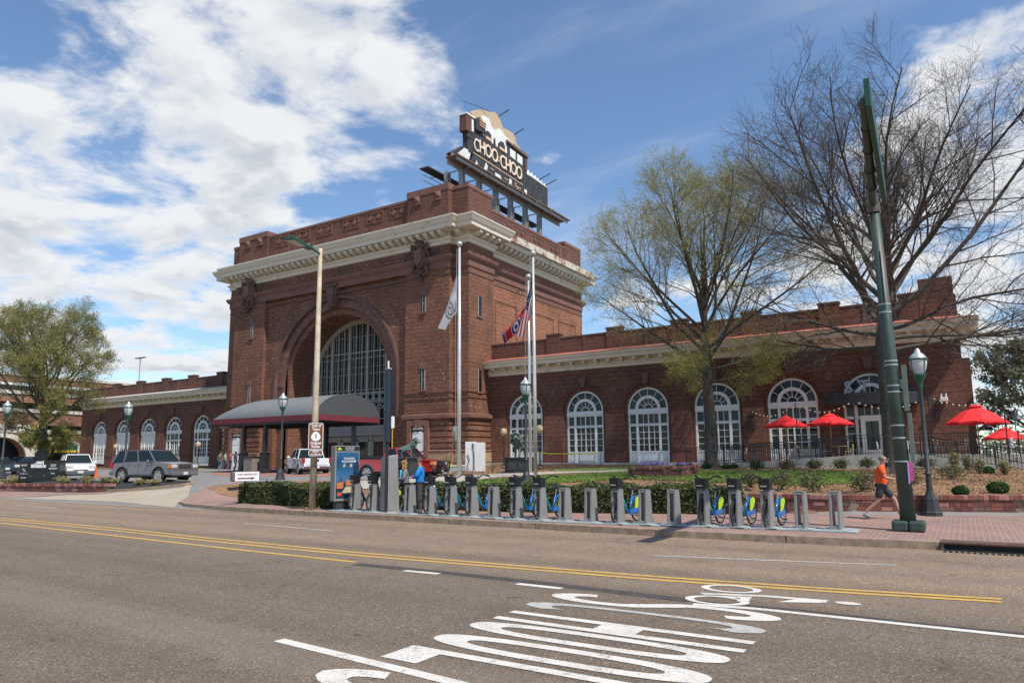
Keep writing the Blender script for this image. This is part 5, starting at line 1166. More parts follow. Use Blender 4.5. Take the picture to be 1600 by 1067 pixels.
for f_ in (.2, .4, .6, .8): c = arm0.lerp(arm1, f_); dd = (arm1 - arm0).normalized() * .02; q = MB(); q.cyl(c - dd, c + dd, .118 - .02 * f_, n=14); obj('strap', q, IRON, t)
# sign board fixed along the arm
b0 = arm0.lerp(arm1, .14) + Vector((.2, 0, -.1)); b1 = arm0.lerp(arm1, 1.0) + Vector((.03, -.15, .12))
q = MB(); q.prism([b0 + Vector((0, 0, -.27)), b1 + Vector((0, 0, -.27)), b1 + Vector((0, 0, .27)), b0 + Vector((0, 0, .27))], (.1, 0, 0)); obj('street_name_board', q, plain('sign_back_green', (.012, .07, .045), .45, var=.1), t, norm=True, bevel=.01)
for z, n_ in ((5.35, 0), (5.55, 0), (4.05, 0), (4.15, 0), (3.55, 0), (3.4, 0), (2.6, 0), (2.3, 0), (1.75, 0)):
    k = (z - .16) / (tz - .16); c = Vector((pb_[0] + (lean[0] - pb_[0]) * k, pb_[1], z)); r = .17 - .062 * k + .006
    q = MB(); q.cyl(c, c + Vector((0, 0, .03)), r, n=18); obj('band', q, GALV, t)
q = MB(); q.tube([(pb_[0] - .02, pb_[1] - .165, 5.6), (pb_[0] - .05, pb_[1] - .14, 7.0)], .012, 4); obj('pink_cord', q, plain('pink_tape', (.55, .15, .2), .6), t)
q = MB(); c = pb_; q.box(c[0] + .165, c[0] + .25, c[1] - .1, c[1] + .05, 1.72, 2.9); q.box(c[0] + .12, c[0] + .22, c[1] - .1, c[1] + .05, 2.95, 4.05); obj('conduit', q, plain('grey_green_conduit', (.13, .16, .13), .8), t)
q = MB(); q.box(c[0] + .1, c[0] + .19, c[1] - .2, c[1] - .19, 1.3, 1.75); q = obj('poster', q, plain('pink_poster', (.6, .06, .3), .6, var=.5, scale=9), t)
f = MB(); f.box(c[0] + .085, c[0] + .11, c[1] - .205, c[1] - .195, 1.25, 1.76); obj('poster_edge', f, plain('lilac_paper', (.45, .4, .7), .6), q)
# ---------------------------------------------------------------- flagpoles and flags
FP = plain('brushed_flagpole', (.55, .54, .5), .35, .35, var=.1, scale=4)
fps = []
for px, py, top, r, lab in ((717, 746, 386, .11, 'single left flagpole carrying the white banner'), (837, 746, 401, .1, 'taller front flagpole of the close pair'), (829, 742, 437, .09, 'shorter rear flagpole of the close pair')):
    a = PT(px, py); zt_ = PY(px - (px - 717) * .045, top, a[1])[2]
    t = thing('flagpole', lab, 'flagpole', a); q = MB(); q.tube([(a[0], a[1], a[2] - .1), (a[0], a[1], a[2] + 5), (a[0], a[1], zt_)], [r, r, r * .6], 14); obj('pole', q, FP, t, smooth=2)
    q = MB(); q.ball((a[0], a[1], zt_ + .16), .17, 12, 8); obj('ball_finial', q, GALV, t, smooth=True); q = MB(); q.lathe([(r * 2, 0), (r * 1.9, .05), (r * 1.05, .12)], 14, a); obj('collar', q, GALV, t)
    q = MB(); q.tube([(a[0] - .1, a[1] - .1, zt_ - .1), (a[0] - .22, a[1] - .1, zt_ * .6), (a[0] - .12, a[1] - .1, 2)], .012, 4); obj('halyard', q, GALV, t); fps.append((a, zt_))
def flag(name, label, ax, y, hoist, fly, mat, fold=.25, n=26, m=10):
    """hoist: two photo spots on the pole (top, bottom); fly: two spots of the free edge"""
    t = MB(); A = [Vector(PY(*hoist[0], y)), Vector(PY(*hoist[1], y))]; B = [Vector(PY(*fly[0], y)), Vector(PY(*fly[1], y))]; r = []
    for i in range(n + 1):
        u = i / n
        for j in range(m + 1):
            v = j / m; p = A[0].lerp(A[1], v).lerp(B[0].lerp(B[1], v), u); p = p + Vector((0, math.sin(v * 9 + u * 3) * fold * min(u * 3 + .3, 1), math.sin(v * 6 + 1) * .1 * u)); r.append(p)
    t.add(r, [(i * (m + 1) + j, (i + 1) * (m + 1) + j, (i + 1) * (m + 1) + j + 1, i * (m + 1) + j + 1) for i in range(n) for j in range(m)])
    o = obj(name, t, mat, smooth=2); me = o.data; uv = me.uv_layers.new(name='uv'); k = 0
    for pl_ in me.polygons:
        for li in pl_.loop_indices:
            vi = me.loops[li].vertex_index; uv.data[li].uv = ((vi // (m + 1)) / n, 1 - (vi % (m + 1)) / m)
    return tag(o, label, 'flag')
def uvmat(name):
    q = Mat(name); q.uv = q.n.new('ShaderNodeSeparateXYZ'); q.l.new(q.tc.outputs['UV'], q.uv.inputs[0]); q.set(rough=.8); return q
def fin(q, col):
    q.set(col=col); t = q.n.new('ShaderNodeBsdfTranslucent'); q.l.new(col, t.inputs[0]); mx = q.n.new('ShaderNodeMixShader'); mx.inputs[0].default_value = .35
    q.l.new(q.b.outputs[0], mx.inputs[1]); q.l.new(t.outputs[0], mx.inputs[2]); q.l.new(mx.outputs[0], q.n['Material Output'].inputs[0]); return q.m
q = uvmat('us_flag'); v = q.uv.outputs[1]; u = q.uv.outputs[0]
stp = q.math('LESS_THAN', q.math('FRACT', q.math('MULTIPLY', v, 6.5)), .5); cnt = q.math('MULTIPLY', q.math('LESS_THAN', u, .4), q.math('GREATER_THAN', v, .46))
c = q.mix(stp, (.7, .68, .66), (.45, .02, .04)); vo = q.n.new('ShaderNodeTexVoronoi'); vo.inputs['Scale'].default_value = 14; q.l.new(q.tc.outputs['UV'], vo.inputs['Vector']); c = q.mix(cnt, c, q.mix(q.math('LESS_THAN', vo.outputs['Distance'], .25), (.015, .03, .13), (.65, .65, .65))); USF = fin(q, c)
q = uvmat('tennessee_flag'); v = q.uv.outputs[1]; u = q.uv.outputs[0]
du = q.math('MULTIPLY', q.math('SUBTRACT', u, .46), 1.6); dv = q.math('SUBTRACT', v, .5); r2 = q.math('SQRT', q.math('ADD', q.math('MULTIPLY', du, du), q.math('MULTIPLY', dv, dv)))
c = q.mix(q.math('LESS_THAN', r2, .31), (.5, .02, .03), (.7, .7, .7)); c = q.mix(q.math('LESS_THAN', r2, .28), c, (.02, .03, .12)); c = q.mix(q.math('LESS_THAN', q.math('ABSOLUTE', q.math('SUBTRACT', r2, .13)), .05), c, (.65, .65, .65)); c = q.mix(q.math('GREATER_THAN', u, .9), c, (.65, .65, .65)); c = q.mix(q.math('GREATER_THAN', u, .915), c, (.02, .03, .13)); TNF = fin(q, c)
q = uvmat('white_banner'); v = q.uv.outputs[1]; u = q.uv.outputs[0]
du = q.math('MULTIPLY', q.math('SUBTRACT', u, .5), 1.5); dv = q.math('SUBTRACT', v, .5); r2 = q.math('SQRT', q.math('ADD', q.math('MULTIPLY', du, du), q.math('MULTIPLY', dv, dv)))
rg = q.math('LESS_THAN', q.math('ABSOLUTE', q.math('SUBTRACT', r2, .26)), .035); rg2 = q.math('LESS_THAN', q.math('ABSOLUTE', q.math('SUBTRACT', r2, .12)), .03)
rg3 = q.math('MULTIPLY', q.math('LESS_THAN', q.math('ABSOLUTE', q.math('SUBTRACT', v, .25)), .04), q.math('LESS_THAN', q.math('ABSOLUTE', q.math('SUBTRACT', u, .5)), .28))
WBN = fin(q, q.mix(q.math('MAXIMUM', q.math('MAXIMUM', rg, rg2), rg3), (.74, .72, .74), (.25, .2, .19)))
flag('flag', 'white banner with a dark ring emblem hanging from the left flagpole', None, fps[0][0][1] - .1, ((714, 430), (714, 487)), ((683, 518), (703, 507)), WBN, .12)
flag('flag', 'striped US flag on the front flagpole of the pair', None, fps[1][0][1] - .1, ((831, 433), (831, 487)), ((805, 532), (826, 516)), USF, .12)
flag('flag', 'red state flag with a blue disc behind the striped flag', None, fps[2][0][1] - .1, ((825, 472), (825, 506)), ((788, 522), (784, 545)), TNF, .12)
# ---------------------------------------------------------------- bike share station
DG = plain('dock_grey', (.26, .25, .235), .5, .2, var=.08, scale=6); PLT = plain('blue_grey_rubber', (.3, .34, .34), .85, var=.15, scale=2)
DPX = [(556, 798), (584, 800), (641, 803), (673, 804.6), (705.6, 806), (738, 807.5), (772, 809.5), (807.5, 811), (845, 813), (883.5, 814), (924, 816), (966, 818), (1009, 819.4), (1054, 821), (1101, 821.6), (1151, 823.5), (1201, 825), (1254, 826.5), (1308.5, 828.4)]
DP = [P(a, b - 1.5, .19) for a, b in DPX]
FP_ = [(-18.6, 17.75)] + [(p[0], p[1]) for p in DP] + [(-2.2, 18.38)]
pf = thing('dock_platform', 'flat grey blue platform strip carrying the bike docks', 'platform', (-10, 17.6, .157))
for i, (a, b) in enumerate(zip(FP_[0:-1:3], FP_[3::3] + ([FP_[-1]] if (len(FP_) - 1) % 3 else []))):
    q = MB(); q.prism([(a[0] + .006, a[1] - .33, .157), (b[0] - .006, b[1] - .33, .157), (b[0] - .006, b[1] + .42, .157), (a[0] + .006, a[1] + .42, .157)], (0, 0, .032)); obj('platform_plate', q, PLT, pf, norm=True, bevel=.008)
def dock():
    t = thing('bike_dock', 'x', 'bike dock', group='bike share docks along the kerb')
    q = MB()
    for s in (-1, 1):
        x0, x1 = (.06, .122) if s > 0 else (-.122, -.06)
        q.prism([(x0, -.18, 0), (x0, .18, 0), (x0, .1, .86), (x0, -.13, .86)], (x1 - x0, 0, 0))
    q.prism([(-.0599, -.172, .0), (-.0599, .172, .0), (-.0599, .164, .09), (-.0599, -.164, .09)], (.1198, 0, 0)); q.prism([(-.0599, -.13, .8), (-.0599, .1, .8), (-.0599, .095, .855), (-.0599, -.125, .855)], (.1198, 0, 0))
    obj('dock_body', q, DG, t, world=False, norm=True, bevel=.012)
    q = MB(); q.prism([(-.124, -.13, .862), (.124, -.13, .862), (.124, .1, .862), (-.124, .1, .862)], (0, 0, .02)); obj('dock_cap', q, plain('dock_cap_grey', (.2, .2, .19), .5), t, world=False, bevel=.01)
    q = MB(); q.box(-.28, .28, -.3, .3, 0, .012); obj('foot_plate', q, PLT, t, world=False)
    return t
BLUE = plain('bike_blue', (.005, .13, .42), .3, 0, var=.05, coat=.4); LIME = plain('lime_guard', (.42, .62, .02), .4, var=.05); TEAL = plain('teal_decal', (.03, .4, .3), .4, var=0); SADD = plain('black_plastic', (.014, .015, .018), .4, var=0); SPK = plain('spoke_steel', (.45, .45, .45), .3, .8, var=0)
def wheel(q_t, q_r, y, z=.33, r=.33):
    for k in range(24):
        a = 2 * PI * k / 24; b = 2 * PI * (k + 1) / 24
        q_t.tube([(0, y + r * math.cos(a), z + r * math.sin(a)), (0, y + r * math.cos(b), z + r * math.sin(b))], .024, 6, 0, False); q_r.tube([(0, y + (r - .032) * math.cos(a), z + (r - .032) * math.sin(a)), (0, y + (r - .032) * math.cos(b), z + (r - .032) * math.sin(b))], .011, 4, 0, False)
    for k in range(14): a = 2 * PI * k / 14; q_r.cyl((.02 * (-1) ** k, y, z), (0, y + (r - .035) * math.cos(a), z + (r - .035) * math.sin(a)), .0025, n=3)
    q_r.cyl((-.05, y, z), (.05, y, z), .03, n=8)
def bike():
    t = thing('share_bicycle', 'x', 'bicycle', group='blue share bicycles parked in the docks')
    for y in (0, 1.02):
        a, b = MB(), MB(); wheel(a, b, y); w = obj('wheel', a, RUBBER, t, world=False); obj('rim', b, SPK, w, world=False)
    q = MB(); q.tube([(0, .17, .84), (0, .23, .62), (0, .36, .36), (0, .5, .265), (0, .66, .27)], [.035, .036, .04, .045, .045], 8); q.tube([(0, .6, .28), (0, .72, .62)], [.035, .026], 8)
    q.tube([(0, .7, .58), (0, .86, .48), (.06, 1.02, .33)], .016, 6); q.tube([(0, .7, .58), (0, .86, .48), (-.06, 1.02, .33)], .016, 6); q.tube([(.05, .6, .28), (.07, 1.02, .32)], .018, 6); q.tube([(0, .13, .92), (0, .19, .7)], .03, 8); obj('frame', q, BLUE, t, world=False, smooth=2)
    q = MB(); q.tube([(.036, .225, .66), (.04, .37, .38), (.046, .47, .285)], [.014, .02, .01], 5); q.tube([(-.036, .225, .66), (-.04, .37, .38), (-.046, .47, .285)], [.014, .02, .01], 5); obj('frame_decal', q, TEAL, t, world=False)
    q = MB(); q.tube([(.045, .17, .68), (.05, .05, .45), (.05, 0, .33)], .016, 6); q.tube([(-.045, .17, .68), (-.05, .05, .45), (-.05, 0, .33)], .016, 6); obj('fork', q, SADD, t, world=False)
    q = MB()
    for s in (-1, 1): q.prism([(s * .05, .78, .3), (s * .05, .84, .62), (s * .05, .93, .67), (s * .05, 1.04, .69), (s * .05, 1.14, .65), (s * .05, 1.16, .56), (s * .05, 1.0, .4)], (s * .008, 0, 0))
    obj('wheel_guard', q, LIME, t, world=False, norm=True)
    q = MB(); pts = [(0, 1.02 + .37 * math.cos(a), .33 + .37 * math.sin(a)) for a in [math.radians(x) for x in range(-5, 150, 15)]]
    q.ribbon([(-.035, p[1], p[2]) for p in pts], [(.035, p[1], p[2]) for p in pts]); obj('fender', q, BLUE, t, world=False)
    q = MB(); q.prism([(.06, .5, .2), (.06, .5, .34), (.06, 1.02, .38), (.06, 1.05, .27)], (.03, 0, 0)); obj('chain_case', q, BLUE, t, world=False, norm=True, bevel=.01)
    q = MB(); q.cyl((0, .72, .6), (0, .79, .84), .014, n=6); s_ = obj('seat_post', q, SPK, t, world=False)
    q = MB(); q.ball((0, .86, .88), (.09, .11, .035), 10, 6); q.ball((0, .74, .885), (.035, .1, .025), 8, 5); obj('saddle', q, SADD, t, world=False, smooth=True)
    q = MB(); q.tube([(0, .17, .86), (0, .12, 1.02), (0, .12, 1.14)], .02, 6); q.tube([(-.32, .36, 1.21), (-.28, .2, 1.25), (-.1, .12, 1.15), (.1, .12, 1.15), (.28, .2, 1.25), (.32, .36, 1.21)], .018, 6); obj('handlebar', q, SADD, t, world=False)
    for s in (-1, 1): q = MB(); q.tube([(s * .305, .28, 1.235), (s * .325, .42, 1.2)], .026, 7); obj('grip', q, SADD, t, world=False)
    q = MB(); q.prism([(-.11, -.16, .93), (.11, -.16, .93), (.11, .06, .93), (-.11, .06, .93)], (0, 0, .035)); q.prism([(-.12, -.18, .95), (-.11, -.16, .93), (.11, -.16, .93), (.12, -.18, .95), (.135, -.2, 1.2), (-.135, -.2, 1.2)], (0, .018, 0))
    for s in (-1, 1): q.prism([(s * .11, -.18, .95), (s * .11, .06, .95), (s * .125, .08, 1.17), (s * .125, -.19, 1.2)], (s * .012, 0, 0))
    q.box(-.11, .11, .06, .075, .95, 1.17); obj('basket', q, SADD, t, world=False, bevel=.008)
    q = MB(); q.box(-.08, .08, -.215, -.208, 1.0, 1.03); q.box(-.09, .09, .0, .05, .9, .94); obj('basket_plate', q, GALV, t, world=False)
    for s in (-1, 1): q = MB(); q.cyl((s * .05, .62, .28), (s * .13, .62 + s * .08, .28 - s * .1), .012, n=5); q.bbox((s * .18, .62 + s * .09, .28 - s * .11), (.1, .07, .025)); obj('pedal', q, SADD, t, world=False)
    return t
dk = dock(); bk = bike(); busy = (0, 1, 3, 4, 5, 7, 8, 11, 14, 15, 16); fb = True
dl = {0: 'leftmost bike dock, beside the advertising panel', 1: 'second bike dock from the left', 2: 'empty dock between the two people', 3: 'occupied dock just right of the man in blue', 4: 'occupied dock, second right of the man in blue', 5: 'occupied dock, third right of the man in blue', 6: 'empty dock behind the first close row of bikes', 7: 'occupied dock beneath the close pair of flagpoles', 8: 'occupied dock just right of the flagpoles', 9: 'empty dock next right of the paired bikes', 10: 'empty dock left of the lone parked bike', 11: 'dock holding the lone bike in front of the hedge', 12: 'empty dock next right of the lone bike', 13: 'empty dock before the hedge, left of the last three bikes', 14: 'dock of the first of the last three bikes', 15: 'dock of the middle of the last three bikes', 16: 'dock of the rightmost bicycle', 17: 'empty see-through dock second from the right end', 18: 'empty see-through dock at the right end of the row'}
bl = {0: 'leftmost blue bicycle, beside the advertising panel', 1: 'blue bicycle docked just left of the tall grey totem', 3: 'blue bicycle just right of the man in the blue jacket', 4: 'middle one of the three bikes right of the man in blue', 5: 'third blue bicycle right of the man in blue', 7: 'blue bicycle below the close pair of flagpoles, left of two', 8: 'blue bicycle next right of the flagpole pair', 11: 'lone blue bicycle between empty docks before the hedge', 14: 'leftmost of the last three bicycles on the right', 15: 'middle of the last three bicycles on the right', 16: 'rightmost blue bicycle of the row'}
for i, p in enumerate(DP):
    th = -math.radians(6)
    if i == 0: dk.location = p; dk.rotation_euler = (0, 0, th); dk['label'] = dl[0]
    else: dup(dk, p, th, dl[i])
    if i in busy:
        q = (p[0], p[1], .17); r_ = th + random.uniform(-.03, .03)
        if fb: bk.location = q; bk.rotation_euler = (0, 0, r_); bk['label'] = bl[i]; fb = False
        else: dup(bk, q, r_, bl[i])
# advertising panel facing the traffic
t = thing('advertising_panel', 'tall grey framed advertising panel with a blue aquarium poster at the docks left end', 'advertising panel', (-18.55, 17.7, .157), -.3)
q = MB(); q.box(-.17, .17, -.12, .82, .32, 2.22); obj('cabinet', q, DG, t, world=False, bevel=.015); q = MB(); q.box(-.12, .12, -.02, .75, 0, .33); obj('foot', q, plain('charcoal_foot', (.03, .03, .03), .6), t, world=False)
q = MB(); q.box(.171, .182, -.08, .8, 2.05, 2.2); obj('header', q, BLACK, t, world=False)
def poster():
    q = Mat('poster_print'); sp = q.n.new('ShaderNodeSeparateXYZ'); q.l.new(q.tc.outputs['Object'], sp.inputs[0]); n = q.noise(2.6, 6, .6, vec=q.tc.outputs['Object'])
    c = q.ramp(q.math('DIVIDE', sp.outputs[2], 2.1), [(.15, (.015, .04, .06)), (.42, (.02, .035, .05)), (.5, (.06, .17, .3)), (.75, (.008, .07, .16)), (1, (.015, .1, .2))]); q.set(col=c, rough=.2); return q.m
q = MB(); q.box(.171, .18, -.07, .78, .42, 2.0); ps = obj('poster', q, poster(), t, world=False)
ex = lambda y, z: frame3((.186, y, z), (0, 1, 0), (0, 0, 1))
text('wording', 'TENNESSEE', .085, SW, ps, ex(.4, 1.78), .001, .001); text('wording', 'AQUARIUM', .11, SW, ps, ex(.4, 1.68), .001, .001); text('wording', 'OUTDOOR', .07, SW, t, ex(.42, 2.15), .001); text('wording', 'Chattanooga', .065, SW, t, ex(.42, 2.09), .001)
q = MB(); q.prism([(.184, -.05, 2.08), (.184, .12, 2.08), (.184, .07, 2.15), (.184, .03, 2.17), (.184, -.02, 2.14)], (.003, 0, 0)); obj('green_mark', q, LIME, t, world=False, norm=True)
def pp(name, pts, mat): q = MB(); q.prism([(.181, y, z) for y, z in pts], (.003, 0, 0)); obj(name, q, mat, ps, world=False, norm=True)
OR = plain('print_orange', (.5, .17, .07), .4); TNP = plain('print_sand', (.5, .42, .28), .4); PD = plain('print_slate', (.05, .08, .1), .4)
pp('roof_print', [(.0, .95), (.1, 1.2), (.2, .98)], PD); pp('roof_print', [(.42, 1.0), (.5, 1.3), (.64, 1.02)], PD); pp('building_print', [(-.05, .75), (.2, .75), (.2, 1.02), (-.05, .95)], OR); pp('building_print', [(.3, .85), (.62, .85), (.62, 1.03), (.3, 1.03)], OR)
pp('plaza_print', [(.15, .6), (.5, .6), (.72, .8), (.3, .82)], TNP); pp('badge_print', [(-.02, .5), (.14, .5), (.14, .62), (-.02, .62)], plain('print_red', (.6, .08, .03), .4))
for k in range(5): pp('fish_print', [(.05 + k * .13, 1.48), (.14 + k * .13, 1.5), (.12 + k * .13, 1.6), (.05 + k * .13, 1.58)], TNP if k % 2 else PD)
text('wording', 'GET A RIDE', .06, TNP, ps, ex(.42, .57), .001)
# pay totem and solar mast
t = thing('pay_totem', 'tall plain grey bike share payment totem next to the woman', 'kiosk', (-16.25, 17.95, .19), -.42)
q = MB(); q.prism([(-.2, -.3, 0), (.2, -.3, 0), (.2, .3, 0), (-.2, .3, 0)], (0, 0, .04)); q.prism([(-.2, -.28, .04), (-.2, .26, .04), (-.2, .18, 1.86), (-.2, -.26, 1.78)], (.4, 0, 0)); obj('shell', q, DG, t, world=False, norm=True, bevel=.015)
q = MB(); q.box(-.24, -.202, -.1, .15, .9, 1.45); obj('screen', q, BLACK, t, world=False)
q = MB(); q.box(-.24, -.203, .3, .55, .95, 1.6) ; obj('map_leaf', q, BLACK, t, world=False)
a = P(603, 800, .19); t = thing('solar_mast', 'black mast wrapped in dark solar panels in front of the grey totem', 'mast', a)
zz = PY(605, 577, a[1])[2]; zm = PY(605, 690, a[1])[2]
q = MB(); q.cyl(a, (a[0], a[1], zm), .055, n=10); obj('post', q, BLACK, t, smooth=True); q = MB(); q.cyl((a[0], a[1], zm), (a[0], a[1], zz), .125, n=14); obj('solar_sleeve', q, plain('solar_blue', (.012, .016, .035), .25), t, smooth=True)
q = MB(); q.cyl((a[0], a[1], zz + .01), (a[0], a[1], zz + .28), .03, n=8); q.box(a[0] - .1, a[0] + .12, a[1] - .03, a[1] + .03, zz + .002, zz + .03); obj('antenna', q, WHITE, t)
for k in range(1, 5): z = zm + (zz - zm) * k / 5; q = MB(); q.cyl((a[0], a[1], z), (a[0], a[1], z + .02), .129, n=14); obj('sleeve_joint', q, BLACK, t)
# white charging cabinet
a = D(743, 740, 45); t = thing('charging_cabinet', 'white charging cabinets with a hanging black hose at the hall corner', 'cabinet', (a[0], a[1], a[2]), .35)
q = MB(); q.box(-.6, -.02, -.3, .3, 0, 2.0); obj('cabinet_shell', q, WHITE, t, world=False, bevel=.02); q = MB(); q.box(0, .58, -.3, .3, 0, 1.95); obj('cabinet_shell', q, WHITE, t, world=False, bevel=.02)
q = MB(); q.tube([(-.45, -.33, 1.2), (-.3, -.36, .9), (-.45, -.36, .4), (-.2, -.36, .12), (.0, -.36, .3), (0, -.36, 1.0), (-.08, -.33, 1.75)], .022, 5); q.bbox((-.08, -.33, 1.75), (.06, .06, .3)); obj('hose', q, BLACK, t, world=False)
for dx in (-1.1, -.95): q = MB(); q.box(dx - .06, dx + .06, -.1, 0, .0, 1.1 if dx < -1 else .9); obj('meter_box', q, GALV, t, world=False)
# leaning striped post and small signs
a = D(612, 735, 43); t = thing('parking_sign', 'small white sign plate on a yellow post behind the lion', 'sign', a, .6); z = T(a[0], a[1]) - a[2]
q = MB(); q.cyl((0, 0, z), (0, 0, 3.3), .035, n=6); obj('post', q, plain('yellow_post', (.5, .35, .05), .6), t, world=False); q = MB(); q.box(-.13, .13, -.04, -.036, 2.55, 3.25); obj('plate', q, WHITE, t, world=False)
# ---------------------------------------------------------------- black sign box by the road
a = PT(60, 753); t = thing('sign_box', 'black rectangular sign box lettered in white beside the white car', 'sign', (a[0], a[1], T(a[0], a[1])), .75)
BK = plain('satin_black_panel', (.012, .011, .011), .35, var=0)
q = MB(); q.box(-1.15, 1.15, 0, .9, .02, 1.36); obj('cabinet', q, BK, t, world=False, bevel=.01)
fr2 = lambda x, z: frame3((x * .88, -.012, z * .9), (1, 0, 0), (0, 0, 1)); GW = plain('print_white', (.6, .6, .58), .5, var=0)
for s_, x, z, h in (('NIGHT', -1.02, 1.18, .15), ('The', -1.05, .9, .13), ('Inn', -.95, .78, .13), ('Comedy Catch', -1.0, .6, .09), ('Backstage', -1.0, .32, .09), ('FRONTIER', .9, 1.2, .09), ('DISTRICT', .9, 1.1, .09), ('REVELRY', .9, .93, .16), ('Track', .88, .6, .13)): text('wording', s_, h, GW, t, fr2(x, z), .004, .002, .8)
q = MB()
def boxr(x0, x1, z0, z1): q.box(x0, x1, -.012, -.002, z0, z1)
for x0, x1, z0, z1 in ((-.5, -.32, .9, 1.12), (-.3, -.22, .9, 1.2), (-.2, .14, .9, 1.3), (.16, .22, .9, 1.34), (.24, .36, .9, 1.08)): boxr(x0, x1, z0, z1)
obj('station_logo', q, GW, t, world=False); text('wording', 'Terminal', .1, BK, t, frame3((-.03, -.018, 1.12), (1, 0, 0), (0, 0, 1)), .003, .002)
text('wording', 'CHOO CHOO', .3, GW, t, fr2(-.05, .45), .003, -.014, .8); text('wording_fill', 'CHOO CHOO', .3, BK, t, frame3((-.05, -.0165, .45), (1, 0, 0), (0, 0, 1)), .003, -.022, .8)
# ---------------------------------------------------------------- vehicles (local: x forward, y left, z up, origin on the ground at the middle)
def carpaint(name, col, metal=.3): return plain(name, col, .32, metal, var=.03, coat=1.0)
HL = plain('headlamp_glass', (.6, .6, .58), .08, .2, var=.1); AMB = plain('amber_lens', (.7, .2, .02), .2, var=0); REDL = plain('red_lens', (.4, .01, .012), .2, var=0); TRIM = plain('grey_bumper', (.1, .1, .105), .6, var=.05); PLB = plain('car_black_plastic', (.02, .02, .022), .6, var=0); RIM = plain('alloy_rim', (.5, .5, .5), .25, .8, var=0); PLATE = plain('number_plate', (.6, .6, .55), .4, var=.05)
def loft(rows, mi=0, q=None):
    """rows of equal point count joined into a skin; first and last closed"""
    q = q or MB(); b = len(q.v); n = len(rows[0])
    for r in rows: q.v.extend(r)
    for i in range(len(rows) - 1):
        for k in range(n):
            k2 = (k + 1) % n; q.f.append((b + i * n + k, b + (i + 1) * n + k, b + (i + 1) * n + k2, b + i * n + k2)); q.m.append(mi)
    q.f.append(tuple(b + k for k in range(n))); q.m.append(mi); e = b + (len(rows) - 1) * n; q.f.append(tuple(e + k for k in range(n - 1, -1, -1))); q.m.append(mi); return q
def body_side(prof, W_, wheels, rw, zb, flare=.03):
    """lower body: upper edge profile [(x,z)], underside with wheel arches, slight tumblehome"""
    up = prof; x0, x1 = prof[0][0], prof[-1][0]; low = [(x1, zb)]
    for wx in sorted(wheels, reverse=True):
        r = rw * 1.2
        for k in range(9): a = PI * k / 8; low.append((wx + r * math.cos(a), max(zb, rw * .95 + r * math.sin(a) * 1.0)) if 0 < k < 8 else (wx + r * math.cos(a), zb))
    low.append((x0, zb)); poly = up + low; q = MB(); n = len(poly); zm = max(z for x, z in up); 
    def wid(x, z): 
        e = min(x - x0, x1 - x); k = 1 - .12 * max(0, 1 - e / .35) ** 2; return W_ / 2 * k * (1 - .05 * abs((z - .75) / .6) ** 2)
    L = [(x, wid(x, z), z) for x, z in poly]; R = [(x, -y, z) for x, y, z in L]
    Li = [(x, y - .09 if z < zm - .01 else y - .05, z + (.02 if (x, z) in up else 0)) for x, y, z in L]; Ri = [(x, -y, z) for x, y, z in Li]
    q.v = L + R + Li + Ri
    for i in range(n):
        j = (i + 1) % n; q.f += [(i, j, 2 * n + j, 2 * n + i), (n + j, n + i, 3 * n + i, 3 * n + j), (2 * n + i, 2 * n + j, 3 * n + j, 3 * n + i)]; q.m += [0] * 3
    q.f += [tuple(range(n)), tuple(range(2 * n - 1, n - 1, -1))]; q.m += [0, 0]; return q
def wheelset(t, xs, half, r, w=.23, rim=RIM, spokes=5):
    pr = None
    for x in xs:
        for s in (1, -1):
            q = MB(); q.lathe([(r * .66, -w / 2), (r * .93, -w / 2), (r, -w / 2 + .03), (r, w / 2 - .03), (r * .93, w / 2), (r * .66, w / 2), (r * .62, w / 2 - .04), (r * .62, -w / 2 + .02)], 24)
            if pr is None: pr = (obj('wheel', q, RUBBER, t, world=False, smooth=True)); wo = pr; wo.rotation_euler = (PI / 2 * -1, 0, 0)
            else: wo = pr.copy(); C.objects.link(wo); wo.parent = t; wo.rotation_euler = (PI / 2 * -s, 0, 0)
            wo.location = (x, s * (half - w / 2 + .02), r)
            if wo is pr:
                f = MB(); f.lathe([(r * .6, w / 2 - .05), (r * .67, w / 2 + .005), (r * .6, w / 2 - .0), (r * .58, w / 2 - .05)], 24)
                for k in range(spokes): a = 2 * PI * k / spokes; ca, sa = math.cos(a), math.sin(a); f.prism([(ca * .06 - sa * .05, sa * .06 + ca * .05, w / 2 - .05), (ca * .06 + sa * .05, sa * .06 - ca * .05, w / 2 - .05), (ca * r * .62 + sa * .07, sa * r * .62 - ca * .07, w / 2 - .05), (ca * r * .62 - sa * .07, sa * r * .62 + ca * .07, w / 2 - .05)], (0, 0, .035))
                f.cyl((0, 0, w / 2 - .08), (0, 0, w / 2), .09, n=12); rimo = obj('rim', f, rim, pr, world=False, norm=True); h = MB(); h.cyl((0, 0, -.02), (0, 0, w / 2 - .06), r * .6, n=16); hub = obj('brake_disc', h, PLB, pr, world=False)
            else:
                for c_ in (rimo, hub): d_ = c_.copy(); C.objects.link(d_); d_.parent = wo
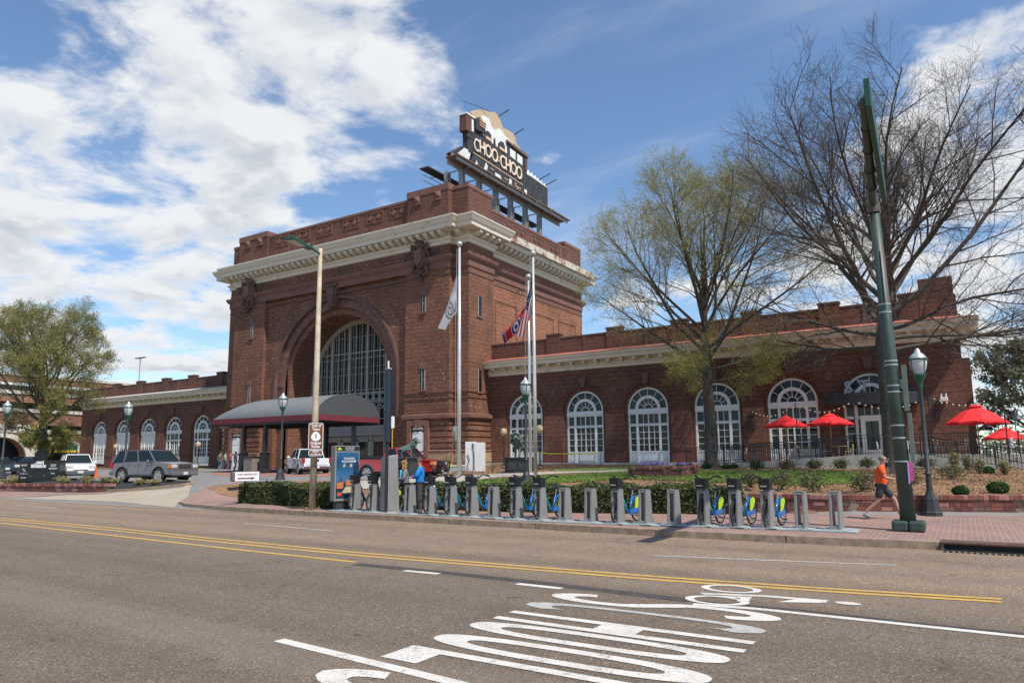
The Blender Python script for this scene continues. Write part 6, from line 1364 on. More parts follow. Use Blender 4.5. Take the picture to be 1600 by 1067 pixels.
def cabin(t, pts_b, pts_t, Wb, Wt, paint, zb, zt, pillars, gl=CARGL, name='cabin', open_rear=False):
    """greenhouse: base outline x0..x1 at zb, roof outline at zt; dark glass body, painted roof and pillars"""
    xb0, xb1 = pts_b; xt0, xt1 = pts_t
    g = MB(); g.add([(xb0, -Wb, zb), (xb1, -Wb, zb), (xb1, Wb, zb), (xb0, Wb, zb), (xt0, -Wt, zt), (xt1, -Wt, zt), (xt1, Wt, zt), (xt0, Wt, zt)], [(0, 3, 2, 1), (4, 5, 6, 7), (0, 1, 5, 4), (1, 2, 6, 5), (2, 3, 7, 6), (3, 0, 4, 7)]); obj('glass', g, gl, t, world=False, bevel=.03)
    r = MB(); r.prism([(xt0 - .03, -Wt - .02, zt - .03), (xt1 + .05, -Wt - .02, zt - .03), (xt1 + .05, Wt + .02, zt - .03), (xt0 - .03, Wt + .02, zt - .03)], (0, 0, .07)); obj('roof', r, paint, t, world=False, norm=True, bevel=.035)
    for s in (-1, 1):
        for fb_, w in pillars:
            xb = xb0 + (xb1 - xb0) * fb_; xt = xt0 + (xt1 - xt0) * fb_; p = MB()
            p.prism([(xb - w / 2, s * (Wb - .03), zb - .02), (xb + w / 2, s * (Wb - .03), zb - .02), (xt + w / 2, s * (Wt - .03), zt), (xt - w / 2, s * (Wt - .03), zt)], (0, s * .045, 0)); obj('pillar', p, paint, t, world=False, norm=True)
def common(t, L, W_, paint, zh, zt_, hw=.34, mir=(.0, 1.1), front=True, grille=(.5, .12, .75), plate=True, trim=TRIM, tail=True):
    h = L / 2; q = MB(); q.box(h - .2, h + .06, -W_ / 2 + .04, W_ / 2 - .04, .38, .62); obj('front_bumper', q, trim, t, world=False, bevel=.05); q = MB(); q.box(-h - .06, -h + .18, -W_ / 2 + .04, W_ / 2 - .04, .42, .64); obj('rear_bumper', q, trim, t, world=False, bevel=.05)
    for s in (-1, 1):
        q = MB(); q.box(h - .16, h + .015, s * (W_ / 2 - .06) - (hw if s > 0 else 0), s * (W_ / 2 - .06) + (hw if s < 0 else 0), zh - .1, zh + .1); obj('headlight', q, HL, t, world=False, bevel=.03)
        q = MB(); q.box(h - .3, h - .02, s * (W_ / 2 - .03) - .03, s * (W_ / 2 - .03) + .035, zh - .09, zh + .09); obj('indicator', q, AMB, t, world=False, bevel=.01)
        if tail: q = MB(); q.box(-h - .02, -h + .14, s * (W_ / 2 - .1) - .09, s * (W_ / 2 - .1) + .1, zt_ - .17, zt_ + .17); obj('tail_light', q, REDL, t, world=False, bevel=.02)
        q = MB(); q.ball((mir[0], s * (W_ / 2 + .1), mir[1]), (.09, .12, .09), 10, 6); obj('mirror', q, paint, t, world=False, smooth=True)
    gw_, g0, g1 = grille; q = MB(); q.box(h - .1, h + .02, -gw_, gw_, g0, g1); g = obj('grille', q, PLB, t, world=False, bevel=.02)
    for k in range(3): f = MB(); z = g0 + (g1 - g0) * (k + 1) / 4; f.box(h + .021, h + .035, -gw_ + .03, gw_ - .03, z - .012, z + .012); obj('grille_bar', f, CHROME, g, world=False)
    if plate: q = MB(); q.box(h + .062, h + .07, -.16, .16, .44, .6); obj('number_plate', q, PLATE, t, world=False); q = MB(); q.box(-h - .07, -h - .062, -.16, .16, .47, .6); obj('number_plate', q, PLATE, t, world=False)
    q = MB(); q.box(-h + .3, h - .3, -W_ / 2 + .18, W_ / 2 - .18, .28, .5); obj('underbody', q, PLB, t, world=False)
def head(ax): return math.atan2(ax[1], ax[0])
RH = np.array([FWH[1], -FWH[0], 0]);
def hdg(fr_, ff): v = RH * fr_ + FWH * ff; return math.atan2(v[1], v[0])
# grey four-wheel-drive
a = D(239, 752, 42); a = (a[0], a[1], T(a[0], a[1]))
t = thing('parked_car', 'purplish grey four wheel drive car crossing the driveway', 'car', a, hdg(.93, -.37)); PG = carpaint('purple_grey_paint', (.17, .14, .15), .35)
q = body_side([(-2.42, 1.02), (-2.44, .95), (-2.36, 1.16), (.95, 1.2), (1.1, 1.18), (2.2, 1.08), (2.4, .98), (2.45, .75)], 1.94, (-1.42, 1.43), .43, .46); obj('body', q, PG, t, world=False, smooth=True, norm=True)
cabin(t, (-2.34, 1.12), (-1.98, .42), .9, .74, PG, 1.14, 1.82, ((0.0, .16), (.27, .1), (.62, .09), (1.0, .09))); common(t, 4.88, 1.94, PG, .92, .98, mir=(.72, 1.2), grille=(.42, .78, 1.02), trim=plain('brown_grey_cladding', (.13, .12, .12), .5, var=0)); wheelset(t, (-1.42, 1.43), .95, .42, .27)
for s in (-1, 1):
    q = MB(); q.box(-1.9, .2, s * .66 - .02, s * .66 + .02, 1.87, 1.9); obj('roof_rail', q, PLB, t, world=False); q = MB(); q.box(-.95, .95, s * .93 - .08, s * .93 + .08, .38, .43); obj('running_board', q, TRIM, t, world=False)
    for x in (-.5, .5): q = MB(); q.box(x - .1, x + .1, s * .955 - .02, s * .955 + .02, .98, 1.01); obj('door_handle', q, PG, t, world=False)
    for x in (-.95, -.1, .85): q = MB(); q.box(x - .006, x + .006, s * .962 - .012, s * .962 + .012, .45, 1.16); obj('door_seam', q, PLB, t, world=False)
# red pickup with bull bar
a = D(624, 748, 42); RP = carpaint('dark_red_paint', (.4, .014, .025), .05)
def pickup(name, lab, a, rz, paint, Lc, bed_rails=True, bar=False, trim=CHROME, zadd=0., W_=1.9, wb=1.65, Lt=5.4):
    h = Lt / 2; t = thing(name, lab, 'pickup truck', a, rz)
    q = body_side([(-h, 1.0), (-h + .02, 1.12), (-.55, 1.12), (-.5, 1.16), (1.0, 1.16), (1.2, 1.14), (h - .25, 1.06), (h - .02, .95), (h, .72)], W_, (-wb + .02, wb), .4, .45); obj('body', q, paint, t, world=False, smooth=True, norm=True)
    q = MB(); q.box(-h + .08, -.62, -W_ / 2 + .12, W_ / 2 - .12, 1.05, 1.145); obj('load_bed', q, PLB, t, world=False)
    cabin(t, Lc, (Lc[0] + .14, Lc[1] - .62), W_ / 2 - .08, W_ / 2 - .23, paint, 1.13, 1.76, ((0.0, .2), (.48, .1), (1.0, .09)))
    common(t, Lt, W_, paint, .9, 1.0, mir=(Lc[1] - .35, 1.22), grille=(.5, .72, 1.0), trim=trim); wheelset(t, (-wb + .02, wb), W_ / 2, .4, .26, spokes=6)
    for s in (-1, 1):
        for x in ((-.3, .6) if Lc[0] < -.8 else (.15,)): q = MB(); q.box(x - .1, x + .1, s * W_ / 2 * .985 - .02, s * W_ / 2 * .985 + .02, .98, 1.01); obj('door_handle', q, PLB, t, world=False)
        for x in (-.58, .95): q = MB(); q.box(x - .008, x + .008, s * W_ / 2 * .992 - .01, s * W_ / 2 * .992 + .01, .5, 1.12); obj('door_seam', q, PLB, t, world=False)
        for wx in (-wb + .02, wb):
            q = MB(); A = [(wx + .5 * math.cos(PI * k / 12), s * W_ / 2 * .99, .4 + .5 * math.sin(PI * k / 12)) for k in range(13)]; B = [(wx + .42 * math.cos(PI * k / 12), s * (W_ / 2 * .99 + .05), .4 + .42 * math.sin(PI * k / 12)) for k in range(13)]; q.ribbon(A, B); q.ribbon(B, A); obj('wheel_flare', q, TRIM if bar else paint, t, world=False)
    return t
t = pickup('pickup_truck', 'dark red pickup truck with a black bull bar before the hall', a, hdg(.95, -.31), RP, (-.55, 1.35), bar=True, trim=PLB)
q = MB(); h = 2.7
for s in (-1, 1): q.tube([(h + .12, s * .42, .42), (h + .2, s * .42, 1.0), (h + .1, s * .42, 1.12)], .035, 6); q.tube([(h + .1, s * .85, .5), (h + .16, s * .86, .95), (h + .18, s * .42, 1.0)], .03, 6)
for z in (.55, .78, 1.0): q.tube([(h + .13, -.86, z), (h + .2, -.4, z), (h + .2, .4, z), (h + .13, .86, z)], .03, 6)
obj('bull_bar', q, PLB, t, world=False)
q = MB(); q.box(-2.2, -.8, -.5, .5, 1.15, 1.35); obj('bed_cargo', q, PLB, t, world=False)
a = D(479, 741, 51); t = pickup('pickup_truck', 'white double cab pickup truck seen from behind under the canopy', a, hdg(-.5, .87), carpaint('white_truck_paint', (.7, .7, .7), 0), (-1.1, 1.3), trim=CHROME, W_=2.0, wb=1.75, Lt=5.6)
q = MB(); q.box(-2.83, -2.8, -.72, .72, .66, 1.1); q = obj('tailgate', q, carpaint('white_gate_paint', (.68, .68, .68), 0), t, world=False, bevel=.01); f = MB(); f.box(-2.845, -2.832, -.12, .12, .92, 1.08); obj('gate_handle', f, PLB, q, world=False)
# white compact car facing us
a = D(118, 749, 49); a = (a[0], a[1], T(a[0], a[1])); t = thing('parked_car', 'white compact sport utility car facing the road beside the sign box', 'car', a, hdg(.62, -.79)); PWH = carpaint('white_car_paint', (.72, .72, .71), 0)
q = body_side([(-2.2, .95), (-2.2, 1.08), (.9, 1.1), (1.15, 1.06), (1.95, .96), (2.15, .86), (2.22, .7)], 1.8, (-1.35, 1.32), .36, .36); obj('body', q, PWH, t, world=False, smooth=True, norm=True)
cabin(t, (-2.1, 1.05), (-1.9, .25), .83, .66, PWH, 1.06, 1.66, ((0, .2), (.3, .08), (.62, .08), (1, .07))); common(t, 4.4, 1.8, PWH, .84, .95, hw=.42, mir=(.7, 1.12), grille=(.45, .6, .7)); wheelset(t, (-1.35, 1.32), .88, .36)
q = MB(); q.box(-.9, -.5, -.5, .5, 1.72, 1.78); obj('roof_rack', q, PLB, t, world=False)
# dark saloons at the left edge
def saloon(lab, a, rz, col):
    t = thing('parked_car', lab, 'car', a, rz); p = carpaint('dark_car_paint', col); q = body_side([(-2.3, .85), (-2.28, .98), (-1.5, 1.0), (1.0, .95), (2.1, .82), (2.3, .6)], 1.8, (-1.35, 1.4), .33, .28); obj('body', q, p, t, world=False, smooth=True, norm=True)
    cabin(t, (-1.9, 1.15), (-1.15, .25), .82, .62, p, .95, 1.42, ((0, .1), (.5, .07), (1, .07))); common(t, 4.6, 1.8, p, .72, .88, mir=(.7, 1.0), grille=(.4, .4, .6), trim=p); wheelset(t, (-1.35, 1.4), .88, .33); return t
saloon('dark blue saloon cut off by the left edge behind the tree', D(-6, 742, 58), hdg(.8, -.6), (.02, .035, .05)); saloon('black car half hidden behind the black sign box', D(58, 741, 62), hdg(.85, -.5), (.012, .012, .014))
saloon('dark car parked beyond the tree trunk near the garage', D(30, 739, 64), hdg(-.9, -.4), (.02, .02, .022))
# ---------------------------------------------------------------- people
SK = plain('skin', (.42, .22, .15), .55, var=.08); 
def skinmesh(name, verts, edges, rad, mat, parent, lv=2, root=0):
    me = bpy.data.meshes.new(name); me.from_pydata(verts, edges, []); me.materials.append(mat); o = bpy.data.objects.new(name, me); C.objects.link(o); o.parent = parent
    o.modifiers.new('skin', 'SKIN'); me.skin_vertices.new() if not me.skin_vertices else None
    sv = me.skin_vertices[0].data
    for i, r in enumerate(rad): r = r if hasattr(r, '__len__') else (r, r); sv[i].radius = r; sv[i].use_root = (i == root)
    s = o.modifiers.new('sub', 'SUBSURF'); s.levels = lv; s.render_levels = lv; o.modifiers[0].use_smooth_shade = True; return o
def person(label, loc, rz, J, mats, h=1.75, hair=None, extras=None, glasses=True, beard=False, shorts=False, group=None, low=False, female=False, bulk=1.0):
    """J: joints (x right, y forward, z up) for pelvis, chest, neck, head, and L/R arms and legs"""
    t = thing('person', label, 'person', loc, rz, group); t.scale = (h / 1.75,) * 3
    V = []; E_ = []; R_ = []
    def ad(p, r, par=None): V.append(p); R_.append(r); (E_.append((par, len(V) - 1)) if par is not None else None); return len(V) - 1
    hw_ = .085; pv = J['pelvis']; ch = J['chest']; nk = J['neck']; hd = J['head']
    P0 = ad(pv, (.135, .11)); w = ad(tuple((np.array(pv) * .5 + np.array(ch) * .5)), (.13, .1), P0); c = ad(ch, (.165, .115), w); n = ad(nk, .055, c)
    h1 = ad(tuple(np.array(nk) * .55 + np.array(hd) * .45), .075, n); h2 = ad(hd, (.083, .1), h1); ad((hd[0], hd[1] - .01, hd[2] + .075), .065, h2)
    for s in 'LR':
        a = J['arm' + s]; b = ad(a[0], .055, c); e = ad(a[1], .042, b); wr_ = ad(a[2], .028, e); 
        d = np.array(a[2]) - np.array(a[1]); d = d / np.linalg.norm(d); ad(tuple(np.array(a[2]) + d * .07), .034, wr_)
        l = J['leg' + s]; b = ad(l[0], .088, P0); k = ad(l[1], .062, b); an = ad(l[2], .038, k)
    body = skinmesh('body', V, E_, R_, mats['skin'], t)
    F_ = np.array(J.get('face', (0, 1, 0)), float); F_ /= np.linalg.norm(F_); Rr = np.array([F_[1], -F_[0], 0]); Rr /= np.linalg.norm(Rr); hv = np.array(hd)
    def rel(f_, r_, u_): return tuple(hv + F_ * f_ + Rr * r_ + np.array([0, 0, u_]))
    q = MB(); q.ball(rel(.105, 0, -.005), (.016, .02, .024), 8, 5)
    for s in (-1, 1): q.ball(rel(0.0, s * .085, 0), (.014, .02, .032), 8, 5)
    obj('face_features', q, mats['skin'], body, world=False, smooth=True)
    q = MB(); q.ball(rel(.092, 0, -.048), (.024, .012, .008), 8, 4); obj('mouth', q, plain('lips', (.3, .12, .1), .5, var=0), body, world=False)
    q = MB()
    if glasses:
        for s in (-1, 1): q.ball(rel(.093, s * .034, .018), (.026, .02, .018), 8, 5)
        q.tube([rel(.09, -.07, .022), rel(.0, -.088, .02)], .004, 4); q.tube([rel(.09, .07, .022), rel(0, .088, .02)], .004, 4); obj('sunglasses', q, BLACK, body, world=False)
    else:
        for s in (-1, 1): q.ball(rel(.088, s * .033, .016), (.014, .012, .008), 6, 4)
        obj('eyes', q, BLACK, body, world=False)
    if beard: q = MB(); q.ball(rel(.06, 0, -.075), (.06, .055, .04), 10, 6); obj('beard', q, mats['hair'], body, world=False, smooth=True)
    if hair:
        q = MB()
        if hair == 'short': q.ball(rel(-.018, 0, .042), (.098, .103, .085), 14, 8)
        elif hair == 'bald': q.ball(rel(-.045, 0, .02), (.086, .088, .08), 14, 8)
        else:
            rr_ = random.Random(3)
            for k in range(130):
                u = rr_.uniform(-1, 1); aa = rr_.uniform(0, 2 * PI); z = rr_.uniform(-.15, .11); rad_ = .105 if z > -.02 else .115
                p = (-.03 + rad_ * math.cos(aa) * .9, rad_ * math.sin(aa))
                if p[0] > .045 and z < .06: continue
                q.ball(rel(p[0], p[1], z), rr_.uniform(.02, .034), 6, 4)
            q.ball(rel(-.02, 0, .05), (.095, .1, .08), 12, 7)
        obj('hair', q, mats['hair'], t, world=False, smooth=True)
    # hands: palm, four fingers and a thumb
    for s in 'LR':
        a = J['arm' + s]; d = np.array(a[2]) - np.array(a[1]); d = d / np.linalg.norm(d); pn = np.cross(d, [0, 0, 1.0]); pn = pn / (np.linalg.norm(pn) + 1e-6); sd_ = np.cross(d, pn); b0 = np.array(a[2]) + d * .06; q = MB()
        for k in range(4):
            o_ = sd_ * (-.028 + .019 * k); ln = (.055, .068, .064, .05)[k]; q.tube([tuple(b0 + o_), tuple(b0 + o_ + d * ln * .55), tuple(b0 + o_ + d * ln * .85 + pn * .022)], [.0095, .009, .007], 6)
        q.tube([tuple(b0 - d * .04 + sd_ * -.03), tuple(b0 - d * .01 + sd_ * -.055 + pn * .012), tuple(b0 + d * .025 + sd_ * -.05 + pn * .02)], [.011, .0095, .008], 6); obj('hand_fingers', q, mats['skin'], body, world=False, smooth=2)
        l = J['leg' + s]; an = np.array(l[2]); f = np.array(l[3]); f = f / np.linalg.norm(f)
        V2 = [tuple(an - f * .045 + np.array([0, 0, -.05])), tuple(an + f * .06 + np.array([0, 0, -.055])), tuple(an + f * .17 + np.array([0, 0, -.07]) + (np.array([0, 0, f[2] * 0])))]
        skinmesh('shoe', V2, [(0, 1), (1, 2)], [(.045, .048), (.048, .045), (.043, .032)], mats['shoe'], t, 2)
        if shorts: skinmesh('sock', [tuple(an + np.array([0, 0, -.02])), tuple(an * .86 + np.array(l[1]) * .14)], [(0, 1)], [.046, .045], SW, t, 1)
    # clothes grown over the same skeleton, a little wider
    V = []; E_ = []; R_ = []; hip = np.array(pv); mid = (np.array(pv) + np.array(ch)) / 2; tk = (1.0 if not female else 1.1) * bulk
    b0 = ad(tuple(hip + np.array([0, 0, -.15])), (.172 * tk, .145 * tk)); b1 = ad(tuple(mid), (.158 * tk, .13 * tk), b0); b2 = ad(ch, (.19 * (.5 + .5 * bulk), .14 * bulk), b1); b3 = ad(tuple(np.array(nk) * .75 + np.array(ch) * .25), (.075, .07), b2)
    sl = J.get('sleeve', 1.0)
    for s in 'LR':
        a = J['arm' + s]; b = ad(a[0], .075 * bulk, b2)
        if sl >= 1: e = ad(a[1], .058 * bulk, b); ad(tuple(np.array(a[1]) * .08 + np.array(a[2]) * .92), .042, e)
        else: ad(tuple(np.array(a[0]) * (1 - sl) + np.array(a[1]) * sl), .068, b)
    skinmesh('shirt', V, E_, R_, mats['shirt'], t)
    V = []; E_ = []; R_ = []; b0 = ad(tuple(hip + np.array([0, 0, .12])), (.15 * tk, .12 * tk))
    for s in 'LR':
        l = J['leg' + s]; b = ad(l[0], .115, b0)
        if shorts: ad(tuple(np.array(l[0]) * .12 + np.array(l[1]) * .88), .105, b)
        else: k = ad(l[1], .082, b); ad(tuple(np.array(l[2]) * .93 + np.array(l[1]) * .07), .062, k)
    skinmesh('shorts' if shorts else 'trousers', V, E_, R_, mats['legs'], t)
    return t
M_ = lambda n, c: plain(n, c, .85, var=.08, scale=8)
def stand(dx=.0): return dict(pelvis=(0, 0, .95), chest=(0, .0, 1.28), neck=(0, .01, 1.47), head=(0, .03, 1.63),
    armL=[(-.19, 0, 1.38), (-.24, -.02, 1.1), (-.22, .08, .86)], armR=[(.19, 0, 1.38), (.24, -.02, 1.1), (.22, .08, .86)],
    legL=[(-.09, 0, .88), (-.1, .02, .5), (-.1, -.02, .1), (0, 1, 0)], legR=[(.09, 0, .88), (.1, .02, .5), (.1, -.02, .1), (.1, 1, 0)])
# walker in orange, heading right
J = stand(); J.update(chest=(0, .04, 1.27), neck=(0, .07, 1.46), head=(0, .11, 1.62), armR=[(.19, .02, 1.38), (.25, .1, 1.12), (.2, .38, 1.08)], armL=[(-.19, .02, 1.38), (-.24, -.14, 1.12), (-.22, -.32, .92)],
    legR=[(.09, -.02, .88), (.1, -.1, .5), (.1, -.46, .16), (0, .9, -.35)], legL=[(-.09, .02, .88), (-.1, .3, .53), (-.1, .42, .1), (0, 1, .18)], sleeve=.75)
a = P(1381, 811, .158); person('man in an orange shirt and dark shorts striding along the right pavement', a, -PI / 2 + .12, J, dict(skin=SK, hair=M_('grey_hair', (.17, .16, .15)), shirt=M_('orange_shirt', (.75, .1, .012)), legs=M_('charcoal_shorts', (.035, .035, .04)), shoe=M_('grey_trainer', (.16, .17, .15))), 1.78, 'bald', shorts=True, beard=True, bulk=1.15)
# woman at the totem
J = stand(); J.update(head=(0, .07, 1.61), face=(0, 1, -.5), armL=[(-.19, 0, 1.38), (-.25, .06, 1.12), (-.06, .27, 1.1)], armR=[(.19, 0, 1.38), (.25, .06, 1.12), (.08, .28, 1.08)])
a = P(632, 799, .158); person('woman with curly blonde hair and grey cardigan looking down beside the totem', a, 2.35, J, dict(skin=SK, hair=M_('blonde_hair', (.36, .2, .08)), shirt=M_('grey_cardigan', (.17, .17, .18)), legs=M_('black_skirt', (.015, .014, .018)), shoe=M_('blue_shoe', (.08, .09, .35))), 1.7, 'curly', shorts=True, female=True, bulk=1.15)
q = MB(); q.box(-.1, .1, .1, .19, 1.02, 1.42); o_ = obj('blue_top', q, M_('light_blue_top', (.1, .45, .6)), [o for o in C.objects if o.name.startswith('person')][-1], world=False, bevel=.03)
q = MB(); q.box(-.035, .035, .36, .375, 1.1, 1.24); tag(q_ := obj('phone', q, BLACK), 'dark phone held by the blonde woman', 'phone'); q_.location = a; q_.rotation_euler = (0, 0, 2.35)
J = stand(); J.update(armL=[(-.19, 0, 1.38), (-.25, .1, 1.15), (.05, .24, 1.16)], armR=[(.19, 0, 1.38), (.25, .1, 1.13), (-.06, .27, 1.12)], head=(0, .05, 1.62), face=(0, 1, -.2))
a = P(656, 801, .158); person('man in a bright blue jacket with folded arms by the bike docks', a, 2.15, J, dict(skin=SK, hair=M_('brown_hair', (.12, .06, .035)), shirt=M_('blue_jacket', (.005, .2, .55)), legs=M_('grey_trousers', (.055, .055, .06)), shoe=M_('dark_trainer', (.06, .06, .09))), 1.78, 'short', bulk=1.22)
for px, lab, sc_, lc, sk, rz in ((343, 'person in an olive top and jeans, leftmost of four before the hall', (.1, .1, .06), (.09, .13, .22), SK, .5), (351, 'person in a white and green top, second of four before the hall', (.4, .5, .42), (.03, .035, .07), SK, -.6), (359, 'person in a red orange top, third of four before the hall', (.6, .05, .02), (.03, .03, .05), SK, -.3), (367, 'person in a slate shirt and tan trousers, rightmost of four', (.07, .08, .14), (.16, .11, .07), plain('dark_skin', (.09, .045, .03), .5, var=.05), -.2)):
    a = D(px, 734, 66); J = stand(); J['legL'][1] = (-.1, .12, .52); J['legR'][2] = (.1, -.16, .12); J['sleeve'] = .8
    person(lab, (a[0], a[1], T(a[0], a[1]) + .03), rz, J, dict(skin=sk, hair=M_('dark_hair', (.05, .03, .02)), shirt=M_('top', sc_), legs=M_('legwear', lc), shoe=M_('pale_shoe', (.3, .3, .3))), 1.78, 'short', glasses=False, group='four people walking before the hall')
# ---------------------------------------------------------------- hedges and planting
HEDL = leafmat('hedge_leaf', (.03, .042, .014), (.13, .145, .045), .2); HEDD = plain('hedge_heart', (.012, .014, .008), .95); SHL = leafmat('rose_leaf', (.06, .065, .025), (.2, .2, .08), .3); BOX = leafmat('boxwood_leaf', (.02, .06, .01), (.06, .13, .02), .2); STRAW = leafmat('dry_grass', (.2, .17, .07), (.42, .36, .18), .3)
def hedge(label, path, w, h, n, seed, lump=0.):
    rs = np.random.RandomState(seed); t = thing('hedge', label, 'hedge', (path[0][0], path[0][1], T(*path[0]))); L0 = np.array(t.location); segs = []
    for a, b in zip(path[:-1], path[1:]):
        a = np.array(a); b = np.array(b); d = (b - a) / np.linalg.norm(b - a); nn = np.array([-d[1], d[0]]); q = MB()
        q.prism([(a[0] - nn[0] * w * .42, a[1] - nn[1] * w * .42, .1), (b[0] - nn[0] * w * .42, b[1] - nn[1] * w * .42, .1), (b[0] + nn[0] * w * .42, b[1] + nn[1] * w * .42, .1), (a[0] + nn[0] * w * .42, a[1] + nn[1] * w * .42, .1)], (0, 0, h - .1)); obj('dark_core', q, HEDD, t, norm=True)  # solid box core, the hedge's inner shade put into its near-black colour
        m = int(n * np.linalg.norm(b - a) / sum(np.linalg.norm(np.array(p) - np.array(q_)) for p, q_ in zip(path[:-1], path[1:])))
        u = rs.uniform(0, 1, m); k = rs.uniform(0, 1, m); side = np.where(k < .5, -1, np.where(k < .58, 1, 0)); off = np.where(side == 0, rs.uniform(-.5, .5, m), side * .5) * w
        bump = .05 * np.sin(u * np.linalg.norm(b - a) * 2.3 + seed) + .04 * np.sin(u * np.linalg.norm(b - a) * 5.1)
        z = np.where(side == 0, h, rs.uniform(0.02, 1, m) * h); p = a[None] + (b - a)[None] * u[:, None] + nn[None] * (off + bump * side)[:, None] + rs.normal(scale=.035, size=(m, 2))
        z = z + (side == 0) * (bump + rs.normal(scale=.03, size=m) + lump * np.maximum(0, np.sin(u * 11)) )
        segs.append(np.column_stack([p, z + .12]))
    quads('leaves', np.concatenate(segs), .07, HEDL, t, kind='stuff', off=L0, rs=rs); return t
hedge('clipped dark hedge running behind the bike docks', [(-17.9, 19.9), (-12, 20.7), (-6.05, 22.9)], 1.3, .85, 42000, 3)
hedge('clipped hedge left of the advertising panel behind the tan pole', [D(392, 775, 30)[:2], D(462, 779, 28.3)[:2], D(545, 780, 26)[:2]], 1.2, .78, 20000, 4, .05)
def shrub(name, label, cat, p, r, h, n, mat, size=.07, blob=False, group=None, tall=False):
    t = thing(name, label, cat, p, 0, group); rs = np.random.RandomState(int(abs(p[0] * 37 + p[1] * 11)) % 9999)
    st = MB()
    for k in range(7 if not tall else 26):
        a = k * 2.4; e = rs.uniform(.2, .9); st.tube([(0, 0, -.05), (math.cos(a) * r * e * .4, math.sin(a) * r * e * .4, h * .5), (math.cos(a) * r * e, math.sin(a) * r * e, h * rs.uniform(.75, 1.05))], [.012, .009, .004], 4)
    obj('stems', st, TWIG if not tall else STRAW, t, world=False)
    v = rs.normal(size=(n, 3)); v /= np.linalg.norm(v, axis=1)[:, None]; v *= (rs.uniform(.45 if not blob else .85, 1.05, (n, 1)))
    if not blob: v += rs.normal(scale=.1, size=v.shape); v = v * (1 + .25 * np.sin(v[:, :1] * 9 + v[:, 1:2] * 7))
    v = v * [r, r, h * .5] + [0, 0, h * .52]
    if tall: v[:, :2] *= (v[:, 2:3] / h) ** .7; 
    o = quads('leaves', v, size, mat, t, kind='stuff', rs=rs, asp=1.5 if not tall else 4, up=0 if not tall else -.5); return t
k = 0
for px, py, r, h, lab in ((1172, 763, .45, .8, 'rose bush left end of the row behind the last bikes'), (1222, 766, .5, .85, 'rose bush behind the empty dock pair'), (1270, 770, .55, .8, 'rose bush in the mulch right of the lawn tip'), (1348, 770, .5, .8, 'leafy rose bush behind the walking man'), (1424, 758, .42, .65, 'rose bush just right of the green pole'), (1487, 750, .6, .75, 'wide rose bush right of the tall green lamp')):
    a = PT(px, py); shrub('rose_bush', lab, 'shrub', a, r * .85, h * .85, 620, SHL, .055)
for px, py, r, h, lab in ((1502, 776, .26, .4, 'small round boxwood above the brick wall, left one'), (1560, 772, .36, .48, 'larger round boxwood above the brick wall, right one'), (1545, 741, .3, .4, 'pale small shrub below the stair rail'), (1062, 732, .28, .35, 'dark clipped shrub left of the elm trunk'), (1078, 731, .28, .35, 'second dark shrub left of the elm trunk'), (1105, 733, .32, .4, 'clipped shrub in front of the elm trunk'), (1135, 733, .3, .35, 'clipped shrub right of the elm trunk'), (1147, 732.5, .28, .35, 'second clipped shrub right of the elm trunk')):
    a = PT(px, py); shrub('boxwood', lab, 'shrub', a, r * .8, h * .8, 1100, BOX, .05, True)
for px, py, r, h, lab in ((1182, 731, .5, .8, 'azalea at the ramp foot'), (1230, 730, .6, .75, 'azalea with red flowers below the left umbrella'), (1273, 728, .55, .7, 'azalea below the right umbrella'), (1314, 728, .5, .7, 'azalea left of the bare tree'), (1355, 727, .5, .7, 'azalea half behind the bare tree'), (1446, 727, .6, .7, 'azalea before the low terrace wall near the lamp')):
    a = PT(px, py + 5); t = shrub('azalea', lab, 'shrub', a, r * .8, h * .75, 700, SHL, .06)
    if 'red' in lab: rs = np.random.RandomState(5); v = rs.normal(size=(40, 3)) * [.3, .3, .15] + [0, -.2, .4]; quads('flowers', v, .07, RED, t, kind='stuff')
for px, py, r, h, lab in ((1492, 733, .28, .85, 'tall tan grass tuft left of the stair rail'), (1512, 732, .22, .65, 'second tan grass tuft by the stair rail'), (1531, 738, .25, .6, 'green tan grass tuft under the stair rail'), (1571, 740, .28, .6, 'tan grass tuft at the foot of the stair rail'), (99, 754, .5, .5, 'grass tuft just right of the black sign box'), (136, 754, .5, .5, 'grass tuft before the white car'), (163, 753, .45, .4, 'grass tuft between the two cars'), (180, 754, .4, .35, 'grass tuft at the lamp foot'), (219, 755, .4, .3, 'low tuft under the grey car door'), (243, 755, .4, .3, 'low tuft before the grey car front wheel'), (28, 752, .7, .5, 'wide tuft left of the black sign box'), (14, 754, .5, .35, 'tuft near the left edge')):
    a = PT(px, py + 3); shrub('grass_tuft', lab, 'grass tuft', a, r, h, 500, STRAW, .05, tall=True)
# bare rose stems by the hedge
for px, py, lab in ((740, 756, 'leafless rose canes left of the tall green lamp'), (782, 770, 'leafless rose canes behind the lamp'), (1030, 762, 'leafless rose canes before the planter'), (1055, 766, 'leafless canes right of the planter front'), (768, 738, 'small bare bush beside the charging cabinet'), (680, 744, 'bare twiggy bush before the red pickup')):
    a = PT(px, py); t = thing('bare_rose', lab, 'shrub', a); rs = random.Random(px); q = MB()
    for k in range(12): x = rs.uniform(-.5, .5); y = rs.uniform(-.3, .3); q.tube([(x * .2, y * .2, 0), (x, y, rs.uniform(.3, .6)), (x * 1.6 + rs.uniform(-.2, .2), y * 1.5, rs.uniform(.5, .95))], [.014, .01, .005], 3)
    obj('canes', q, TWIG, t, world=False)
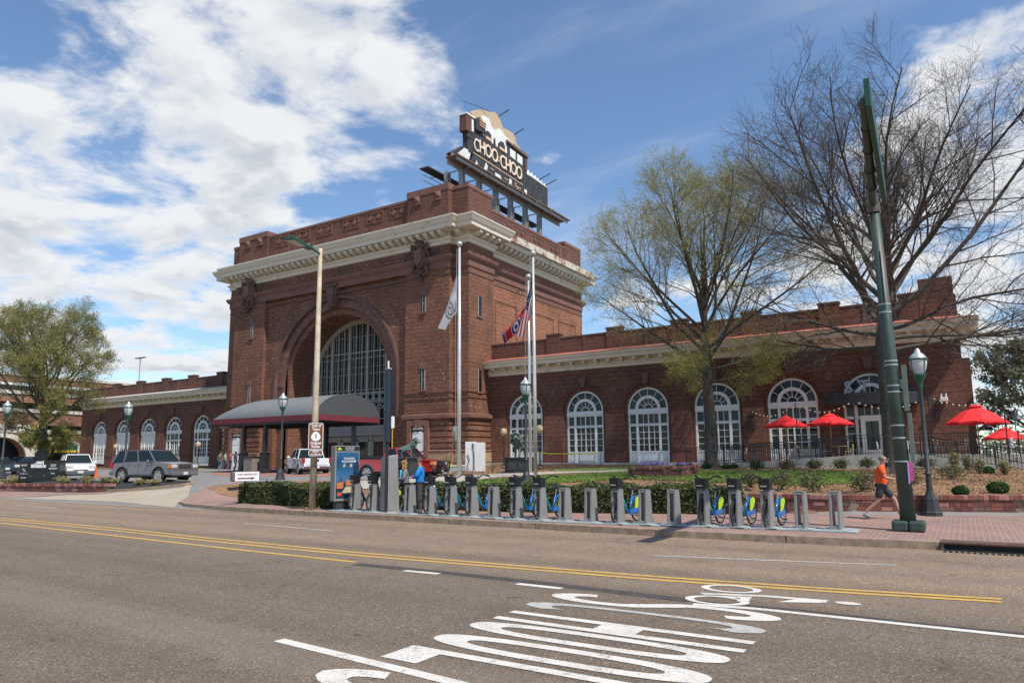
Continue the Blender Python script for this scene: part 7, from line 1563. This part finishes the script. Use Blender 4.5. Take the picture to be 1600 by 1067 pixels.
# grass blades over the lawn, pine straw over the mulch
def scatter(name, poly, n, size, mat, dz, hgt, seed):
    P2 = np.array([p[:2] for p in poly]); rs = np.random.RandomState(seed); lo, hi = P2.min(0), P2.max(0); pts = rs.uniform(lo, hi, (n, 2)); ins = np.zeros(n, bool); j = len(P2) - 1
    for i in range(len(P2)):
        a, b = P2[i], P2[j]; c = ((a[1] > pts[:, 1]) != (b[1] > pts[:, 1])) & (pts[:, 0] < (b[0] - a[0]) * (pts[:, 1] - a[1]) / (b[1] - a[1] + 1e-12) + a[0]); ins ^= c; j = i
    pts = pts[ins]; z = np.array([T(x, y) for x, y in pts]) + dz
    return quads(name, np.column_stack([pts, z + rs.uniform(0, hgt, len(pts))]), size, mat, kind='stuff', rs=rs, up=0, asp=3)
GRL = leafmat('lawn_blade', (.11, .18, .025), (.26, .33, .07), .3); STR = leafmat('straw_blade', (.2, .1, .045), (.5, .31, .16), .1); DRK = leafmat('bark_chip', (.07, .035, .02), (.2, .11, .06), .05)
scatter('grass_blades', [PT(*p) for p in lawn], 90000, .05, GRL, .06, .04, 2); scatter('pine_straw', bed, 60000, .032, STR, .033, .02, 3); scatter('bark_chips', bed, 25000, .035, DRK, .03, .02, 4)
# pansies in the planter
rs = np.random.RandomState(2); c0 = np.array(pb[0][:2]) * .5 + np.array(pb[2][:2]) * .5; pts = rs.uniform(-1, 1, (150, 2)) * [1.3, .8] + c0; z0_ = T(*c0) + .6
tag(quads('pansies', np.column_stack([pts, z0_ + rs.uniform(0, .08, 150)]), .07, plain('violet_petals', (.2, .1, .5), .8, var=.3, scale=20), kind='stuff'), 'purple pansies filling the brick planter', None)
q = MB(); v_ = [Vector(p[:2]) for p in pb]; v4 = v_[0] + v_[2] - v_[1]; q.prism([(p.x, p.y, T(*c0)) for p in (v_[0], v_[1], v_[2], v4)], (0, 0, .5)); q = obj('planter_soil', q, MULCH, [o for o in C.objects if o.name.startswith('brick_planter')][0], norm=True)
# ---------------------------------------------------------------- terrace
YTR = 43.6; ZT = 1.93
def ramp(x): return 1.32 + (ZT - 1.32) * min(max((x + 12.6) / 7.5, 0), 1)
tr = thing('terrace', 'raised concrete dining terrace with a ramp before the right wing', 'terrace', (-3, YTR, 1.2))
q = MB(); xs_ = [-12.6, -5.1, .35]; q.prism([(-12.6, YTR, 1.0), (.35, YTR, 1.0), (.35, YTR, ZT), (-5.1, YTR, ZT), (-12.6, YTR, 1.36)], (0, 1.5, 0)); obj('ramp_wall', q, CONC, tr, norm=True)
q = MB(); q.prism([(-11.6, YTR + 1.52, 1.0), (.35, YTR + 1.52, 1.0), (.35, YTR + 1.52, ZT - .002), (-11.6, YTR + 1.52, 1.55)], (0, 3.2, 0)); obj('slab', q, CONC, tr, norm=True)
q = MB(); q.box(.36, 9, YTR + .6, YWG + 12, 1.0, ZT - .01); q.box(2.2, 9, YTR, YTR + .58, 1.0, 1.75); obj('slab', q, CONC, tr)
for k in range(5): q = MB(); q.box(.4, 2.15, YTR - 1.6 + k * .4, YTR - 1.22 + k * .4, .9, 1.2 + k * .14); obj('step', q, CONC, tr)
def railing(label, pts, h=1.07, sp=.13):
    t = thing('railing', label, 'railing', pts[0], 0, 'black railings round the terrace'); 
    for a, b in zip(pts[:-1], pts[1:]):
        a = Vector(a); b = Vector(b); L = (b - a).length; up_ = Vector((0, 0, 1))
        for z, r in ((h, .032), (h - .14, .022), (.1, .022)): q = MB(); q.tube([a + up_ * z, b + up_ * z], r, 4); obj('rail', q, BLACK, t)
        n = max(1, round(L / 1.9))
        for i in range(n + 1): p = a.lerp(b, i / n); q = MB(); q.box(p.x - .03, p.x + .03, p.y - .03, p.y + .03, p.z - .1, p.z + h + .02); obj('post', q, BLACK, t)
        q = MB(); m = int(L / sp)
        for i in range(1, m): p = a.lerp(b, i / m); q.box(p.x - .013, p.x + .013, p.y - .013, p.y + .013, p.z + .11, p.z + h - .15)
        obj('balusters', q, BLACK, t, kind='stuff')
    return t
railing('black railing climbing the front of the ramp', [(-12.4, YTR + .06, 1.37), (-5.1, YTR + .06, ZT), (.3, YTR + .06, ZT)])
railing('black railing between the ramp and the wing wall at the elm', [(-15.9, YTR + 3.4, 1.45), (-11.6, YTR + 1.6, 1.6), (-5.3, YTR + 1.62, ZT)], 1.02)
railing('black stair rail sloping down to the right of the terrace', [(-1.9, YTR - .25, ZT - .05), (2.9, YTR - 1.9, 1.0)], 1.0, .16)
railing('black railing along the far right terrace', [(2.4, YTR + .65, ZT), (9, YTR + .65, ZT)])
railing('second black stair rail behind the first', [(.4, YTR + .1, ZT), (3.4, YTR - .9, 1.1)], 1.0, .16)
q = MB(); q.prism([(-17.5, YTR + 2.6, 1.15), (-12.6, YTR + .2, 1.15), (-12.6, YTR + 1.5, 1.15), (-17.5, YTR + 4, 1.15)], (0, 0, .22)); obj('landing', q, CONC, tr, norm=True)
WOODP = plain('umbrella_pole_wood', (.45, .25, .1), .5)
def umbrella(label, p, R, zt_, rise, first=None):
    t = thing('red_umbrella', label, 'umbrella', p, 0, 'red umbrellas on the terrace'); z0 = zt_ - p[2]
    q = MB(); q.cyl((0, 0, 0), (0, 0, z0 + .12), .03, n=8); obj('pole', q, WOODP, t, world=False)
    for k in range(8):
        a, b = 2 * PI * k / 8 + .2, 2 * PI * (k + 1) / 8 + .2; m_ = (a + b) / 2; e0 = (R * math.cos(a), R * math.sin(a), z0 - rise); e1 = (R * math.cos(b), R * math.sin(b), z0 - rise); em = (R * .9 * math.cos(m_), R * .9 * math.sin(m_), z0 - rise + .05)
        i0 = (R * .5 * math.cos(a), R * .5 * math.sin(a), z0 - rise * .44); i1 = (R * .5 * math.cos(b), R * .5 * math.sin(b), z0 - rise * .44); im = (R * .46 * math.cos(m_), R * .46 * math.sin(m_), z0 - rise * .45)
        q = MB(); q.add([(0, 0, z0), i0, im, i1, e0, em, e1], [(0, 1, 2), (0, 2, 3), (1, 4, 5, 2), (2, 5, 6, 3)]); q.add([(x, y, z - .1) for x, y, z in (e0, em, e1)] + [e0, em, e1], [(0, 1, 4, 3), (1, 2, 5, 4)]); obj('canopy_panel', q, RED, t, world=False)
        q = MB(); q.tube([(0, 0, z0 - .05), (e0[0], e0[1], e0[2] - .01)], .012, 4); obj('rib', q, WOODP, t, world=False)
    q = MB(); q.lathe([(.38, -.13), (.2, -.03), (.0, .03)], 8, (0, 0, z0)); obj('vent_cap', q, RED, t, world=False); return t
for px, pt, hw_, y, lab, dz in ((1227, 650, 33, 45.6, 'left red umbrella of the two before the fifth window', .62), (1296, 646, 34, 45.4, 'right red umbrella of the two before the fifth window', .62), (1524, 632, 43, 45.5, 'largest red umbrella standing right of the building end', .85), (1570, 668, 31, 55, 'low red umbrella farther back at the right edge', .62)):
    a = PY(px, pt, y); R = hw_ / 1100 * (y * .83 + abs(a[0]) * .55); umbrella(lab, (a[0], y, ZT), R, a[2], dz * (1.1 if y > 50 else 1) * R / 1.3)
# tables and chairs
CHM = plain('white_chair', (.6, .6, .58), .4, var=0); YEL = plain('yellow_chair', (.65, .42, .01), .4, var=0); TAB = plain('wood_table_top', (.5, .33, .15), .6)
def chair(mat):
    t = thing('cafe_chair', 'x', 'chair', group='metal cafe chairs on the terrace'); q = MB(); q.box(-.2, .2, -.2, .2, .43, .46); obj('seat', q, mat, t, world=False)
    for sx in (-1, 1):
        for sy in (-1, 1): q = MB(); q.tube([(sx * .17, sy * .17, .43), (sx * .22, sy * .24, 0)], .016, 4); obj('leg', q, mat, t, world=False)
    q = MB(); q.tube([(-.19, .19, .45), (-.2, .25, .86), (.2, .25, .86), (.19, .19, .45)], .018, 4); q.box(-.06, .06, .21, .235, .46, .85); obj('backrest', q, mat, t, world=False); return t
def table():
    t = thing('cafe_table', 'x', 'table', group='cafe tables on the terrace'); q = MB(); q.box(-.4, .4, -.35, .35, .72, .76); obj('tabletop', q, TAB, t, world=False); q = MB(); q.cyl((0, 0, .02), (0, 0, .72), .03, n=6); q.cyl((0, 0, 0), (0, 0, .03), .22, n=10); obj('pedestal', q, GALV, t, world=False); return t
cw, cy_, tb = chair(CHM), chair(YEL), table(); used = set(); random.seed(21)
for i, x in enumerate((-10.9, -9.3, -7.8, -6.3, -3.4, -2.0, -.6, 1.5, 3.0, 4.6)):
    y = YTR + 2.3 + .5 * (i % 2) if x < 1 else 47.5; z = ramp(x) + .0 if x < -5.1 else ZT
    z = 1.55 + (ZT - 1.55) * min((x + 11.6) / 11.9, 1) if x < .35 else ZT
    near_ = ('before the fifth window left edge', 'under the left umbrella', 'between the two umbrellas', 'under the right umbrella', 'by the restaurant door', 'just right of the bare tree trunk', 'behind the tall right lamp', 'under the big umbrella', 'right of the big umbrella', 'at the far right')[i]
    lab = 'wood topped cafe table ' + near_
    if i == 0: tb.location = (x, y, z); tb['label'] = lab
    else: dup(tb, (x, y, z), 0, lab)
    for s in (-1, 1):
        yl = (i in (1, 3, 9) and s > 0); src = cy_ if yl else cw; lb = '%s cafe chair %s of the table %s' % ('yellow' if yl else 'white', 'left' if s < 0 else 'right', near_); rz = -s * PI / 2 + random.uniform(-.4, .4)
        if src.name not in used: used.add(src.name); src.location = (x + s * .55, y, z); src.rotation_euler = (0, 0, rz); src['label'] = lb
        else: dup(src, (x + s * .55, y, z), rz, lb)
# string lights
BULB = plain('warm_bulb', (.75, .7, .55), .3, var=0)
ps_ = []
for px, pyt, lab in ((1243, 630, 'thin black light pole between the left umbrellas'), (1333, 625, 'thin black light pole left of the bare tree'), (1450, 618, 'thin black light pole right of the tall lamp'), (1566, 612, 'thin black light pole behind the large umbrella')):
    a = PY(px, pyt, YTR + .3); t = thing('light_pole', lab, 'light pole', (a[0], a[1], 1.9), 0, 'string light poles on the terrace rail'); q = MB(); q.cyl((a[0], a[1], 1.6), a, .03, n=6); obj('pole', q, BLACK, t); ps_.append(Vector(a))
sl_ = thing('string_lights', 'sagging string of small bulbs strung between the terrace poles and wall', 'string lights', tuple(ps_[0]))
al = [Vector((-11.9, YWG - .2, 5.0))] + ps_
for a, b in zip(al[:-1], al[1:]):
    pts = [a.lerp(b, i / 12) - Vector((0, 0, .55 * math.sin(PI * i / 12))) for i in range(13)]; q = MB(); q.tube(pts, .008, 3); obj('cable', q, BLACK, sl_)
    for p in pts[1:-1]: q = MB(); q.ball(p - Vector((0, 0, .06)), .045, 6, 4); obj('bulb', q, BULB, sl_)
# wall fittings
for px, py, lab in ((1174, 688 - 40, 'black spotlight on the wall between fourth and fifth windows'), (1307, 616, 'small black spotlight above the awning left end'), (1425, 608, 'small black spotlight above the awning right end'), (1465, 631, 'black wall light below the white camera')):
    a = PY(px, py, YWG - .12); t = thing('wall_light', lab, 'wall light', a); q = MB(); q.box(-.18, .18, -.22, .1, -.08, .08); obj('housing', q, BLACK, t, world=False, bevel=.02); q = MB(); q.box(-.05, .05, .0, .12, .08, .2); obj('bracket', q, BLACK, t, world=False)
a = PY(1475, 624, YWG - .15); t = thing('security_camera', 'white twin security camera on the brick wall near the corner', 'camera', a); q = MB(); q.box(-.2, .2, -.2, .1, -.12, .12); obj('housing', q, WHITE, t, world=False, bevel=.03)
for s in (-1, 1): q = MB(); q.cyl((s * .12, -.1, .12), (s * .12, -.1, .35), .04, n=6); q.cyl((s * .12, -.12, -.12), (s * .12, -.2, -.25), .03, n=6); obj('camera_arm', q, WHITE, t, world=False)
for px, py, lab in ((1176, 664, 'flat black speaker on the wall near the elm'), (1465, 647, 'flat black speaker on the wall near the corner')): a = PY(px, py, YWG - .08); t = thing('wall_speaker', lab, 'speaker', a); q = MB(); q.box(-.13, .13, -.12, .07, -.3, .3); obj('cabinet', q, BLACK, t, world=False, bevel=.02)
# restaurant door
t = thing('restaurant_door', 'white framed dark glass restaurant door beneath the awning', 'door', (-4.6, YWG - .08, ZT)); q = MB(); q.box(-.62, -.5, -.05, .05, 0, 2.4); q.box(.5, .62, -.05, .05, 0, 2.4); q.box(-.499, .499, -.05, .05, 2.2, 2.4); obj('frame', q, WHITE, t, world=False); q = MB(); q.box(-.499, .499, -.02, .02, .02, 2.19); q = obj('door_leaf', q, WHITE, t, world=False); f = MB(); f.box(-.36, .36, -.035, -.021, .3, 2.05); obj('door_glass', f, GLASS, q, world=False)
# black hanging lamps at right
for px, py in ((1586, 655), (1572, 663), (1558, 660), (1546, 668), (1540, 672)):
    a = PY(px, py, 56); t = thing('barn_lamp', 'black dome lamp on a bent arm beyond the terrace, %s' % {1586: 'highest and rightmost', 1572: 'right of the small umbrella top', 1558: 'middle one', 1546: 'second from the left', 1540: 'lowest and leftmost'}[px], 'lamp', (a[0], a[1], a[2]), 0, 'black dome lamps beyond the terrace'); q = MB(); q.lathe([(.5, 0), (.35, .2), (.12, .35), (.05, .5)], 12); obj('shade', q, BLACK, t, world=False); q = MB(); q.tube([(0, 0, .45), (.3, .1, .6), (.5, .2, .2), (.5, .2, ZT - a[2])], .03, 5); obj('arm', q, BLACK, t, world=False)
# ---------------------------------------------------------------- bronze lions
VER = plain('verdigris_bronze', (.085, .125, .105), .65, .1, var=.45, scale=5)
def skin1(name, chains, mat, parent, lv=2):
    V, E, R = [], [], []
    def ad(p, r, par=None): V.append(p); R.append(r); E.append((par, len(V) - 1)) if par is not None else None; return len(V) - 1
    ix = {}
    for key, par, p, r in chains: ix[key] = ad(p, r, ix[par] if par else None)
    return skinmesh(name, V, E, R, mat, parent, lv)
def lion(lab, a, rz, sc_):
    t = thing('lion_statue', lab, 'statue', a, rz); t.scale = (sc_,) * 3
    skin1('body', [('h', None, (-.55, 0, .78), (.25, .28)), ('m', 'h', (-.1, 0, .78), (.25, .27)), ('c', 'm', (.35, 0, .86), (.3, .36)), ('n', 'c', (.6, 0, 1.18), (.26, .27)), ('d', 'n', (.84, 0, 1.38), (.19, .2)), ('z', 'd', (1.05, 0, 1.32), (.12, .11))] +
          [(k + 'a', 'c', (.4 + o, s * .17, .6), (.11, .11)) for k, s, o in (('fl', 1, .05), ('fr', -1, -.08))] + [(k + 'b', k + 'a', (.42 + o, s * .18, .3), .075) for k, s, o in (('fl', 1, .12), ('fr', -1, -.1))] + [(k + 'c', k + 'b', (.44 + o, s * .18, .05), .07) for k, s, o in (('fl', 1, .15), ('fr', -1, -.1))] + [(k + 'd', k + 'c', (.56 + o, s * .18, .03), .06) for k, s, o in (('fl', 1, .15), ('fr', -1, -.1))] +
          [(k + 'a', 'h', (-.5 + o, s * .17, .55), (.13, .13)) for k, s, o in (('bl', 1, -.05), ('br', -1, .12))] + [(k + 'b', k + 'a', (-.68 + o, s * .17, .32), .07) for k, s, o in (('bl', 1, -.02), ('br', -1, .12))] + [(k + 'c', k + 'b', (-.62 + o, s * .17, .06), .06) for k, s, o in (('bl', 1, 0), ('br', -1, .12))] + [(k + 'd', k + 'c', (-.5 + o, s * .17, .03), .055) for k, s, o in (('bl', 1, 0), ('br', -1, .12))] +
          [('t1', 'h', (-.82, 0, .7), .05), ('t2', 't1', (-.92, 0, .42), .035), ('t3', 't2', (-.86, .03, .2), .05)], VER, t)
    q = MB(); rr = random.Random(4)
    for k in range(90):
        th = rr.uniform(0, 2 * PI); u = rr.uniform(0, 1); r = .27 + .13 * math.sin(PI * u); x = .42 + .42 * u; z = .98 + .42 * u; q.ball((x - .05 + rr.uniform(-.04, .04), r * math.cos(th) * 1.0, z + r * math.sin(th) * .9), rr.uniform(.08, .13), 6, 4, jit=.15)
    obj('mane', q, VER, t, world=False, smooth=2)
    q = MB(); q.ball((1.12, 0, 1.27), (.09, .1, .07), 8, 5); q.ball((.82, .14, 1.58), .055, 6, 4); q.ball((.82, -.14, 1.58), .055, 6, 4); obj('muzzle', q, VER, t, world=False, smooth=True); return t
def plinth(lab, a, w, d, h, rz):
    t = thing('statue_plinth', lab, 'plinth', a, rz); q = MB(); q.box(-w / 2, w / 2, -d / 2, d / 2, 0, h - .12); obj('plinth_body', q, BLACK, t, world=False, bevel=.02); q = MB(); q.box(-w / 2 - .06, w / 2 + .06, -d / 2 - .06, d / 2 + .06, h - .119, h); obj('plinth_cap', q, BLACK, t, world=False, bevel=.02)
    for s in (-1, 1):
        q = MB(); q.box(s * w / 4 - w * .2, s * w / 4 + w * .2, -d / 2 - .03, -d / 2 - .001, .2, h - .3); obj('plinth_panel', q, IRON, t, world=False)
    return t
b = D(636, 750, 40); zt_ = D(636, 714, 40)[2]; g0 = T(b[0], b[1]); plinth('black plinth behind the pay totem carrying the standing lion', (b[0], b[1], g0), 1.5, .7, zt_ - g0, .75); lion('green bronze lion walking right above the grey totem', (b[0], b[1], zt_), .75, .64)
b = D(812, 740, 42); zt_ = D(812, 714, 42)[2]; g0 = T(b[0], b[1]); plinth('black plinth by the paired flagpoles carrying the lion seen head on', (b[0], b[1], g0), 1.5, 1.6, zt_ - g0, .4); lion('green bronze lion facing the road beside the paired flagpoles', (b[0], b[1], zt_), -1.35, .85)
# ---------------------------------------------------------------- small things
a = D(149, 743, 52); t = thing('traffic_cone', 'orange traffic cone between the white car and the grey car', 'cone', (a[0], a[1], T(a[0], a[1]))); q = MB(); q.lathe([(.17, .05), (.03, .75)], 10); obj('cone', q, plain('orange_cone', (.7, .1, .01), .5), t, world=False); q = MB(); q.box(-.2, .2, -.2, .2, 0, .05); obj('base', q, plain('orange_cone', (.7, .1, .01), .5), t, world=False)
TAPE = plain('yellow_tape', (.7, .6, .03), .5, var=0)
pts = [PY(px, py, 46.6) for px, py in ((842, 707), (877, 709), (905, 709), (938, 708))]
t = thing('barrier_tape', 'yellow caution tape on thin stakes before the second window', 'tape', pts[0])
for p in pts[1:]: q = MB(); q.cyl((p[0], p[1], 1.25), (p[0], p[1], p[2] + .1), .015, n=4); obj('stake', q, IRON, t)
for u, v in zip(pts[:-1], pts[1:]):
    m = ((u[0] + v[0]) / 2, u[1], (u[2] + v[2]) / 2 - .06); q = MB(); L = [u, m, v]; q.ribbon(L, [(x, y, z + .07) for x, y, z in L]); obj('tape_span', q, TAPE, t)
q = MB(); L = [PY(676, 727, 43.6), PY(690, 724, 43.6), PY(713, 729, 43.6)]; q.ribbon(L, [(x, y, z + .08) for x, y, z in L]); tag(obj('barrier_tape', q, TAPE), 'short yellow tape at the foot of the hall corner', 'tape')
a = D(700, 745, 43); t = thing('leaning_pole', 'dark pole leaning against the hall corner beside the flagpole', 'pole', (a[0], a[1], T(a[0], a[1]))); top = D(712, 668, 43.6); q = MB(); q.tube([(a[0], a[1], T(a[0], a[1])), top], .05, 6); obj('shaft', q, plain('dark_wood', (.1, .07, .03), .8), t); q = MB(); q.box(top[0] - .14, top[0] + .14, top[1] - .1, top[1] - .07, top[2] - .75, top[2] + .1); obj('plate', q, GALV, t)
